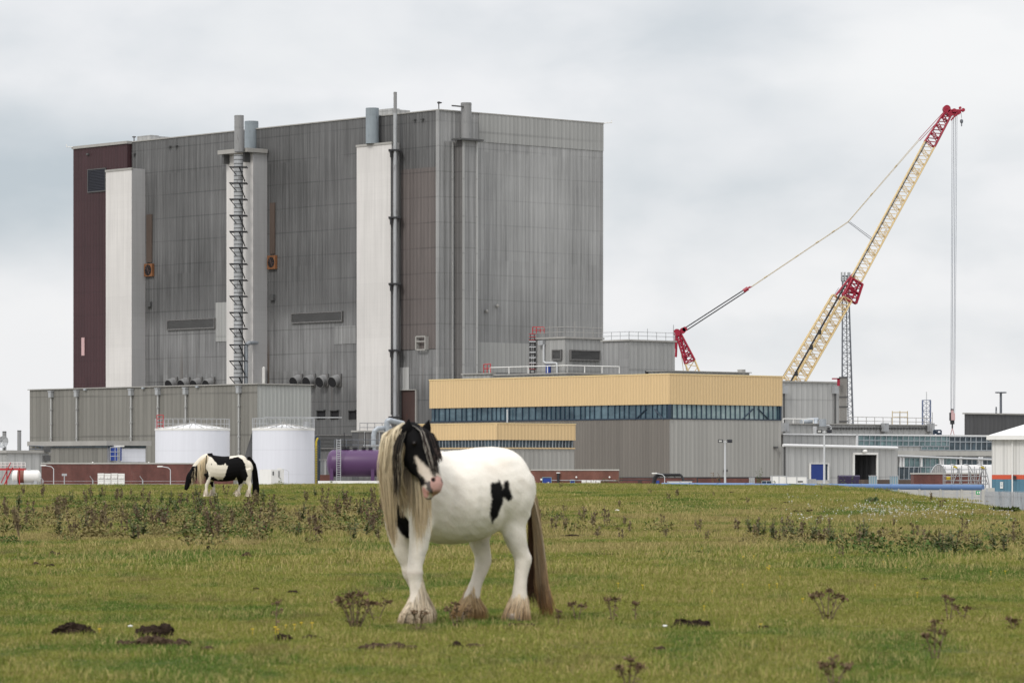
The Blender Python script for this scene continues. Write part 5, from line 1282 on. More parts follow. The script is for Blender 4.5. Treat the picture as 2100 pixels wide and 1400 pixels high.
# lower double boom down to the pivot
for (ta, tb, ba, bb_) in (((1716, 609), 0, (1484, 1000), 0), ((1737, 613), 0, (1512, 1000), 0)):
    p_, q_ = C3(*ba), C3(*ta); mb = MB(); lattice(mb, p_, q_, perp(p_, q_), Yv, 2.3, 1.9, 46, .14, .075, 4.2, 3.6)
    build('boom_section', mb, 'crane_yellow', cr)
mb = MB(); mb.tube(C3(1498, 1000, -3), C3(1733, 585, -3), .19, n=5)
for (px, py) in ((1661, 712), (1678, 681), (1630, 766)): c = C3(px+3, py, -3); mb.box((c.x, c.y), (1, 0), (0, -1), -.3, .3, -.3, .3, c.z-.45, c.z+.45)
build('hoist_cable', mb, 'black_steel', cr)
mb = MB(); mb.tube(C3(1470, 985), C3(1720, 590), .05, n=4); build('guy_line', mb, 'rope', cr)
# mast at the back
p_, q_ = C3(1505, 965), C3(1415, 742); m1 = C3(1391, 684)
mb = MB(); lattice(mb, p_, q_, perp(p_, q_), Yv, 2.4, 2.0, 16, .14, .08); build('mast', mb, 'crane_yellow', cr)
mb = MB(); lattice(mb, q_, m1, perp(q_, m1), Yv, 2.0, .9, 8, .19, .12)
for (a, e, r_) in (((1388, 681), (1386, 732), .24), ((1385, 686), (1383, 715), .2), ((1393, 686), (1408, 740), .25)): mb.tube(C3(*a, -.5), C3(*e, -.5), r_, n=5)
for (px, py, r_) in ((1388, 682, .75), (1400, 678, .6), (1404, 675, .5)): c = C3(px, py); mb.tube(c-Yv*.8, c+Yv*.8, r_, n=10)
mb.tube(C3(1388, 683), C3(1405, 675), .25, n=5); build('mast_head', mb, 'crane_red', cr)
mb = MB()
for dx_ in (0, 6): mb.tube(C3(1394+dx_, 700), C3(1402+dx_, 765), .06, n=4)
build('guy_line', mb, 'crane_line', cr)
# pendants
mb = MB()
for (a, e) in (((1403, 673.5), (1527, 593.5)), ((1408, 677), (1530, 597.5))): mb.tube(C3(*a), C3(*e), .12, n=5)
build('luffing_rope', mb, 'black_steel', cr)
mb = MB(); mb.tube(C3(1525, 597), C3(1534, 591), .4, n=8); mb.tube(C3(1534, 591), C3(1541, 588), .16, n=6); mb.tube(C3(1531, 592), C3(1538, 587.5), .12, n=5); build('pulley_block', mb, 'crane_red', cr)
mb = MB()
for off in (0, 1.6):
    mb.tube(C3(1540, 588+off), C3(1739, 454.5+off), .05, n=4); mb.tube(C3(1739, 454.5+off), C3(1884+off, 286+off), .05, n=4)
for (px, py) in ((1570, 568), (1634, 525.5), (1676, 496.5), (1709, 474.5)): mb.tube(C3(px-3, py+2), C3(px+3, py-2), .15, n=5)
for (px, py) in ((1787, 398.5), (1837, 341)): mb.tube(C3(px-2, py+2.5), C3(px+2, py-2.5), .15, n=5)
build('pendant_bar', mb, 'crane_line', cr)
mb = MB(); mb.tube(C3(1884, 286), C3(1937, 228), .06, n=4); mb.tube(C3(1886, 289), C3(1938, 234), .06, n=4); build('pendant_bar', mb, 'crane_red', cr)
mb = MB(); mb.tube(C3(1739, 455), C3(1789, 493), .06, n=4); mb.tube(C3(1743, 455), C3(1791, 490), .05, n=4); build('strut', mb, 'tower_steel', cr)
# hoist ropes and hook
mb = MB()
for (xa_, xb_, r_) in ((1952.5, 1949.6, .04), (1955.6, 1951.8, .055), (1959.2, 1955.8, .055), (1962.6, 1958.0, .04)): mb.tube(C3(xa_, 238), C3(xb_, 847), r_, n=4)
build('hoist_rope', mb, 'rope', cr)
hk = MB(); c = C3(1953, 854); hk.box((c.x, c.y), (1, 0), (0, -1), -.5, .5, -.4, .4, c.z-.7, c.z+.7); hk.tube(c+Vector((0, 0, .5)), c+Vector((0, 0, 1.3)), .3, n=8)
o = build('hook_block', hk, 'pink_steel', cr); mb = MB(); mb.box((c.x, c.y), (1, 0), (0, -1), -.56, -.3, -.42, .42, c.z-.8, c.z+.8); mb.box((c.x, c.y), (1, 0), (0, -1), -.4, .4, -.3, .3, c.z-1.5, c.z-.7); mb.tube(c+Vector((0, 0, -1.5)), c+Vector((0, 0, -2.3)), .16, n=6); mb.tube(c+Vector((-.25, 0, 1.3)), c+Vector((.25, 0, 1.3)), .25, n=8)
build('hook', mb, 'black_steel', o)
mb = MB(); mb.tube(c+Vector((0, 0, -2.2)), c+Vector((-.35, 0, -3.6)), .09, n=5); mb.tube(c+Vector((0, 0, -2.2)), c+Vector((.35, 0, -3.6)), .09, n=5); build('sling', mb, 'pink_steel', o)
mb = MB(); c = C3(1972, 249); mb.tube(C3(1970.5, 229), c+Vector((0, 0, .6)), .04, n=4); mb.ball(c, .42, 8, (.8, .6, 1.1)); mb.tube(c, c-Vector((0, 0, 1.0)), .12, n=5); build('auxiliary_hook', mb, 'tower_steel', cr)
# ================================================================== horses
def vcol_mat(name, rough=.7, spec=.25, nscale=60, bstr=.15, sheen=0):
    m, t, b = newmat(name)
    a = nd(t, 'ShaderNodeVertexColor', layer_name='Col').outputs['Color']
    oc = nd(t, 'ShaderNodeTexCoord').outputs['Object']
    n = nz(t, oc, nscale, 3, .6); n2 = nz(t, oc, 7, 4, .6)
    c = scl(t, a, mth(t, 'MULTIPLY_ADD', mth(t, 'SUBTRACT', n, .5), .25, mth(t, 'MULTIPLY_ADD', mth(t, 'SUBTRACT', n2, .5), .18, 1.0)))
    setc(t, b, c, rough, 0, spec)
    if bstr: bump(t, b, n, .004, bstr)
    return m
vcol_mat('horse_coat', .8, .10, 90, .9); vcol_mat('horse_hair', .75, .12, 25, 0)
def catmull(P, n):
    P = np.asarray(P, float); out = []
    Q = np.vstack([2*P[0]-P[1], P, 2*P[-1]-P[-2]])
    for i in range(1, len(Q)-2):
        for k in range(n):
            t = k/n; a, b, c, d = Q[i-1], Q[i], Q[i+1], Q[i+2]
            out.append(.5*((2*b)+(-a+c)*t+(2*a-5*b+4*c-d)*t*t+(-a+3*b-3*c+d)*t**3))
    out.append(P[-1]); return np.array(out)
def loft(V, F, st, n=20, sub=4, up=None):
    """st rows: x,y,z, axisA(3), rA, rB ; ring plane spanned by A and tangent x A"""
    S_ = catmull(st, sub); m = len(S_); k0 = len(V)
    for i in range(m):
        c = S_[i, :3]; tg = S_[min(i+1, m-1), :3]-S_[max(i-1, 0), :3]; tg /= np.linalg.norm(tg)+1e-9
        A_ = S_[i, 3:6]; A_ = A_-tg*np.dot(A_, tg); A_ /= np.linalg.norm(A_)+1e-9; B_ = np.cross(tg, A_)
        for j in range(n):
            a = 2*math.pi*j/n; V.append(c+A_*math.cos(a)*max(S_[i, 6], .004)+B_*math.sin(a)*max(S_[i, 7], .004))
    for i in range(m-1):
        for j in range(n): F.append((k0+i*n+j, k0+i*n+(j+1) % n, k0+(i+1)*n+(j+1) % n, k0+(i+1)*n+j))
    F.append(tuple(k0+j for j in range(n))[::-1]); F.append(tuple(k0+(m-1)*n+j for j in range(n)))
def remeshed(name, V, F, vox, smooth=6, parent=None, loc=(0, 0, 0)):
    me = bpy.data.meshes.new(name); me.from_pydata([tuple(v) for v in V], [], F)
    o = bpy.data.objects.new(name, me); COL.objects.link(o)
    r = o.modifiers.new('r', 'REMESH'); r.mode = 'VOXEL'; r.voxel_size = vox
    s = o.modifiers.new('s', 'SMOOTH'); s.iterations = smooth; s.factor = .5
    dg = bpy.context.evaluated_depsgraph_get(); dg.update()
    m2 = bpy.data.meshes.new_from_object(o.evaluated_get(dg)); m2.name = name
    bpy.data.objects.remove(o); bpy.data.meshes.remove(me)
    o = bpy.data.objects.new(name, m2); COL.objects.link(o); shade(m2)
    if parent is not None: o.parent = parent
    return o
def put_colors(me, cols):
    ca = me.color_attributes.new('Col', 'FLOAT_COLOR', 'POINT')
    c4 = np.ones((len(me.vertices), 4)); c4[:, :3] = cols; ca.data.foreach_set('color', c4.ravel())
def coords(me):
    a = np.zeros(len(me.vertices)*3); me.vertices.foreach_get('co', a); return a.reshape(-1, 3)
def inpoly(P, poly):
    x, y = P[:, 0], P[:, 1]; ins = np.zeros(len(P), bool); n = len(poly)
    for i in range(n):
        x0, y0 = poly[i]; x1, y1 = poly[(i+1) % n]
        c = ((y0 > y) != (y1 > y)) & (x < (x1-x0)*(y-y0)/((y1-y0) if y1 != y0 else 1e-9)+x0); ins ^= c
    return ins
def fnoise(P, f, seed=0.0):
    return (np.sin(P[:, 0]*f+seed)*np.cos(P[:, 1]*f*1.3+seed*2)+np.sin(P[:, 2]*f*1.7+seed*3)*np.cos(P[:, 0]*f*.7-seed)+.5*np.sin((P[:, 0]+P[:, 2])*f*3.1+seed))/2.5
def clumped(st, k=9, amt=.55):
    """gather neighbouring locks into wisps towards their tips and give each a slight wave"""
    r_ = random.Random(len(st)+5); order = sorted(range(len(st)), key=lambda i: (len(st[i][0]), float(st[i][0][-1][0])+r_.gauss(0, .008))); out = []
    for g in range(0, len(order), k):
        ids = order[g:g+k]; 
        if any(len(st[i][0]) != len(st[ids[0]][0]) for i in ids): out += [st[i] for i in ids]; continue
        mean = [sum(np.asarray(st[i][0][j]) for i in ids)/len(ids) for j in range(len(st[ids[0]][0]))]
        for i in ids:
            pts, c, w = st[i]; n = len(pts); q = []
            for j, p in enumerate(pts):
                f = amt*(j/(n-1))**1.5; dlt = (mean[j]-np.asarray(p))*f; dlt[2] *= .3
                if np.linalg.norm(dlt) > .06: dlt *= .06/np.linalg.norm(dlt)
                q.append(np.asarray(p)+dlt+np.array([r_.gauss(0, .003), r_.gauss(0, .003), 0])*(j > 0))
            out.append((q, c, w))
    return out
def hair(name, strands, w, parent, tip=.12, seg=8, mat='horse_hair'):
    strands = clumped(strands)
    """strands: list of (control points, colour, width factor); drawn as flat tapering locks"""
    V, F, C_ = [], [], []; r_ = random.Random(len(strands))
    for pts, col, wf in strands:
        P = catmull(pts, max(2, seg//max(1, len(pts)-1))); m = len(P)
        th = r_.uniform(-1.0, 1.0); side = np.array([math.cos(th), math.sin(th), 0.0]); k0 = len(V)
        cr = col[1] if isinstance(col[0], (tuple, list)) else col; c_0 = col[0] if isinstance(col[0], (tuple, list)) else col
        for i in range(m):
            t = i/(m-1); ww = w*wf*(tip+(1-tip)*(1-t**1.6))*(.35+.65*min(1, t*5))
            V.append(P[i]-side*ww/2); V.append(P[i]+side*ww/2)
            c = [a+(b-a)*t for a, b in zip(c_0, cr)]; C_ += [c, c]
        for i in range(m-1): F.append((k0+2*i, k0+2*i+1, k0+2*i+3, k0+2*i+2))
    me = bpy.data.meshes.new(name); me.from_pydata([tuple(v) for v in V], [], F); put_colors(me, C_); shade(me)
    me.materials.append(MATS[mat]); o = bpy.data.objects.new(name, me); COL.objects.link(o)
    if parent is not None: o.parent = parent
    return o
WHITE, CREAM, BLK = (.84, .79, .71), (.50, .405, .26), (.0050, .0046, .0050)
rh = random.Random(21)
def jit(c, k=.18): f = 1+rh.uniform(-k, k); return tuple(max(0, v*f) for v in c)

# ---------------- horse 1: standing three quarter view, 31 m from the camera
Y1 = 31.0; H0 = Vector(((948-CX)/FPX*Y1, Y1, 0)); H0.z = gz(H0.x, H0.y)+.0
H0.z = CZ+(HY-1275)*Y1/FPX
al = R(38); FW = np.array([-math.cos(al), -math.sin(al), 0]); LF = np.array([math.sin(al), -math.cos(al), 0]); UP = np.array([0, 0, 1.0])
def HL(x, y, z): return FW*x+LF*y+UP*z
def HI(px, py, dep=0.0):
    """horse-local point from a photo pixel and a depth offset from the 31 m plane"""
    q = pt(px, py, Y1+dep)-H0; return np.array(q)
h1 = thing('horse', 'white horse with black face standing in the foreground with turned head', 'horse', H0)
V, F = [], []
def row(c, A_, ra, rb): return [*c, *A_, ra, rb]
# torso: (x, z centre, half height, half width)
T_ = [(-.615, 1.10, .05, .05), (-.59, 1.09, .17, .15), (-.52, 1.09, .27, .25), (-.40, 1.085, .33, .315), (-.22, 1.06, .355, .345), (-.02, 1.015, .375, .375), (.18, 1.005, .375, .37),
      (.36, 1.04, .355, .315), (.50, 1.07, .31, .26), (.62, 1.07, .24, .20), (.70, 1.06, .13, .12)]
loft(V, F, [row(HL(x, 0, z), LF, hw, hh_) for x, z, hh_, hw in T_], 28)
# haunch and shoulder masses
for sy in (1, -1):
    dx_ = .0 if sy > 0 else .05
    loft(V, F, [row(HL(-.36+dx_, sy*.14, 1.28), LF, .08, .10), row(HL(-.365+dx_, sy*.165, 1.14), LF, .145, .225), row(HL(-.37+dx_, sy*.175, .98), LF, .14, .225), row(HL(-.40+dx_, sy*.17, .84), LF, .10, .16)], 18)
    loft(V, F, [row(HL(.42, sy*.11, 1.26), LF, .07, .10), row(HL(.48, sy*.165, 1.08), LF, .105, .16), row(HL(.52, sy*.165, .92), LF, .10, .13), row(HL(.53, sy*.16, .80), LF, .075, .09)], 18)
def leg(P): loft(V, F, [row(HL(*p), LF, rl, rf) for (p, rl, rf) in P], 16)
leg([((.52, .165, .92), .09, .115), ((.535, .16, .80), .085, .105), ((.555, .155, .62), .070, .082), ((.585, .15, .47), .060, .065), ((.588, .15, .405), .065, .070), ((.582, .15, .35), .053, .056), ((.570, .15, .24), .051, .056), ((.565, .15, .15), .066, .072), ((.575, .15, .10), .052, .056), ((.60, .15, .05), .066, .078), ((.61, .15, .0), .074, .088)])
leg([((.53, -.15, .92), .09, .115), ((.545, -.15, .80), .085, .105), ((.50, -.15, .62), .070, .082), ((.43, -.15, .47), .060, .065), ((.415, -.15, .405), .065, .070), ((.39, -.15, .35), .053, .056), ((.33, -.15, .24), .051, .056), ((.29, -.15, .15), .066, .072), ((.29, -.15, .10), .052, .056), ((.31, -.15, .05), .066, .078), ((.32, -.15, .0), .074, .088)])
def hind(sy, dx0, k):
    leg([((-.40+dx0, sy*.17, .90), .11, .17), ((-.385+dx0*.9, sy*.17, .78), .085, .125), ((-.42+k[0], sy*.17, .66), .074, .098), ((-.475+k[1], sy*.165, .55), .059, .076), ((-.495+k[2], sy*.165, .50), .058, .082), ((-.485+k[3], sy*.165, .43), .053, .068), ((-.465+k[4], sy*.165, .30), .049, .058), ((-.455+k[5], sy*.165, .17), .066, .072), ((-.44+k[6], sy*.165, .11), .052, .056), ((-.41+k[7], sy*.165, .05), .066, .078), ((-.40+k[8], sy*.165, .0), .074, .088)])
hind(1, 0, [0]*9)
hind(-1, .07, [.12, .145, .155, .165, .20, .24, .25, .25, .25])
# neck up to the poll, then the head turned towards the camera
pol = HI(843, 884, -.60)
nA = np.array([.80, -.60, 0])
loft(V, F, [row(HL(.40, 0, 1.12), LF, .20, .27), row(HL(.50, .03, 1.20), LF, .155, .225), row(HL(.58, .08, 1.30), LF, .12, .18), row(HL(.65, .14, 1.40), LF, .095, .14), row(pol+np.array([-.01, .04, -.05]), LF*.7+nA*.3, .08, .11), row(pol+np.array([0, .0, .0]), nA, .075, .085)], 20)
mz = HI(891, 1008, -.86); axh = mz-pol; Lh = np.linalg.norm(axh); axh /= Lh
Nf = np.array([.70, -.66, .30]); Nf -= axh*np.dot(Nf, axh); Nf /= np.linalg.norm(Nf); Sd = np.cross(axh, Nf)
def HD(t, n, s): return pol+axh*t*Lh+Nf*n+Sd*s      # along, out of the face, sideways
hd = [(-.10, -.03, .05, .05), (-.04, -.02, .085, .085), (.08, -.012, .100, .105), (.22, -.012, .108, .130), (.34, -.022, .100, .142), (.48, -.02, .082, .122), (.62, -.002, .066, .095), (.76, .006, .060, .078), (.87, .004, .064, .074), (.95, -.004, .060, .066), (1.02, -.012, .040, .045)]
loft(V, F, [row(HD(t, n, 0), Sd, w_*(1.14 if t < .7 else 1.24), d_*(1.10 if t < .7 else 1.2)) for t, n, w_, d_ in hd], 22)
# lower lip and chin, nostril wings, brow ridges
for (t, n, s, r0) in ((.97, -.068, 0, .044), (.90, -.07, 0, .040), (.90, .052, .042, .032), (.90, .052, -.042, .032), (.85, .056, .040, .026), (.85, .056, -.040, .026), (.30, .06, .088, .036), (.30, .06, -.088, .036), (.36, -.08, .07, .06), (.36, -.08, -.07, .06)):
    c = HD(t, n, s); loft(V, F, [row(c-axh*r0*1.2, Sd, .004, .004), row(c-axh*r0*.7, Sd, r0*.75, r0*.75), row(c, Sd, r0, r0), row(c+axh*r0*.7, Sd, r0*.75, r0*.75), row(c+axh*r0*1.2, Sd, .004, .004)], 10, 2)
body = remeshed('body', V, F, .0105, 22, h1)
me = body.data; P = coords(me); me.materials.append(MATS['horse_coat'])
# carve nostrils by pushing vertices inward
for sgn in (1, -1):
    c = HD(.895, .072, .046*sgn); d_ = np.linalg.norm((P-c)/1.0, axis=1); f_ = np.clip(1-d_/.020, 0, 1)
    P += -(Nf*.75+Sd*sgn*.4)*(f_*.022)[:, None]
me.update(); NR = np.zeros(len(P)*3); me.vertices.foreach_get('normal', NR); NR = NR.reshape(-1, 3)
lx = P@FW; ly = P@LF; lz = P[:, 2]
g_ = lambda v, c, w: np.exp(-((v-c)/w)**2)
side_ = np.clip((np.abs(ly)-.08)/.1, 0, 1)
dsp = -.014*g_(lx+.25*(lz-1.0), .34, .035)*g_(lz, 1.02, .22)*side_           # behind the shoulder
dsp += -.016*g_(lx-.35*(lz-.9), -.20, .05)*g_(lz, .88, .14)*side_            # flank fold
dsp += .010*g_(lx, -.40, .10)*g_(lz, 1.02, .16)*side_ - .010*g_(lx, -.53, .03)*g_(lz, .95, .16)*side_
dsp += .012*g_(lz, 1.32, .05)*g_(lx, -.28, .07)*side_                         # point of hip
dsp += .0022*np.sin(lx*62)*g_(lx, .12, .14)*g_(lz, .98, .16)*side_            # faint ribs
dsp += -.010*g_(lz, .705, .03)*(lx < -.1)*side_*0 - .012*g_(lx, .50, .03)*g_(lz, .88, .10)*side_
dsp += .0035*fnoise(P, 17, 3.)+.0015*fnoise(P, 43, 8.)
dsp *= (lz < 1.45)*(lx < .62)
P += NR*dsp[:, None]
me.vertices.foreach_set('co', P.ravel()); me.update()
pxy = np.stack([CX+FPX*(P[:, 0]+H0.x)/(P[:, 1]+H0.y), HY-FPX*(P[:, 2]+H0.z-CZ)/(P[:, 1]+H0.y)], 1)
pw = pxy+np.stack([fnoise(P, 55, 1.0)*1.8, fnoise(P, 60, 4.0)*1.8], 1)
C_ = np.tile(np.array(WHITE), (len(P), 1))
n1_ = fnoise(P, 9, 2.)
C_ *= (1+.05*n1_)[:, None]
def tint(mask, col): C_[:] = C_*(1-mask[:, None])+np.array(col)*mask[:, None]
lx = P@FW; ly = P@LF; lz = P[:, 2]
tint(np.clip((.75-lz)/.6, 0, 1)*.35, (.52, .40, .30))                      # legs are creamier
tint(np.clip((.70-lz)/.12, 0, 1)*np.clip((lz-.55)/.08, 0, 1)*.3*(lx < .3), (.40, .37, .32))  # greyish dirt on the belly, with its underside shading put into the colour
tint(np.clip(fnoise(P, 26, 7.)-.25, 0, 1)*np.clip((1.0-lz)/.3, 0, 1)*(lz > .55)*.35, (.30, .28, .25))   # mud on the belly
tint(np.clip(1-np.abs(lz-.405)/.03, 0, 1)*(lx > .2)*.35, (.28, .2, .15))
tint(np.clip(1-np.hypot(pxy[:, 0]-1030, pxy[:, 1]-950)/26, 0, 1)*.25, (.50, .38, .27))
tint(np.clip(fnoise(P, 5, 11.)*.5, 0, 1)*.35, (.66, .55, .42)); tint(np.clip(fnoise(P, 13, 5.)-.35, 0, 1)*.35, (.52, .42, .32)); tint(np.clip(fnoise(P, 75, 2.)-.5, 0, 1)*(lz < .75)*.5, (.40, .31, .22))
tint(np.clip(1-np.hypot(pxy[:, 0]-945, pxy[:, 1]-1048)/60, 0, 1)*.10, (.50, .40, .30))
Z4 = lambda pts: [(740+x/3.043, 840+y/3.043) for x, y in pts]
left_side = (ly > -.02)
def soft(poly, Q=None, amp=1.5, n=7):
    Q = pw if Q is None else Q; acc = np.zeros(len(Q)); rs = np.random.default_rng(3)
    for _ in range(n): acc += inpoly(Q+rs.normal(0, amp*.5, 2)+rs.normal(0, amp*.45, Q.shape), poly)
    return acc/n
flank = Z4([(812, 456), (835, 455), (850, 450), (864, 434), (884, 470), (892, 500), (890, 470), (897, 442), (925, 440), (930, 490), (950, 548), (928, 570), (903, 556), (893, 540), (890, 575), (874, 610), (852, 668), (820, 714), (804, 650), (820, 560), (812, 510)])
tint(soft(flank)*left_side, BLK)
near_fl = [(flank[i][0]*1.0, flank[i][1]) for i in range(len(flank))]
chest = [(796, 1005), (852, 1005), (856, 1085), (846, 1106), (830, 1102), (812, 1080)]
tint(soft(chest)*((lx > .45) & (ly < .06)), BLK)
tint(((np.hypot(lx-.02, lz-1.25) < .22+.05*n1_) & (ly < -.22))*1.0, BLK)       # patch on the far flank
# head colours
hP = P-pol; th = hP@axh/Lh; nh = hP@Nf; sh2 = hP@Sd
isH = (th > -.25) & (th < 1.15) & (np.abs(sh2) < .14) & (np.abs(nh) < .2) & (lz > .95)
hm = isH*np.clip((th+.22)/.06, 0, 1)
tint(hm, BLK)
Z7 = lambda pts: [(760+x/7, 850+y/7) for x, y in pts]
blaze = Z7([(632, 590), (655, 590), (760, 700), (900, 800), (1000, 850), (1080, 900), (1080, 1200), (700, 1200), (700, 1050), (800, 1000), (800, 960), (760, 890), (690, 830), (680, 740), (650, 660)])
tint(soft(blaze, None, 2.0)*(isH & (nh > -.09)), (.58, .50, .42))
tint((inpoly(pw, Z7([(500, 800), (540, 820), (600, 930), (640, 1060), (600, 1110), (540, 980), (495, 860)])) & isH)*.85, (.55, .47, .34))
pink = Z7([(870, 900), (960, 880), (1080, 920), (1080, 1170), (900, 1200), (870, 1100), (860, 1000)])
tint((inpoly(pw, pink) & isH)*.85, (.50, .27, .24))
tint((inpoly(pw, Z7([(715, 1060), (760, 1045), (830, 1100), (840, 1170), (780, 1200), (720, 1140)])) & isH)*.95, (.62, .33, .29))
tint((inpoly(pw, Z7([(790, 960), (850, 950), (860, 1020), (900, 1080), (890, 1130), (840, 1110), (800, 1060)])) & isH)*.9, (.06, .055, .06))
for sgn in (1, -1):
    d_ = np.linalg.norm(P-HD(.895, .070, .046*sgn), axis=1); tint(np.clip((.021-d_)/.006, 0, 1), (.012, .008, .008))
# dark hooves
tint(np.clip((.07-lz)/.02, 0, 1)*.9, (.16, .12, .085))
put_colors(me, C_)
plain('eye_dark', (.008, .005, .004), .25, vary=.1, spec=.25)
for sgn in (1, -1):
    mb = MB(); c = HD(.31, .070, .102*sgn); mb.ball(Vector(H0)+Vector(c), .021, 12); build('eye', mb, 'eye_dark', h1, smooth=True)
# ears
for (bx_, by_, tx_, ty_, dp, wd) in ((834, 893, 838.5, 859, -.70, .043), (869.5, 895, 880, 860.5, -.56, .040)):
    b_, t_ = HI(bx_, by_, dp), HI(tx_, ty_, dp-.02); V2, F2_ = [], []
    A_ = np.array([.92, .3, -.1])
    loft(V2, F2_, [row(b_+(t_-b_)*f, A_, wd*k, wd*.55*k) for f, k in ((-.15, .7), (.1, .95), (.35, 1.08), (.6, .85), (.85, .38), (1.0, .06))], 12, 3)
    me2 = bpy.data.meshes.new('ear'); me2.from_pydata([tuple(v) for v in V2], [], F2_); shade(me2); put_colors(me2, np.tile(np.array(BLK), (len(V2), 1)))
    me2.materials.append(MATS['horse_coat']); e_ = bpy.data.objects.new('ear', me2); COL.objects.link(e_); e_.parent = h1
# mane: locks from the crest, falling as a curtain on both sides of the neck
st = []
crest = [HI(822, 866, -.55), HI(806, 876, -.52), HI(800, 888, -.50), HI(797, 902, -.48), HI(798, 918, -.44)]
for k in range(620):                       # outer curtain, viewer's left
    u = rh.random()**.8; f = rh.random()
    r0 = HI(829-27*f+rh.uniform(-3, 3), 867+20*f+rh.uniform(-2, 3), -.60+.12*f)
    ex = 782+u*48+rh.gauss(0, 2.5)
    mx = (776+u*46) if f > .35 else (788+u*38)
    m1_ = HI(mx+3+rh.uniform(-3, 3), 915+rh.uniform(-8, 8), -.72+rh.uniform(-.06, .06)); m2_ = HI(mx-1+rh.uniform(-3, 3), 985+rh.uniform(-10, 10), -.76+rh.uniform(-.06, .06))
    ln = (1108 if u < .62 else 1026-10*(u-.62)/.38)-34*max(0, .34-u)/.34+rh.gauss(0, 12)
    e_ = HI(ex*.62+796*.38+8*(ln-1040)/80, ln, -.74+rh.uniform(-.06, .05)) if u < .62 else HI(812+26*(u-.62)/.38+rh.gauss(0, 2), ln, -.74)
    c1_ = jit((.62, .54, .39), .15); c2_ = jit((.46, .36, .22), .22)
    if rh.random() < .12: c1_ = jit((.30, .23, .14)); c2_ = jit((.20, .15, .09))
    st.append(([r0, r0*.5+m1_*.5+np.array([-.02, -.03, .03]), m1_, m2_, e_], (c1_, c2_), rh.uniform(.6, 1.3)))
for k in range(230):                        # locks hanging below the head before the chest
    u = rh.random()*.92+.1; r0 = HI(838+u*30, 900+rh.random()*40, -.58); m1_ = HI(838+u*44, 985+rh.uniform(-10, 10), -.62+rh.uniform(-.04, .04))
    ln = 1094+rh.gauss(0, 20)-60*abs(u-.4); e_ = HI(846+u*38+rh.gauss(0, 2), ln, -.66+rh.uniform(-.05, .05))
    st.append(([r0, m1_, m1_*.5+e_*.5, e_], (jit((.60, .52, .38), .15), jit((.47, .37, .23), .22)), rh.uniform(.6, 1.2)))
for k in range(150):                       # lower locks blending to grey brown under the jaw
    u = rh.random(); r0 = HI(822+u*20, 960, -.70); e_ = HI(818+u*28+rh.gauss(0, 2), 1030+rh.random()*35, -.72)
    st.append(([r0, r0*.5+e_*.5, e_], (jit((.10, .08, .06), .3), jit((.34, .27, .17), .3)), rh.uniform(.5, 1)))
for k in range(340):                       # black part between the cream mane and the cheek
    u = rh.random(); r0 = HI(838-12*u, 870+8*u, -.68); m1_ = HI(823-15*u+rh.uniform(-2, 2), 915, -.82); m2_ = HI(820-14*u+rh.uniform(-2, 2), 955, -.84)
    e_ = HI(820-12*u+rh.uniform(-3, 4), 990+rh.gauss(0, 18), -.83)
    cl_ = jit(BLK) if rh.random() > .10 else jit((.25, .22, .17))
    st.append(([r0, m1_, m2_, e_], (cl_, cl_ if rh.random() < .7 else jit((.12, .09, .06))), rh.uniform(.6, 1.1)))
for k in range(220):                       # far side of the neck towards the withers
    f = rh.random(); r0 = HL(.72-.42*f, 0, 1.50-.09*f)+np.array([0, 0, rh.uniform(-.02, .01)]); o_ = LF*(.14+.05*f)
    st.append(([r0, r0+o_+UP*(-.10), r0+o_*1.3+UP*(-.3-.1*rh.random()), r0+o_*1.25+UP*(-.45-.12*rh.random())+FW*.03], (jit((.64, .58, .46), .12), jit((.52, .43, .29), .2)), rh.uniform(.6, 1.1))) if f < .25 else None
st = [s_ for s_ in st if s_]
hair('mane', st, .011, h1)
st = []
for k in range(560):                       # forelock over the face
    u = rh.random(); r0 = HD(-.02+rh.uniform(-.03, .03), .06, rh.uniform(-.05, .05))
    sx = -.075+.165*u
    m1_ = HD(.20, .135+rh.uniform(0, .02), sx*.8); m2_ = HD(.45, .132+rh.uniform(0, .02), sx)
    ln = rh.uniform(.50, .66) if u < .45 else rh.uniform(.66, .93)
    e_ = HD(ln, .118+rh.uniform(-.005, .02)-.02*(ln > .8), sx*1.0+rh.uniform(-.01, .01))
    if abs(u-.80) < .035 or rh.random() < .02: cl_ = (jit((.30, .28, .25)), jit((.40, .36, .30)))
    else: cl_ = (jit(BLK), jit(BLK) if rh.random() < .75 else jit((.10, .07, .06)))
    st.append(([r0, m1_, m2_, e_], cl_, rh.uniform(.5, 1.0)))
hair('forelock', st, .010, h1)
# tail
st = []
for k in range(520):
    u = rh.random(); r0 = HL(-.66+rh.uniform(-.02, .02), rh.uniform(-.03, .03), 1.20+rh.uniform(-.06, .04)); 
    m1_ = HL(-.745+.03*rh.random(), .035-.09*u, .98); m2_ = HL(-.76, .10-.20*u, .62); m3_ = HL(-.77, .155-.30*u, .30); ez = .03+abs(rh.gauss(0, .05)) if u < .55 else .10+abs(rh.gauss(0, .12))
    e_ = HL(-.775+rh.uniform(-.03, .03), .225-.36*u+rh.gauss(0, .01), ez)
    if u < .62: c1_ = jit(rh.choice([(.66, .56, .41), (.52, .41, .27)]), .2); c2_ = jit(rh.choice([(.055, .026, .012), (.11, .050, .018), (.17, .080, .028), (.30, .165, .065)]), .25)
    else: c1_ = jit((.09, .05, .03), .3); c2_ = jit((.06, .03, .018), .4)
    st.append(([r0, m1_, m2_, m3_, e_], (c1_, c2_), rh.uniform(.6, 1.2)))
hair('tail', st, .011, h1)
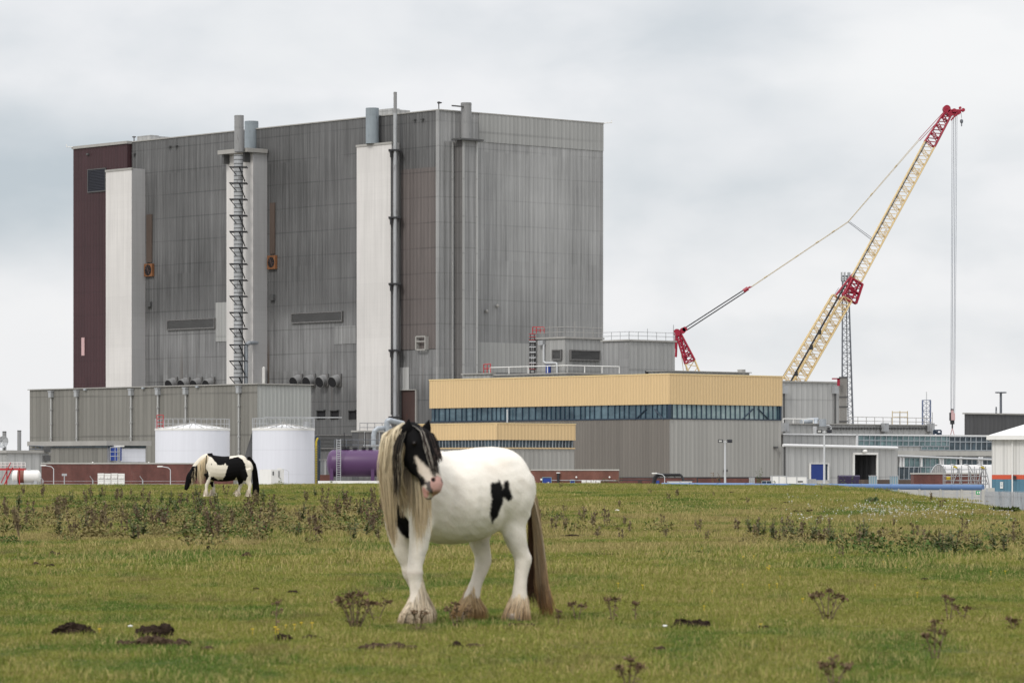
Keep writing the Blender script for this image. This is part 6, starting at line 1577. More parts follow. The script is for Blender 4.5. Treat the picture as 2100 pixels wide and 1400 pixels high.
# feathering round each fetlock
def feather(x, y, col0, col1, n=230, rad=.115, top=.36, sl=0.0):
    st = []
    for k in range(n):
        a = rh.uniform(0, 2*math.pi); back = .5-.5*math.cos(a); z0 = rh.uniform(.10, .20+(top-.20)*back)
        q = min(1, max(0, (z0-.10)/.25)); ox = sl*q
        s0 = HL(x+ox+math.cos(a)*.046, y+math.sin(a)*.046, z0); rr_ = rad*(.70+.40*back*rh.random()+.22*rh.random())
        a2 = a+rh.uniform(-.2, .2)
        m1_ = HL(x+ox*.4+math.cos(a)*(.064+.03*back), y+math.sin(a)*.066, .15+(z0-.15)*.35); m2_ = HL(x+.02+math.cos(a2)*rr_*.86, y+math.sin(a2)*rr_*.80, .085)
        e_ = HL(x+.03+math.cos(a2)*rr_, y+math.sin(a2)*rr_*.9, rh.uniform(-.02, .03))
        dk = rh.random() < .16; st.append(([s0, m1_, m2_, e_], ((jit(col0, .14) if not dk else jit(tuple(v*.6 for v in col0))), jit(col1, .32) if not dk else jit(tuple(v*.5 for v in col1), .3)), rh.uniform(.5, 1.2)))
    return st
lg = feather(.575, .15, (.68, .60, .48), (.50, .39, .26), 640, .145, .42)
hair('feathering', lg, .010, h1)
lg = feather(.30, -.15, (.62, .53, .41), (.46, .35, .23), 520, .135, .38, .09)
hair('feathering', lg, .010, h1)
lg = feather(-.435, .165, (.72, .61, .45), (.50, .33, .18), 560, .125, .30)
hair('feathering', lg, .010, h1)
lg = feather(-.195, -.165, (.62, .48, .30), (.34, .19, .07), 640, .155, .34)
hair('feathering', lg, .010, h1)

# ---------------- horse 2: piebald horse grazing side on
Z6 = lambda x, y: (360+x/9.335, 900+y/9.335)
Y2h = 126.0; bx, by = Z6(1000, 1150)
G0 = Vector(((bx-CX)/FPX*Y2h, Y2h, 0)); G0.z = gz(G0.x, G0.y)
by0 = HY-FPX*(G0.z-CZ)/Y2h
h2 = thing('horse', 'black and white piebald horse grazing among weeds in front of the white tanks', 'horse', G0)
UM = Y2h/FPX/9.335      # metres per crop pixel
def GP(zx, zy, dep=0.0): return np.array([(zx-1000)*UM, dep, (1150-zy)*UM])
V, F = [], []; XA = np.array([0, 1.0, 0])
def grow(L_): loft(V, F, [row(GP(zx, zy, dp), XA, rl, rv) for zx, zy, dp, rl, rv in L_], 18)
m_ = UM
grow([(1470, 520, 0, .05, .05), (1450, 530, 0, .14, .16), (1400, 555, 0, .22, .25), (1310, 570, 0, .29, .38), (1200, 585, 0, .32, .40), (1060, 605, 0, .345, .41), (900, 615, 0, .345, .42), (760, 600, 0, .32, .42), (650, 580, 0, .26, .40), (580, 590, 0, .19, .27), (545, 600, 0, .1, .14)])
grow([(700, 480, 0, .18, .30), (600, 480, 0, .15, .27), (500, 540, 0, .12, .23), (410, 620, -.02, .10, .19), (345, 690, -.04, .085, .15), (320, 720, -.05, .08, .12)])
grow([(350, 640, -.05, .07, .08), (325, 700, -.05, .10, .13), (290, 780, -.05, .10, .15), (255, 860, -.05, .075, .115), (225, 930, -.05, .06, .085), (205, 990, -.05, .06, .07), (195, 1020, -.05, .04, .05)])
for (L_) in ([(640, 700, -.16, .10, .17), (645, 780, -.16, .075, .11), (625, 860, -.16, .06, .075), (600, 930, -.16, .055, .06), (598, 1000, -.16, .045, .05), (592, 1090, -.16, .055, .06), (585, 1150, -.16, .09, .10)],
             [(650, 700, .16, .10, .17), (665, 790, .16, .075, .11), (690, 880, .16, .06, .075), (715, 950, .16, .055, .06), (725, 1010, .16, .045, .05), (700, 1090, .16, .055, .06), (690, 1150, .16, .09, .10)],
             [(1330, 640, -.17, .14, .24), (1370, 770, -.17, .11, .17), (1400, 860, -.17, .07, .10), (1430, 930, -.17, .055, .07), (1420, 1010, -.17, .045, .055), (1412, 1090, -.17, .055, .06), (1400, 1150, -.17, .09, .10)],
             [(1260, 660, .17, .14, .24), (1245, 780, .17, .11, .17), (1240, 860, .17, .07, .10), (1235, 930, .17, .055, .07), (1210, 1010, .17, .045, .055), (1190, 1090, .17, .055, .06), (1170, 1150, .17, .09, .10)]): grow(L_)
bo = remeshed('body', V, F, .018, 9, h2); me = bo.data; me.materials.append(MATS['horse_coat']); P = coords(me)
zx = P[:, 0]/UM+1000; zy = 1150-P[:, 2]/UM
zz_ = np.stack([zx+fnoise(P, 40, 1.)*9, zy+fnoise(P, 44, 5.)*9], 1); C_ = np.tile(np.array((.72, .66, .56)), (len(P), 1))
A1 = [(590, 300), (700, 290), (800, 340), (1000, 340), (1040, 380), (1050, 430), (1040, 540), (1000, 560), (960, 505), (940, 540), (820, 540), (760, 470), (700, 400), (620, 360)]
A2 = [(1030, 420), (1120, 400), (1200, 380), (1290, 430), (1340, 520), (1360, 620), (1400, 740), (1350, 850), (1300, 830), (1270, 890), (1210, 930), (1180, 890), (1180, 770), (1050, 900), (900, 920), (760, 880), (680, 820), (690, 760), (760, 780), (820, 820), (910, 815), (950, 760), (980, 690), (1000, 600), (1030, 520)]
A3 = [(545, 600), (600, 620), (640, 690), (650, 760), (610, 830), (600, 870), (560, 910), (530, 800)]
for A_ in (A1, A2, A3): tint(inpoly(zz_, A_)*1.0, BLK)
tint(((zx < 450) & (zy > 560))*1.0, BLK); tint(((zx > 640) & (zx < 720) & (zy > 860) & (zy < 960) & (P[:, 1] > 0))*1.0, BLK)
tint(inpoly(zz_, [(690, 510), (705, 515), (710, 545), (695, 540)])*1.0, BLK)
put_colors(me, C_)
st = []
for k in range(420):
    f = rh.random(); sd2 = -1 if rh.random() < .75 else 1
    cx_ = 620-330*f; cy_ = 318+ (290*f**1.15)
    r0 = GP(cx_, cy_, rh.uniform(-.03, .03)); le = 480 if f < .5 else 330
    e_ = GP(cx_-20+rh.gauss(0, 14)+20*f, min(cy_+le*rh.uniform(.75, 1.1), 985), sd2*(.17-.05*f)); mm = GP(cx_-4, cy_+120, sd2*(.22-.08*f))
    zxx = (e_[0]/UM+1000)
    blk = (f > .55 and rh.random() < .8) or (.02 < f < .07) or rh.random() < .06
    c = (jit(BLK), jit(BLK)) if blk else (jit((.62, .52, .36), .15), jit((.58, .46, .30), .2))
    if f > .85 and rh.random() < .5: c = (jit((.5, .4, .27)), jit((.5, .4, .27)))
    st.append(([r0, mm, e_], c, rh.uniform(.7, 1.2)))
hair('mane', st, .03, h2)
st = []
for k in range(260):
    u = rh.uniform(-1, 1); r0 = GP(1400+rh.uniform(-30, 30), 400+rh.uniform(-20, 30), rh.uniform(-.05, .05)); st.append(([r0, GP(1500+u*25, 520, u*.05), GP(1525+u*45, 760, u*.08), GP(1540+u*60, 1000, u*.1), GP(1530+u*60, 1125+rh.uniform(-30, 15), u*.1)], (jit(BLK), jit(BLK)), rh.uniform(.8, 1.3)))
hair('tail', st, .03, h2)
st = []
for (zx0, dp) in ((588, -.16), (692, .16), (1402, -.17), (1176, .17)):
    for k in range(70):
        a = rh.uniform(0, 6.28); s0 = GP(zx0+math.cos(a)*22, 1040+rh.uniform(-40, 40), dp+math.sin(a)*.05); e_ = GP(zx0+math.cos(a)*62, 1145, dp+math.sin(a)*.13); st.append(([s0, s0*.5+e_*.5, e_], (jit((.6, .52, .42)), jit((.5, .42, .33))), 1))
hair('feathering', st, .03, h2)
for sgn in (-1,):
    mb = MB(); c = GP(285, 800, -.15); mb.ball(Vector(G0)+Vector(c), .022, 8); build('eye', mb, 'eye_dark', h2, smooth=True)
for dp in (-.09, .0):
    V2, F2_ = [], []; b_, t_ = GP(345, 655, dp-.03), GP(330, 585, dp-.05)
    loft(V2, F2_, [row(b_+(t_-b_)*f, np.array([1., 0, 0]), .04*k, .025*k) for f, k in ((-.1, .7), (.3, 1.05), (.7, .7), (1, .08))], 8, 3)
    me2 = bpy.data.meshes.new('ear'); me2.from_pydata([tuple(v) for v in V2], [], F2_); shade(me2); put_colors(me2, np.tile(np.array(BLK), (len(V2), 1))); me2.materials.append(MATS['horse_coat']); e_ = bpy.data.objects.new('ear', me2); COL.objects.link(e_); e_.parent = h2
# ================================================================== vegetation
def veg_mat(name, ca, cb, cc, trans=.25):
    """leaf colour from a per-face tone, shifted by the lush and withered patches of the field"""
    m, t, b = newmat(name)
    a = nd(t, 'ShaderNodeAttribute', attribute_name='tone').outputs['Fac']
    lush, dry, strip = turf_color(t)
    g = mixc(t, lush, ca, cb)
    f = mth(t, 'ADD', a, mth(t, 'ADD', mth(t, 'MULTIPLY', dry, .20), mth(t, 'MULTIPLY', strip, .50)))
    c = mixc(t, sstep(t, f, .55, .95), g, cc)
    Pp = nd(t, 'ShaderNodeNewGeometry').outputs['Position']
    c = mixc(t, sstep(t, nz(t, nd(t, 'ShaderNodeVectorMath', {0: Pp, 1: (1, .35, 0)}, operation='MULTIPLY').outputs[0], .9, 5, .7), .55, .68, 0.0, .55), c, (.155, .12, .06))
    c = scl(t, c, mth(t, 'MULTIPLY_ADD', a, .5, .75))
    setc(t, b, c, .8, 0, .12)
    return m
veg_mat('grass_blade', (.218, .232, .047), (.103, .165, .028), (.32, .265, .11))
veg_mat('weed_leaf', (.095, .125, .034), (.060, .110, .026), (.20, .165, .07))
plain('dock_seed', (.100, .064, .040), .9, vary=.4, scale=9, stretch=(1, 1, 1))
plain('dock_pale', (.150, .115, .062), .9, vary=.4, scale=9, stretch=(1, 1, 1))
plain('dry_stem', (.15, .115, .065), .9, vary=.3, scale=9, stretch=(1, 1, 1))
plain('dry_head', (.13, .082, .045), .95, vary=.5, scale=30, stretch=(1, 1, 1))
plain('thistle_leaf', (.075, .115, .038), .8, vary=.4, scale=9, stretch=(1, 1, 1))
plain('bush_leaf', (.075, .10, .035), .8, vary=.4, scale=3, stretch=(1, 1, 1))
plain('dung', (.032, .022, .016), 1.0, vary=.9, scale=22, stretch=(1, 1, 1), dirt=(.060, .042, .028), spec=.05)
plain('earth', (.070, .047, .032), 1.0, vary=.9, scale=22, stretch=(1, 1, 1), dirt=(.13, .10, .07), spec=.05)
plain('petal_yellow', (.65, .45, .01), .6, vary=.05); plain('petal_white', (.75, .75, .72), .6, vary=.05)
def mesh_tone(name, V, F, tone, mat):
    me = bpy.data.meshes.new(name); me.from_pydata(V, [], F); at = me.attributes.new('tone', 'FLOAT', 'FACE'); at.data.foreach_set('value', tone)
    me.materials.append(MATS[mat]); return me
def blade_patch(name, size, n, hmin, hmax, w, seed, lean=.5, straw=.17, mat='grass_blade'):
    r = np.random.default_rng(seed); x = r.uniform(-size/2, size/2, n); y = r.uniform(-size/2, size/2, n)
    cl = .5+.5*np.sin(x*7/size+seed)*np.cos(y*9/size+seed*2); h = (hmin+(hmax-hmin)*r.random(n)**2.2)*(.6+.7*cl)
    a = r.uniform(0, 2*np.pi, n); l = r.uniform(0, lean, n)*h*1.2; fa = r.uniform(0, np.pi, n); ww = w*r.uniform(.6, 1.3, n)
    V = np.zeros((n, 5, 3)); dxw, dyw = np.cos(fa)*ww/2, np.sin(fa)*ww/2
    V[:, 0] = np.stack([x-dxw, y-dyw, -.01*np.ones(n)], 1); V[:, 1] = np.stack([x+dxw, y+dyw, -.01*np.ones(n)], 1)
    mx, my = x+np.cos(a)*l*.35, y+np.sin(a)*l*.35
    V[:, 2] = np.stack([mx+dxw*.7, my+dyw*.7, h*.6], 1); V[:, 3] = np.stack([mx-dxw*.7, my-dyw*.7, h*.6], 1); V[:, 4] = np.stack([x+np.cos(a)*l, y+np.sin(a)*l, h], 1)
    F = []; 
    for i in range(n): k = i*5; F += [(k, k+1, k+2, k+3), (k+3, k+2, k+4)]
    t = np.where(r.random(n) < straw, r.uniform(.7, 1.0, n), r.uniform(0, .55, n))
    return mesh_tone(name, V.reshape(-1, 3).tolist(), F, np.repeat(t, 2).astype(float), mat)
def scatter(name, protos, P, rot, sc, label, mat_idx=None, cat=None):
    """one object: a point mesh whose points carry plant patches"""
    pc = bpy.data.collections.new(name+'_source')
    for k, me in enumerate(protos): pc.objects.link(bpy.data.objects.new('%s_patch_%02d' % (name, k), me))
    me = bpy.data.meshes.new(name); me.from_pydata([tuple(p) for p in P], [], [])
    a = me.attributes.new('rz', 'FLOAT_VECTOR', 'POINT'); a.data.foreach_set('vector', np.asarray(rot, float).ravel())
    a = me.attributes.new('sc', 'FLOAT', 'POINT'); a.data.foreach_set('value', np.asarray(sc, float))
    g = bpy.data.node_groups.new(name, 'GeometryNodeTree')
    g.interface.new_socket('Geometry', in_out='INPUT', socket_type='NodeSocketGeometry'); g.interface.new_socket('Geometry', in_out='OUTPUT', socket_type='NodeSocketGeometry')
    gi, go_ = g.nodes.new('NodeGroupInput'), g.nodes.new('NodeGroupOutput')
    ci = g.nodes.new('GeometryNodeCollectionInfo'); ci.inputs[0].default_value = pc; ci.inputs[1].default_value = True; ci.inputs[2].default_value = True
    ip = g.nodes.new('GeometryNodeInstanceOnPoints'); ip.inputs['Pick Instance'].default_value = True
    na = g.nodes.new('GeometryNodeInputNamedAttribute'); na.data_type = 'FLOAT_VECTOR'; na.inputs[0].default_value = 'rz'
    er = g.nodes.new('FunctionNodeEulerToRotation'); ns = g.nodes.new('GeometryNodeInputNamedAttribute'); ns.data_type = 'FLOAT'; ns.inputs[0].default_value = 'sc'
    g.links.new(gi.outputs[0], ip.inputs['Points']); g.links.new(ci.outputs[0], ip.inputs['Instance'])
    g.links.new(na.outputs['Attribute'], er.inputs[0]); g.links.new(er.outputs[0], ip.inputs['Rotation']); g.links.new(ns.outputs['Attribute'], ip.inputs['Scale'])
    g.links.new(ip.outputs[0], go_.inputs[0])
    o = bpy.data.objects.new(name, me); COL.objects.link(o); md = o.modifiers.new('scatter', 'NODES'); md.node_group = g
    tag(o, label, cat, kind='stuff'); return o
rg = np.random.default_rng(5)
def grid_pts(y0, y1, step, marg=1.5, keep=None):
    out = []
    y = y0
    while y < y1:
        hw = y*.1334*1.08+marg; n = int(2*hw/step)+1
        x = -hw+np.arange(n)*step+rg.uniform(-.3, .3, n)*step; yy = y+rg.uniform(-.3, .3, n)*step
        out.append(np.stack([x, yy], 1)); y += step
    P = np.concatenate(out)
    if keep is not None: P = P[keep(P)]
    return P
def field_pts(P):
    x, y = P[:, 0], P[:, 1]; z = gh(x, y); e = .3
    sx_ = (gh(x+e, y)-gh(x-e, y))/(2*e); sy_ = (gh(x, y+e)-gh(x, y-e))/(2*e)
    rot = np.stack([np.arctan(sy_), -np.arctan(sx_), rg.integers(0, 4, len(x))*np.pi/2*0], 1)
    yaw = rg.uniform(0, 2*np.pi, len(x))
    for i in range(len(x)):
        q = Vector((-sx_[i], -sy_[i], 1)).to_track_quat('Z', 'Y') @ Quaternion((0, 0, 1), float(yaw[i])); rot[i] = q.to_euler()[:]
    return np.stack([x, y, z], 1), rot
near = [blade_patch('turf', .62, 1300, .006, .026, .0048, 10+k, 1.2) for k in range(6)]+[blade_patch('turf', .62, 900, .010, .060, .005, 30+k, .9, .4) for k in range(2)]
P, rt = field_pts(grid_pts(19.5, 46, .46, 6))
scatter('near_grass', near, P, rt, rg.uniform(.8, 1.25, len(P)), 'short grazed grass around the standing horse', cat='grass')
mid = [blade_patch('turf', 1.3, 1500, .008, .034, .0085, 50+k, 1.1) for k in range(6)]+[blade_patch('turf', 1.3, 900, .012, .10, .009, 70+k, .8, .55) for k in range(2)]
P, rt = field_pts(grid_pts(44, 96, .98, 6))
scatter('middle_grass', mid, P, rt, rg.uniform(.8, 1.3, len(P)), 'yellowed grass across the middle of the field', cat='grass')
far = [blade_patch('turf', 2.6, 1700, .008, .035, .016, 90+k, 1.0) for k in range(6)]+[blade_patch('turf', 2.6, 1100, .015, .09, .016, 110+k, .7, .55) for k in range(1)]
P, rt = field_pts(grid_pts(93, 200, 1.95, 8))
scatter('far_grass', far, P, rt, rg.uniform(.8, 1.3, len(P)), 'grass on the rise up to the crest of the field', cat='grass')
# rank tufts the horses leave standing
tf = [blade_patch('tuft', .16, 60, .05, .13, .006, 140+k, .9, .35) for k in range(5)]
Pt = grid_pts(22, 60, .33, 5); k_ = np.array([noise.noise(Vector((p[0]*.8, p[1]*.35, 4.)))+.5*noise.noise(Vector((p[0]*2.4, p[1]*1.1, 9.))) for p in Pt]); Pt = Pt[(k_ > .22) & (rg.random(len(Pt)) < .5)]
P, rt = field_pts(Pt); scatter('rank_grass', tf, P, rt, rg.uniform(.4, 1.0, len(P)), 'taller rank grass tufts left ungrazed in the foreground', cat='grass')
tf = [blade_patch('tuft', .5, 120, .06, .20, .012, 150+k, .9, .40) for k in range(5)]
Pt = grid_pts(58, 185, .9, 6); k_ = np.array([noise.noise(Vector((p[0]*.25, p[1]*.09, 6.)))+.5*noise.noise(Vector((p[0]*.9, p[1]*.35, 3.))) for p in Pt]); Pt = Pt[(k_ > .20) & (rg.random(len(Pt)) < .6)]
P, rt = field_pts(Pt); scatter('distant_rank_grass', tf, P, rt, rg.uniform(.4, 1.0, len(P)), 'taller withered grass patches on the rise', cat='grass')
# ---- leafy weed clumps (stuff) on the left rise and in a band on the right
def leaf_clump(name, seed, h=.3, n=90, rad=.25, lw=.05, mat='weed_leaf'):
    r = random.Random(seed); V, F, T = [], [], []
    for i in range(n):
        a = r.uniform(0, 6.283); d = rad*math.sqrt(r.random()); z = r.random()*h*(1-.5*d/rad); l = lw*r.uniform(.7, 1.8)
        ax = Vector((r.gauss(0, 1), r.gauss(0, 1), r.gauss(.5, .7))).normalized(); sd_ = ax.cross(Vector((r.gauss(0, 1), r.gauss(0, 1), 1))).normalized()
        c = Vector((math.cos(a)*d, math.sin(a)*d, z)); k = len(V)
        V += [tuple(c), tuple(c+ax*l*.5+sd_*l*.28), tuple(c+ax*l), tuple(c+ax*l*.5-sd_*l*.28)]; F.append((k, k+1, k+2, k+3)); T.append(r.random()*.9)
    return mesh_tone(name, V, F, T, mat)
clumps = [leaf_clump('weed', k, .18+.10*(k % 3), 120, .22+.09*(k % 3), .045) for k in range(5)]
def wz(px, py):
    """how weedy the field is at this photo position"""
    w = 0.0
    if px < 900:
        w = max(0, 1-abs(py-1062)/62)*(1.0 if px > 120 else .75)
        if py < 1012: w *= .35
        if px > 560 and py < 1030: w *= .6
    else:
        c = 1108+ (px-1600)*.06; w = max(0, 1-abs(py-c)/24)*(1.0 if px > 1520 else .30)
        if px > 1860: w = max(w, max(0, 1-abs(py-1125)/30)*.9)
    return w*(.35+.65*(noise.noise(Vector((px*.011, py*.035, 2.0)))*1.2+.5))
Pw = []
for k in range(7500):
    px, py = rh.uniform(-250, 2350), rh.uniform(996, 1165)
    if rh.random() < wz(px, py)**1.2*(.80 if px < 900 else .28): Pw.append(on_ground(px, py))
Pw = np.array([[p.x, p.y] for p in Pw]); P, rt = field_pts(Pw)
scatter('weed_cover', clumps, P, rt, rg.uniform(.35, 1.15, len(P)), 'low leafy weeds and nettles spreading over the rise', cat='weeds')
# ---- individual docks and thistles
def dock(name, seed, h, mat, stems=3, cat=None):
    r = random.Random(seed); V, F = [], []
    S_, G_ = MB(), MB()
    for s_ in range(stems):
        a = r.uniform(0, 6.28); ln = r.uniform(.02, .16)*h*2; hh_ = h*r.uniform(.6, 1.05)
        top = Vector((math.cos(a)*ln, math.sin(a)*ln, hh_)); b0 = Vector((math.cos(a)*.02, math.sin(a)*.02, -.02)); S_.tube(b0, top, .007, .004, n=4)
        for q in range(34):
            t = r.uniform(.35, 1.0); c = b0.lerp(top, t); w = (1-.55*abs(t-.6)/.4)*.045
            c = c+Vector((r.gauss(0, w*.6), r.gauss(0, w*.6), r.gauss(0, .015))); l = r.uniform(.012, .03)
            u1 = Vector((r.gauss(0, 1), r.gauss(0, 1), r.gauss(0, 1))).normalized()*l; u2 = Vector((r.gauss(0, 1), r.gauss(0, 1), r.gauss(0, 1))).normalized()*l
            G_.face([c-u1, c+u2, c+u1, c-u2])
    return S_, G_
def make_plant(name, parts_, label, cat, group):
    t = thing(name, label, cat, (0, 0, 0), group)
    for nm, mb, mt in parts_: build(nm, mb, mt, t)
    return t
def place_copies(proto_list, spots, labels=None):
    used = set()
    for i, (p, rz, sc, k) in enumerate(spots):
        o = proto_list[k]
        if k in used: o = copy_tree(o)
        used.add(k); o.location = p; o.rotation_euler = (0, 0, rz); o.scale = (sc, sc, sc*rh.uniform(.85, 1.2))
        if labels: o['label'] = labels(p, i)
protos = []
for k in range(4):
    S_, G_ = dock('dock_plant', 200+k, .42, 'dock_seed', 2+k % 3)
    protos.append(make_plant('dock_plant', (('stem', S_, 'dry_stem'), ('seed_head', G_, 'dock_seed' if k % 2 else 'dock_pale')), '', 'weed', 'rusty brown dock stalks on the rise'))
spots = []
while len(spots) < 115:
    px, py = rh.uniform(0, 900), rh.uniform(1004, 1120)
    if rh.random() < wz(px, py)*1.3:
        p = on_ground(px, py); spots.append((p, rh.uniform(0, 6.28), rh.uniform(.5, 1.2), rh.randrange(4)))
def dl(p, i):
    px, py = proj(p); 
    if px < 380: return 'rusty brown seeding dock stalks among the weeds left of the grazing horse'
    if px < 560: return 'rusty brown seeding dock stalks among weeds at the grazing horse feet'
    return 'rusty brown seeding dock stalks between the two horses'
place_copies(protos, spots, dl)
protos = []
for k in range(2):
    S_, G_ = dock('dock_plant', 230+k, .30, 'dock_seed', 2)
    protos.append(make_plant('dock_plant', (('stem', S_, 'dry_stem'), ('seed_head', G_, 'dock_pale')), '', 'weed', 'withered stalks on the right half of the field'))
spots = []
while len(spots) < 60:
    px = rh.choice([rh.uniform(1090, 1560), rh.uniform(1560, 2090)]); py = (rh.gauss(1085, 14) if px < 1560 else rh.gauss(1112, 14)) if rh.random() < .75 else rh.uniform(996, 1060)
    p = on_ground(px, py); spots.append((p, rh.uniform(0, 6.28), rh.uniform(.5, 1.1), rh.randrange(2)))
place_copies(protos, spots, lambda p, i: 'small withered brown stalk in the grass right of the standing horse' if proj(p)[0] < 1560 else 'small withered brown stalk at the right side of the field')
protos = []
def thistle(seed, h, mat='thistle_leaf'):
    r = random.Random(seed); S_, G_ = MB(), MB()
    for s_ in range(3):
        a = r.uniform(0, 6.28); ln = r.uniform(.03, .12)*h*2; top = Vector((math.cos(a)*ln, math.sin(a)*ln, h*r.uniform(.6, 1))); S_.tube((0, 0, -.02), top, .009, .004, n=4)
        for q in range(30):
            t = r.uniform(.05, 1.0); c = Vector((0, 0, 0)).lerp(top, t); an = r.uniform(0, 6.28); l = .12*(1.1-t*.7)*r.uniform(.6, 1.1)
            e = c+Vector((math.cos(an)*l, math.sin(an)*l, l*r.uniform(.1, .7))); sd_ = Vector((-math.sin(an), math.cos(an), r.uniform(-.4, .4)))*l*.17
            m_ = (c+e)/2; G_.face([c, m_+sd_, e, m_-sd_])
    return S_, G_
for k in range(3):
    S_, G_ = thistle(300+k, .45); protos.append(make_plant('thistle', (('stem', S_, 'dry_stem'), ('leaves', G_, 'thistle_leaf')), '', 'weed', 'green thistles in the field'))
spots = []
while len(spots) < 55:
    px, py = rh.uniform(0, 880), rh.uniform(1004, 1125)
    if rh.random() < wz(px, py): spots.append((on_ground(px, py), rh.uniform(0, 6.28), rh.uniform(.6, 1.2), rh.randrange(3)))
for px, py in ((1540, 1096), (1556, 1101), (1566, 1100), (1583, 1100), (1588, 1106), (1610, 1104), (1628, 1108), (1640, 1104), (1664, 1112), (1672, 1110), (1668, 1104), (1702, 1112), (1708, 1114), (1728, 1108), (1760, 1112), (1768, 1114), (1775, 1113), (1785, 1116), (1798, 1114), (1922, 1132), (1935, 1138), (1945, 1134), (1950, 1120), (1958, 1138), (2000, 1134), (2008, 1130), (2040, 1134), (2060, 1136)):
    spots.append((on_ground(px, py), rh.uniform(0, 6.28), rh.uniform(.55, .95), rh.randrange(3)))
place_copies(protos, spots, lambda p, i: 'green leafy thistle growing on the weedy rise left of the standing horse' if proj(p)[0] < 900 else 'green leafy thistle in the row across the right side of the field')
# ---- dry ragwort stalks close to the camera, each its own
def ragwort(px, py, top, nst, label, spread=.25, seed=0, wx=0):
    p = on_ground(px, py); h = (py-top)*p.y/FPX; r = random.Random(seed+px)
    t = thing('dry_ragwort', label, 'weed', p, 'dry ragwort stalks in the foreground')
    S_, G_ = MB(), MB()
    for s_ in range(nst):
        x = ((s_/(nst-1)*2-1)+r.uniform(-.2, .2) if nst > 1 else .1)*spread; hh_ = h*(1-.35*abs(x/spread)*r.uniform(.4, 1)) if nst > 1 else h
        b0 = p+Vector((x*.15, r.uniform(-.02, .02), -.03)); m_ = p+Vector((x*.55, r.uniform(-.04, .04), hh_*.5)); e = p+Vector((x, r.uniform(-.06, .06), hh_*.93))
        S_.tube(b0, m_, .0065, .005, n=5); S_.tube(m_, e, .005, .004, n=5)
        for q in range(4):
            f = r.uniform(.5, .95); c = m_.lerp(e, max(0, (f-.5)*2)); an = r.uniform(0, 6.28); l = h*r.uniform(.06, .16); e2 = c+Vector((math.cos(an)*l*.8, math.sin(an)*l*.8, l)); S_.tube(c, e2, .003, .002, n=4)
            for w in range(5):
                cc_ = e2+Vector((r.gauss(0, .012), r.gauss(0, .016), r.gauss(0, .010))); u1 = Vector((r.gauss(0, 1), r.gauss(0, 1), r.gauss(0, .6))).normalized()*.012; u2 = Vector((r.gauss(0, 1), r.gauss(0, 1), r.gauss(0, .6))).normalized()*.012; G_.face([cc_-u1, cc_+u2, cc_+u1, cc_-u2])
        for w in range(20):
            cc_ = e+Vector((r.gauss(0, .018), r.gauss(0, .018), r.gauss(0, .010))); u1 = Vector((r.gauss(0, 1), r.gauss(0, 1), r.gauss(0, .6))).normalized()*.014; u2 = Vector((r.gauss(0, 1), r.gauss(0, 1), r.gauss(0, .6))).normalized()*.014; G_.face([cc_-u1, cc_+u2, cc_+u1, cc_-u2])
        for w in range(8):
            c = b0.lerp(m_, r.random()); an = r.uniform(0, 6.28); l = r.uniform(.03, .06); e2 = c+Vector((math.cos(an)*l, math.sin(an)*l, r.uniform(-.03, .03))); sd_ = Vector((-math.sin(an), math.cos(an), .3))*.008; G_.face([c, (c+e2)/2+sd_, e2, (c+e2)/2-sd_])
    build('stem', S_, 'dry_stem', t); build('seed_head', G_, 'dry_head', t)
for a in ((728, 1286, 1208, 9, 'bushy clump of dry ragwort stalks left of the standing horse front feet', .14), (772, 1272, 1208, 2, 'leaning pair of dry ragwort stalks beside the bushy clump', .08), (566, 1300, 1232, 1, 'thin bare dry stalk between brown dung heaps and bushy ragwort clump', .05),
          (1183, 1272, 1228, 2, 'short dry ragwort stalk just right of the horse tail', .04), (1256, 1274, 1214, 2, 'dry ragwort stalk with thick head right of the horse tail', .03), (1303, 1272, 1234, 1, 'small dry stalk left of the dark log', .03),
          (1697, 1272, 1204, 5, 'three headed dry ragwort stalk standing alone right of the dark log', .14), (1946, 1272, 1211, 2, 'thin dry ragwort stalk at right behind the blurred tall stalk', .04), (1972, 1270, 1238, 2, 'short thin dry stalk at the far right of the tall thin one', .05),
          (1917, 1352, 1268, 3, 'tall blurred dry stalk at the lower right', .06), (1290, 1410, 1344, 3, 'blurred dry stalk at the bottom edge below the dark log', .07), (1710, 1410, 1345, 3, 'blurred brown stalk at the bottom edge under the three headed ragwort', .07), (2078, 1292, 1266, 2, 'tiny dry stalk near the right edge of the picture', .03), (858, 1292, 1245, 2, 'dry stalk in front of the horse front feet', .04), (938, 1290, 1235, 3, 'dry brown stalk before the horse far hind foot', .07), (1145, 1285, 1250, 1, 'small dry stalk beside the horse tail end', .02)):
    ragwort(*a)
# ---- dung, clods, log
LUMPS = []
def lump(name, px, py, w, h, label, mat, seed=0, cat='dung', group=None, n=7):
    p = on_ground(px, py); k = p.y/FPX; W_, H_ = w*k, h*k; r = random.Random(seed*7+px); mb = MB()
    for i in range(n*2):
        f = (i+.5)/n-1; x = f*W_*.42+r.uniform(-.1, .1)*W_/n; rr_ = max(.020, H_*.55*(1-.5*abs(f))*r.uniform(.35, 1.15)); y = r.uniform(-.3, .3)*W_*.35
        mb.ball(p+Vector((x, y, rr_*r.uniform(.25, .7))), rr_, 8, (r.uniform(1, 1.5), r.uniform(.9, 1.3), r.uniform(.7, 1)))
    o = build(name, mb, mat, loc=p); r_ = o.modifiers.new('r', 'REMESH'); r_.mode = 'VOXEL'; r_.voxel_size = max(.007, H_*.055)
    LUMPS.append((o, H_)); tag(o, label, cat, group); return o
lump('dung_heap', 155, 1302, 88, 32, 'dark dung heap at the lower left edge of the foreground', 'dung', 1, n=8)
lump('dung_heap', 318, 1308, 84, 44, 'biggest black dung heap lying on brown soil in the lower left', 'dung', 2, n=7)
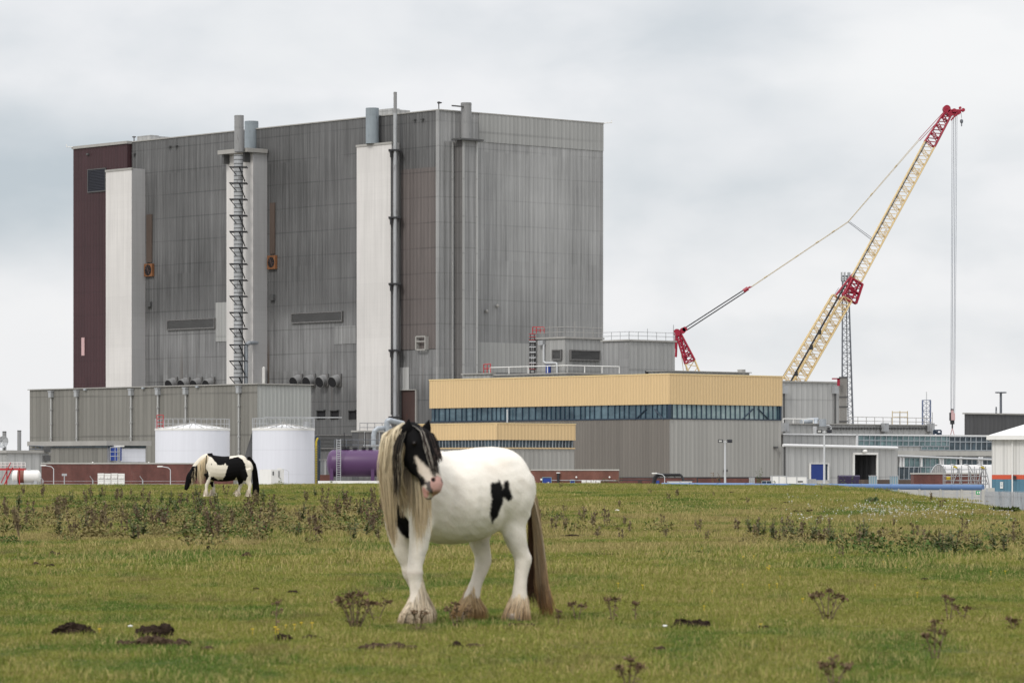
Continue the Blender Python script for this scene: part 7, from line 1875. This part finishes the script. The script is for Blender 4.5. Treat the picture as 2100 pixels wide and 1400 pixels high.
lump('earth_clods', 318, 1324, 165, 24, 'spread of brown earth clods under the biggest dung heap', 'earth', 3, 'soil', n=16)
lump('dung_heap', 578, 1314, 38, 22, 'round brown dung heap beside yellow flowers', 'dung', 4, n=4)
lump('dung_heap', 640, 1311, 36, 12, 'low flat dung heap right of the yellow flowers', 'dung', 5, n=4)
lump('earth_clods', 795, 1332, 130, 20, 'long strip of brown earth clods below the horse front feet', 'earth', 6, 'soil', n=16)
lump('dung_heap', 936, 1328, 26, 15, 'small dung lump under the horse belly in the foreground', 'dung', 7, n=3)
lump('earth_clods', 976, 1327, 34, 12, 'small brown clods right of the dung lump under horse belly', 'earth', 8, 'soil', n=5)
lump('dung_heap', 601, 1216, 22, 11, 'single dark dung lump halfway between left edge and horse legs', 'dung', 9, n=3)
lump('dung_heap', 1070, 1285, 60, 11, 'flat dark dung beside the horse near hind foot', 'dung', 10, n=6)
lg = lump('log', 1415, 1287, 86, 26, 'dark broken log lying in the grass right of the horse tail', 'dung', 11, 'log', n=9)
grp = 'small dark clods in the field'
cl = [(112, 1138, 24, 12), (458, 1093, 22, 14), (522, 1092, 34, 13), (430, 1126, 20, 12), (506, 1142, 24, 12), (270, 1145, 26, 8), (75, 1158, 14, 8), (105, 1162, 16, 8), (385, 1104, 12, 9), (378, 1028, 18, 8), (740, 1054, 34, 10), (715, 1052, 16, 8), (30, 1150, 12, 6), (242, 1096, 18, 6), (580, 1018, 10, 5), (525, 1210, 8, 5), (425, 1334, 20, 12), (1098, 1216, 14, 8)]
for i, (px, py, w, h) in enumerate(cl): lump('clod', px, py, w, h, 'small dark clod or dung lump in the grass left of the standing horse' if px < 900 else 'small dark clod between the horse hind legs and tail', 'dung' if i % 2 else 'earth', 20+i, 'clod', grp, 3)
cl = [(1455, 1126, 16, 8), (1436, 1134, 12, 6), (1170, 1100, 44, 9), (1222, 1098, 20, 9), (1362, 1091, 20, 9), (1545, 1116, 20, 7), (1520, 1111, 16, 6), (1846, 1118, 12, 8), (1612, 1031, 12, 6), (1586, 1044, 12, 6), (1638, 1051, 34, 8), (1660, 1049, 12, 7), (1692, 1050, 8, 5), (1706, 1045, 8, 5), (1684, 1063, 18, 6), (1560, 1050, 14, 4), (1523, 1024, 16, 5), (1500, 1010, 10, 4), (1336, 1032, 20, 4), (1822, 1142, 8, 6), (1940, 1090, 14, 4), (1966, 1091, 12, 4), (1895, 1190, 18, 5), (1566, 1290, 16, 8), (1353, 1334, 14, 10), (1936, 1029, 10, 6), (1253, 1138, 50, 7), (1320, 1138, 30, 5), (1388, 1010, 8, 4), (1750, 1135, 18, 6)]
for i, (px, py, w, h) in enumerate(cl): lump('clod', px, py, w, h, 'small dark clod or dung lump on the grass right of the standing horse' if px < 1600 else 'small dark clod or dung lump on the grass at the right side of the field', 'dung' if i % 3 else 'earth', 60+i, 'clod', grp, 3)
for i, (px, py, lb) in enumerate(((541, 1081, 'small white stone among weeds between the two horses'), (1364, 1289, 'small white stone left of the dark log'), (1266, 1048, 'small pale stone on the grass right of the horse back'), (267, 1289, 'small white stone behind the biggest dung heap'))):
    p = on_ground(px, py); mb = MB(); mb.ball(p+Vector((0, 0, .02)), 4.5*p.y/FPX, 7, (1.2, 1, .5)); mb.v = [tuple(Vector(v)+noise.noise_vector(Vector(v)*30)*.006) for v in mb.v]; tag(build('stone', mb, 'petal_white', loc=p, smooth=True), lb, 'stone')
dg = bpy.context.evaluated_depsgraph_get(); dg.update(); new = []
for o, H_ in LUMPS:
    m2 = bpy.data.meshes.new_from_object(o.evaluated_get(dg)); P = coords(m2); wp = P+np.array(o.location)
    for i, q in enumerate(wp):
        q = Vector(q); k = min(.03, H_*.3); d_ = noise.noise_vector(q*18)*k+noise.noise_vector(q*45)*k*.6+noise.noise_vector(q*110)*k*.3; P[i] += d_
    m2.vertices.foreach_set('co', P.ravel()); m2.name = o.name; shade(m2, False); new.append((o, m2))
for o, m2 in new: o.modifiers.clear(); o.data = m2
# ---- flowers (stuff)
def flower(name, mat, rad, h):
    mb = MB(); r = random.Random(rad)
    for k in range(6): a = k*math.pi/3; c = Vector((math.cos(a)*rad*.55, math.sin(a)*rad*.55, h)); mb.ball(c, rad*.5, 5, (1, 1, .5))
    mb.ball((0, 0, h), rad*.45, 5, (1, 1, .8)); mb.tube((0, 0, 0), (0, 0, h), .0025, n=3)
    me = bpy.data.meshes.new(name); me.from_pydata(mb.v, [], mb.f); me.materials.append(MATS[mat]); return me
pts_ = [(565, 1303), (565, 1298), (586, 1294), (604, 1296), (618, 1292), (640, 1294), (570, 1306), (518, 1304), (204, 1306), (1444, 1254), (1560, 1292), (1573, 1172), (1524, 1150), (1546, 1149), (1578, 1170), (1600, 1190), (1712, 1152), (1812, 1160), (1858, 1171), (2032, 1182), (1318, 1212), (1646, 1242), (2044, 1082)]+[(rh.uniform(900, 2090), rh.uniform(1130, 1230)) for _ in range(14)]
Pf = np.array([[*on_ground(a, b)[:2]] for a, b in pts_]); P, rt = field_pts(Pf); scatter('yellow_flowers', [flower('bloom', 'petal_yellow', .014, .06)], P, rt, [rh.uniform(.7, 1.1) for _ in P], 'tiny yellow flowers dotted in the grass', cat='flowers')
pts_ = [(rh.gauss(1800, 40), rh.gauss(1048, 9)) for _ in range(120)]+[(rh.gauss(1940, 50), rh.gauss(1045, 9)) for _ in range(110)]+[(rh.uniform(1600, 2090), rh.uniform(1012, 1075)) for _ in range(130)]+[(rh.gauss(2070, 22), rh.gauss(1046, 4)) for _ in range(60)]
Pf = np.array([[*on_ground(a, b)[:2]] for a, b in pts_]); P, rt = field_pts(Pf); scatter('white_flowers', [flower('bloom', 'petal_white', .020, .07)], P, rt, [rh.uniform(.6, 1.2) for _ in P], 'small white flowers scattered on the right slope', cat='flowers')
# ---- bushes at the crest and in the yard
def bush(px, py, w, h, label, Y=None, n=500, mat='bush_leaf', lw=.06):
    p = on_ground(px, py) if Y is None else Vector((pt(px, py, Y).x, Y, ZG)); k = p.y/FPX; W_, H_ = w*k/2, (h*k if Y is None else CZ+(HY-(py-h))*k-ZG)
    t = thing('bush', label, 'bush', p, 'scrubby bushes along the works edge'); r = random.Random(px); S_, G_ = MB(), MB()
    for s_ in range(7):
        a = r.uniform(0, 6.28); e = p+Vector((math.cos(a)*W_*.6, math.sin(a)*W_*.5, H_*r.uniform(.5, .9))); S_.tube(p, e, .02, .008, n=4)
    cs = [(r.uniform(-.75, .75)*W_, r.uniform(-.5, .5)*W_, H_*r.uniform(.35, .85), r.uniform(.25, .45)) for _ in range(9)]
    for i in range(n):
        cx_, cy_, cz_, cr_ = r.choice(cs); v = Vector((r.gauss(0, 1), r.gauss(0, 1), r.gauss(0, 1))).normalized()*(r.random()**.4)
        c = p+Vector((cx_+v.x*W_*cr_, cy_+v.y*W_*cr_, max(.02, cz_+v.z*H_*.35))); l = lw*r.uniform(.6, 1.4)
        u1 = Vector((r.gauss(0, 1), r.gauss(0, 1), r.gauss(0, 1))).normalized()*l; u2 = u1.cross(Vector((r.gauss(0, 1), r.gauss(0, 1), r.gauss(0, 1)))).normalized()*l*.5; G_.face([c-u1, c+u2, c+u1, c-u2])
    build('stems', S_, 'dry_stem', t); build('foliage', G_, mat, t)
bush(1247, 1000, 62, 15, 'low green scrub bush in front of the brick building', 300); bush(1240, 998, 26, 16, 'small taller bush beside the white barriers', 302)
bush(574, 996, 30, 12, 'green bush before the right white tank', 300); bush(672, 996, 26, 9, 'low scrub under the purple vessel', 300)
bush(1468, 996, 24, 26, 'thin reddish bush at foot of the big hall', 345, 260, 'dry_head'); bush(1556, 996, 24, 30, 'thin green bush at the foot of the big hall', 345, 260); bush(1730, 992, 60, 10, 'low green scrub beside the dark open bay', 300); bush(1585, 996, 26, 8, 'small scrub in front of the white cabins', 300)
bush(2062, 1050, 60, 8, 'green weedy mound before the palisade fence', None, 400, 'weed_leaf'); bush(1900, 1019, 40, 14, 'tall dry weed clump on the right crest', None, 260, 'dry_head', .03); bush(1785, 1030, 36, 10, 'leafy weed clump on the right slope', None, 240, 'thistle_leaf', .03); bush(2050, 1034, 34, 12, 'dry reddish weeds at the foot of palisade fence', None, 240, 'dry_head', .03)
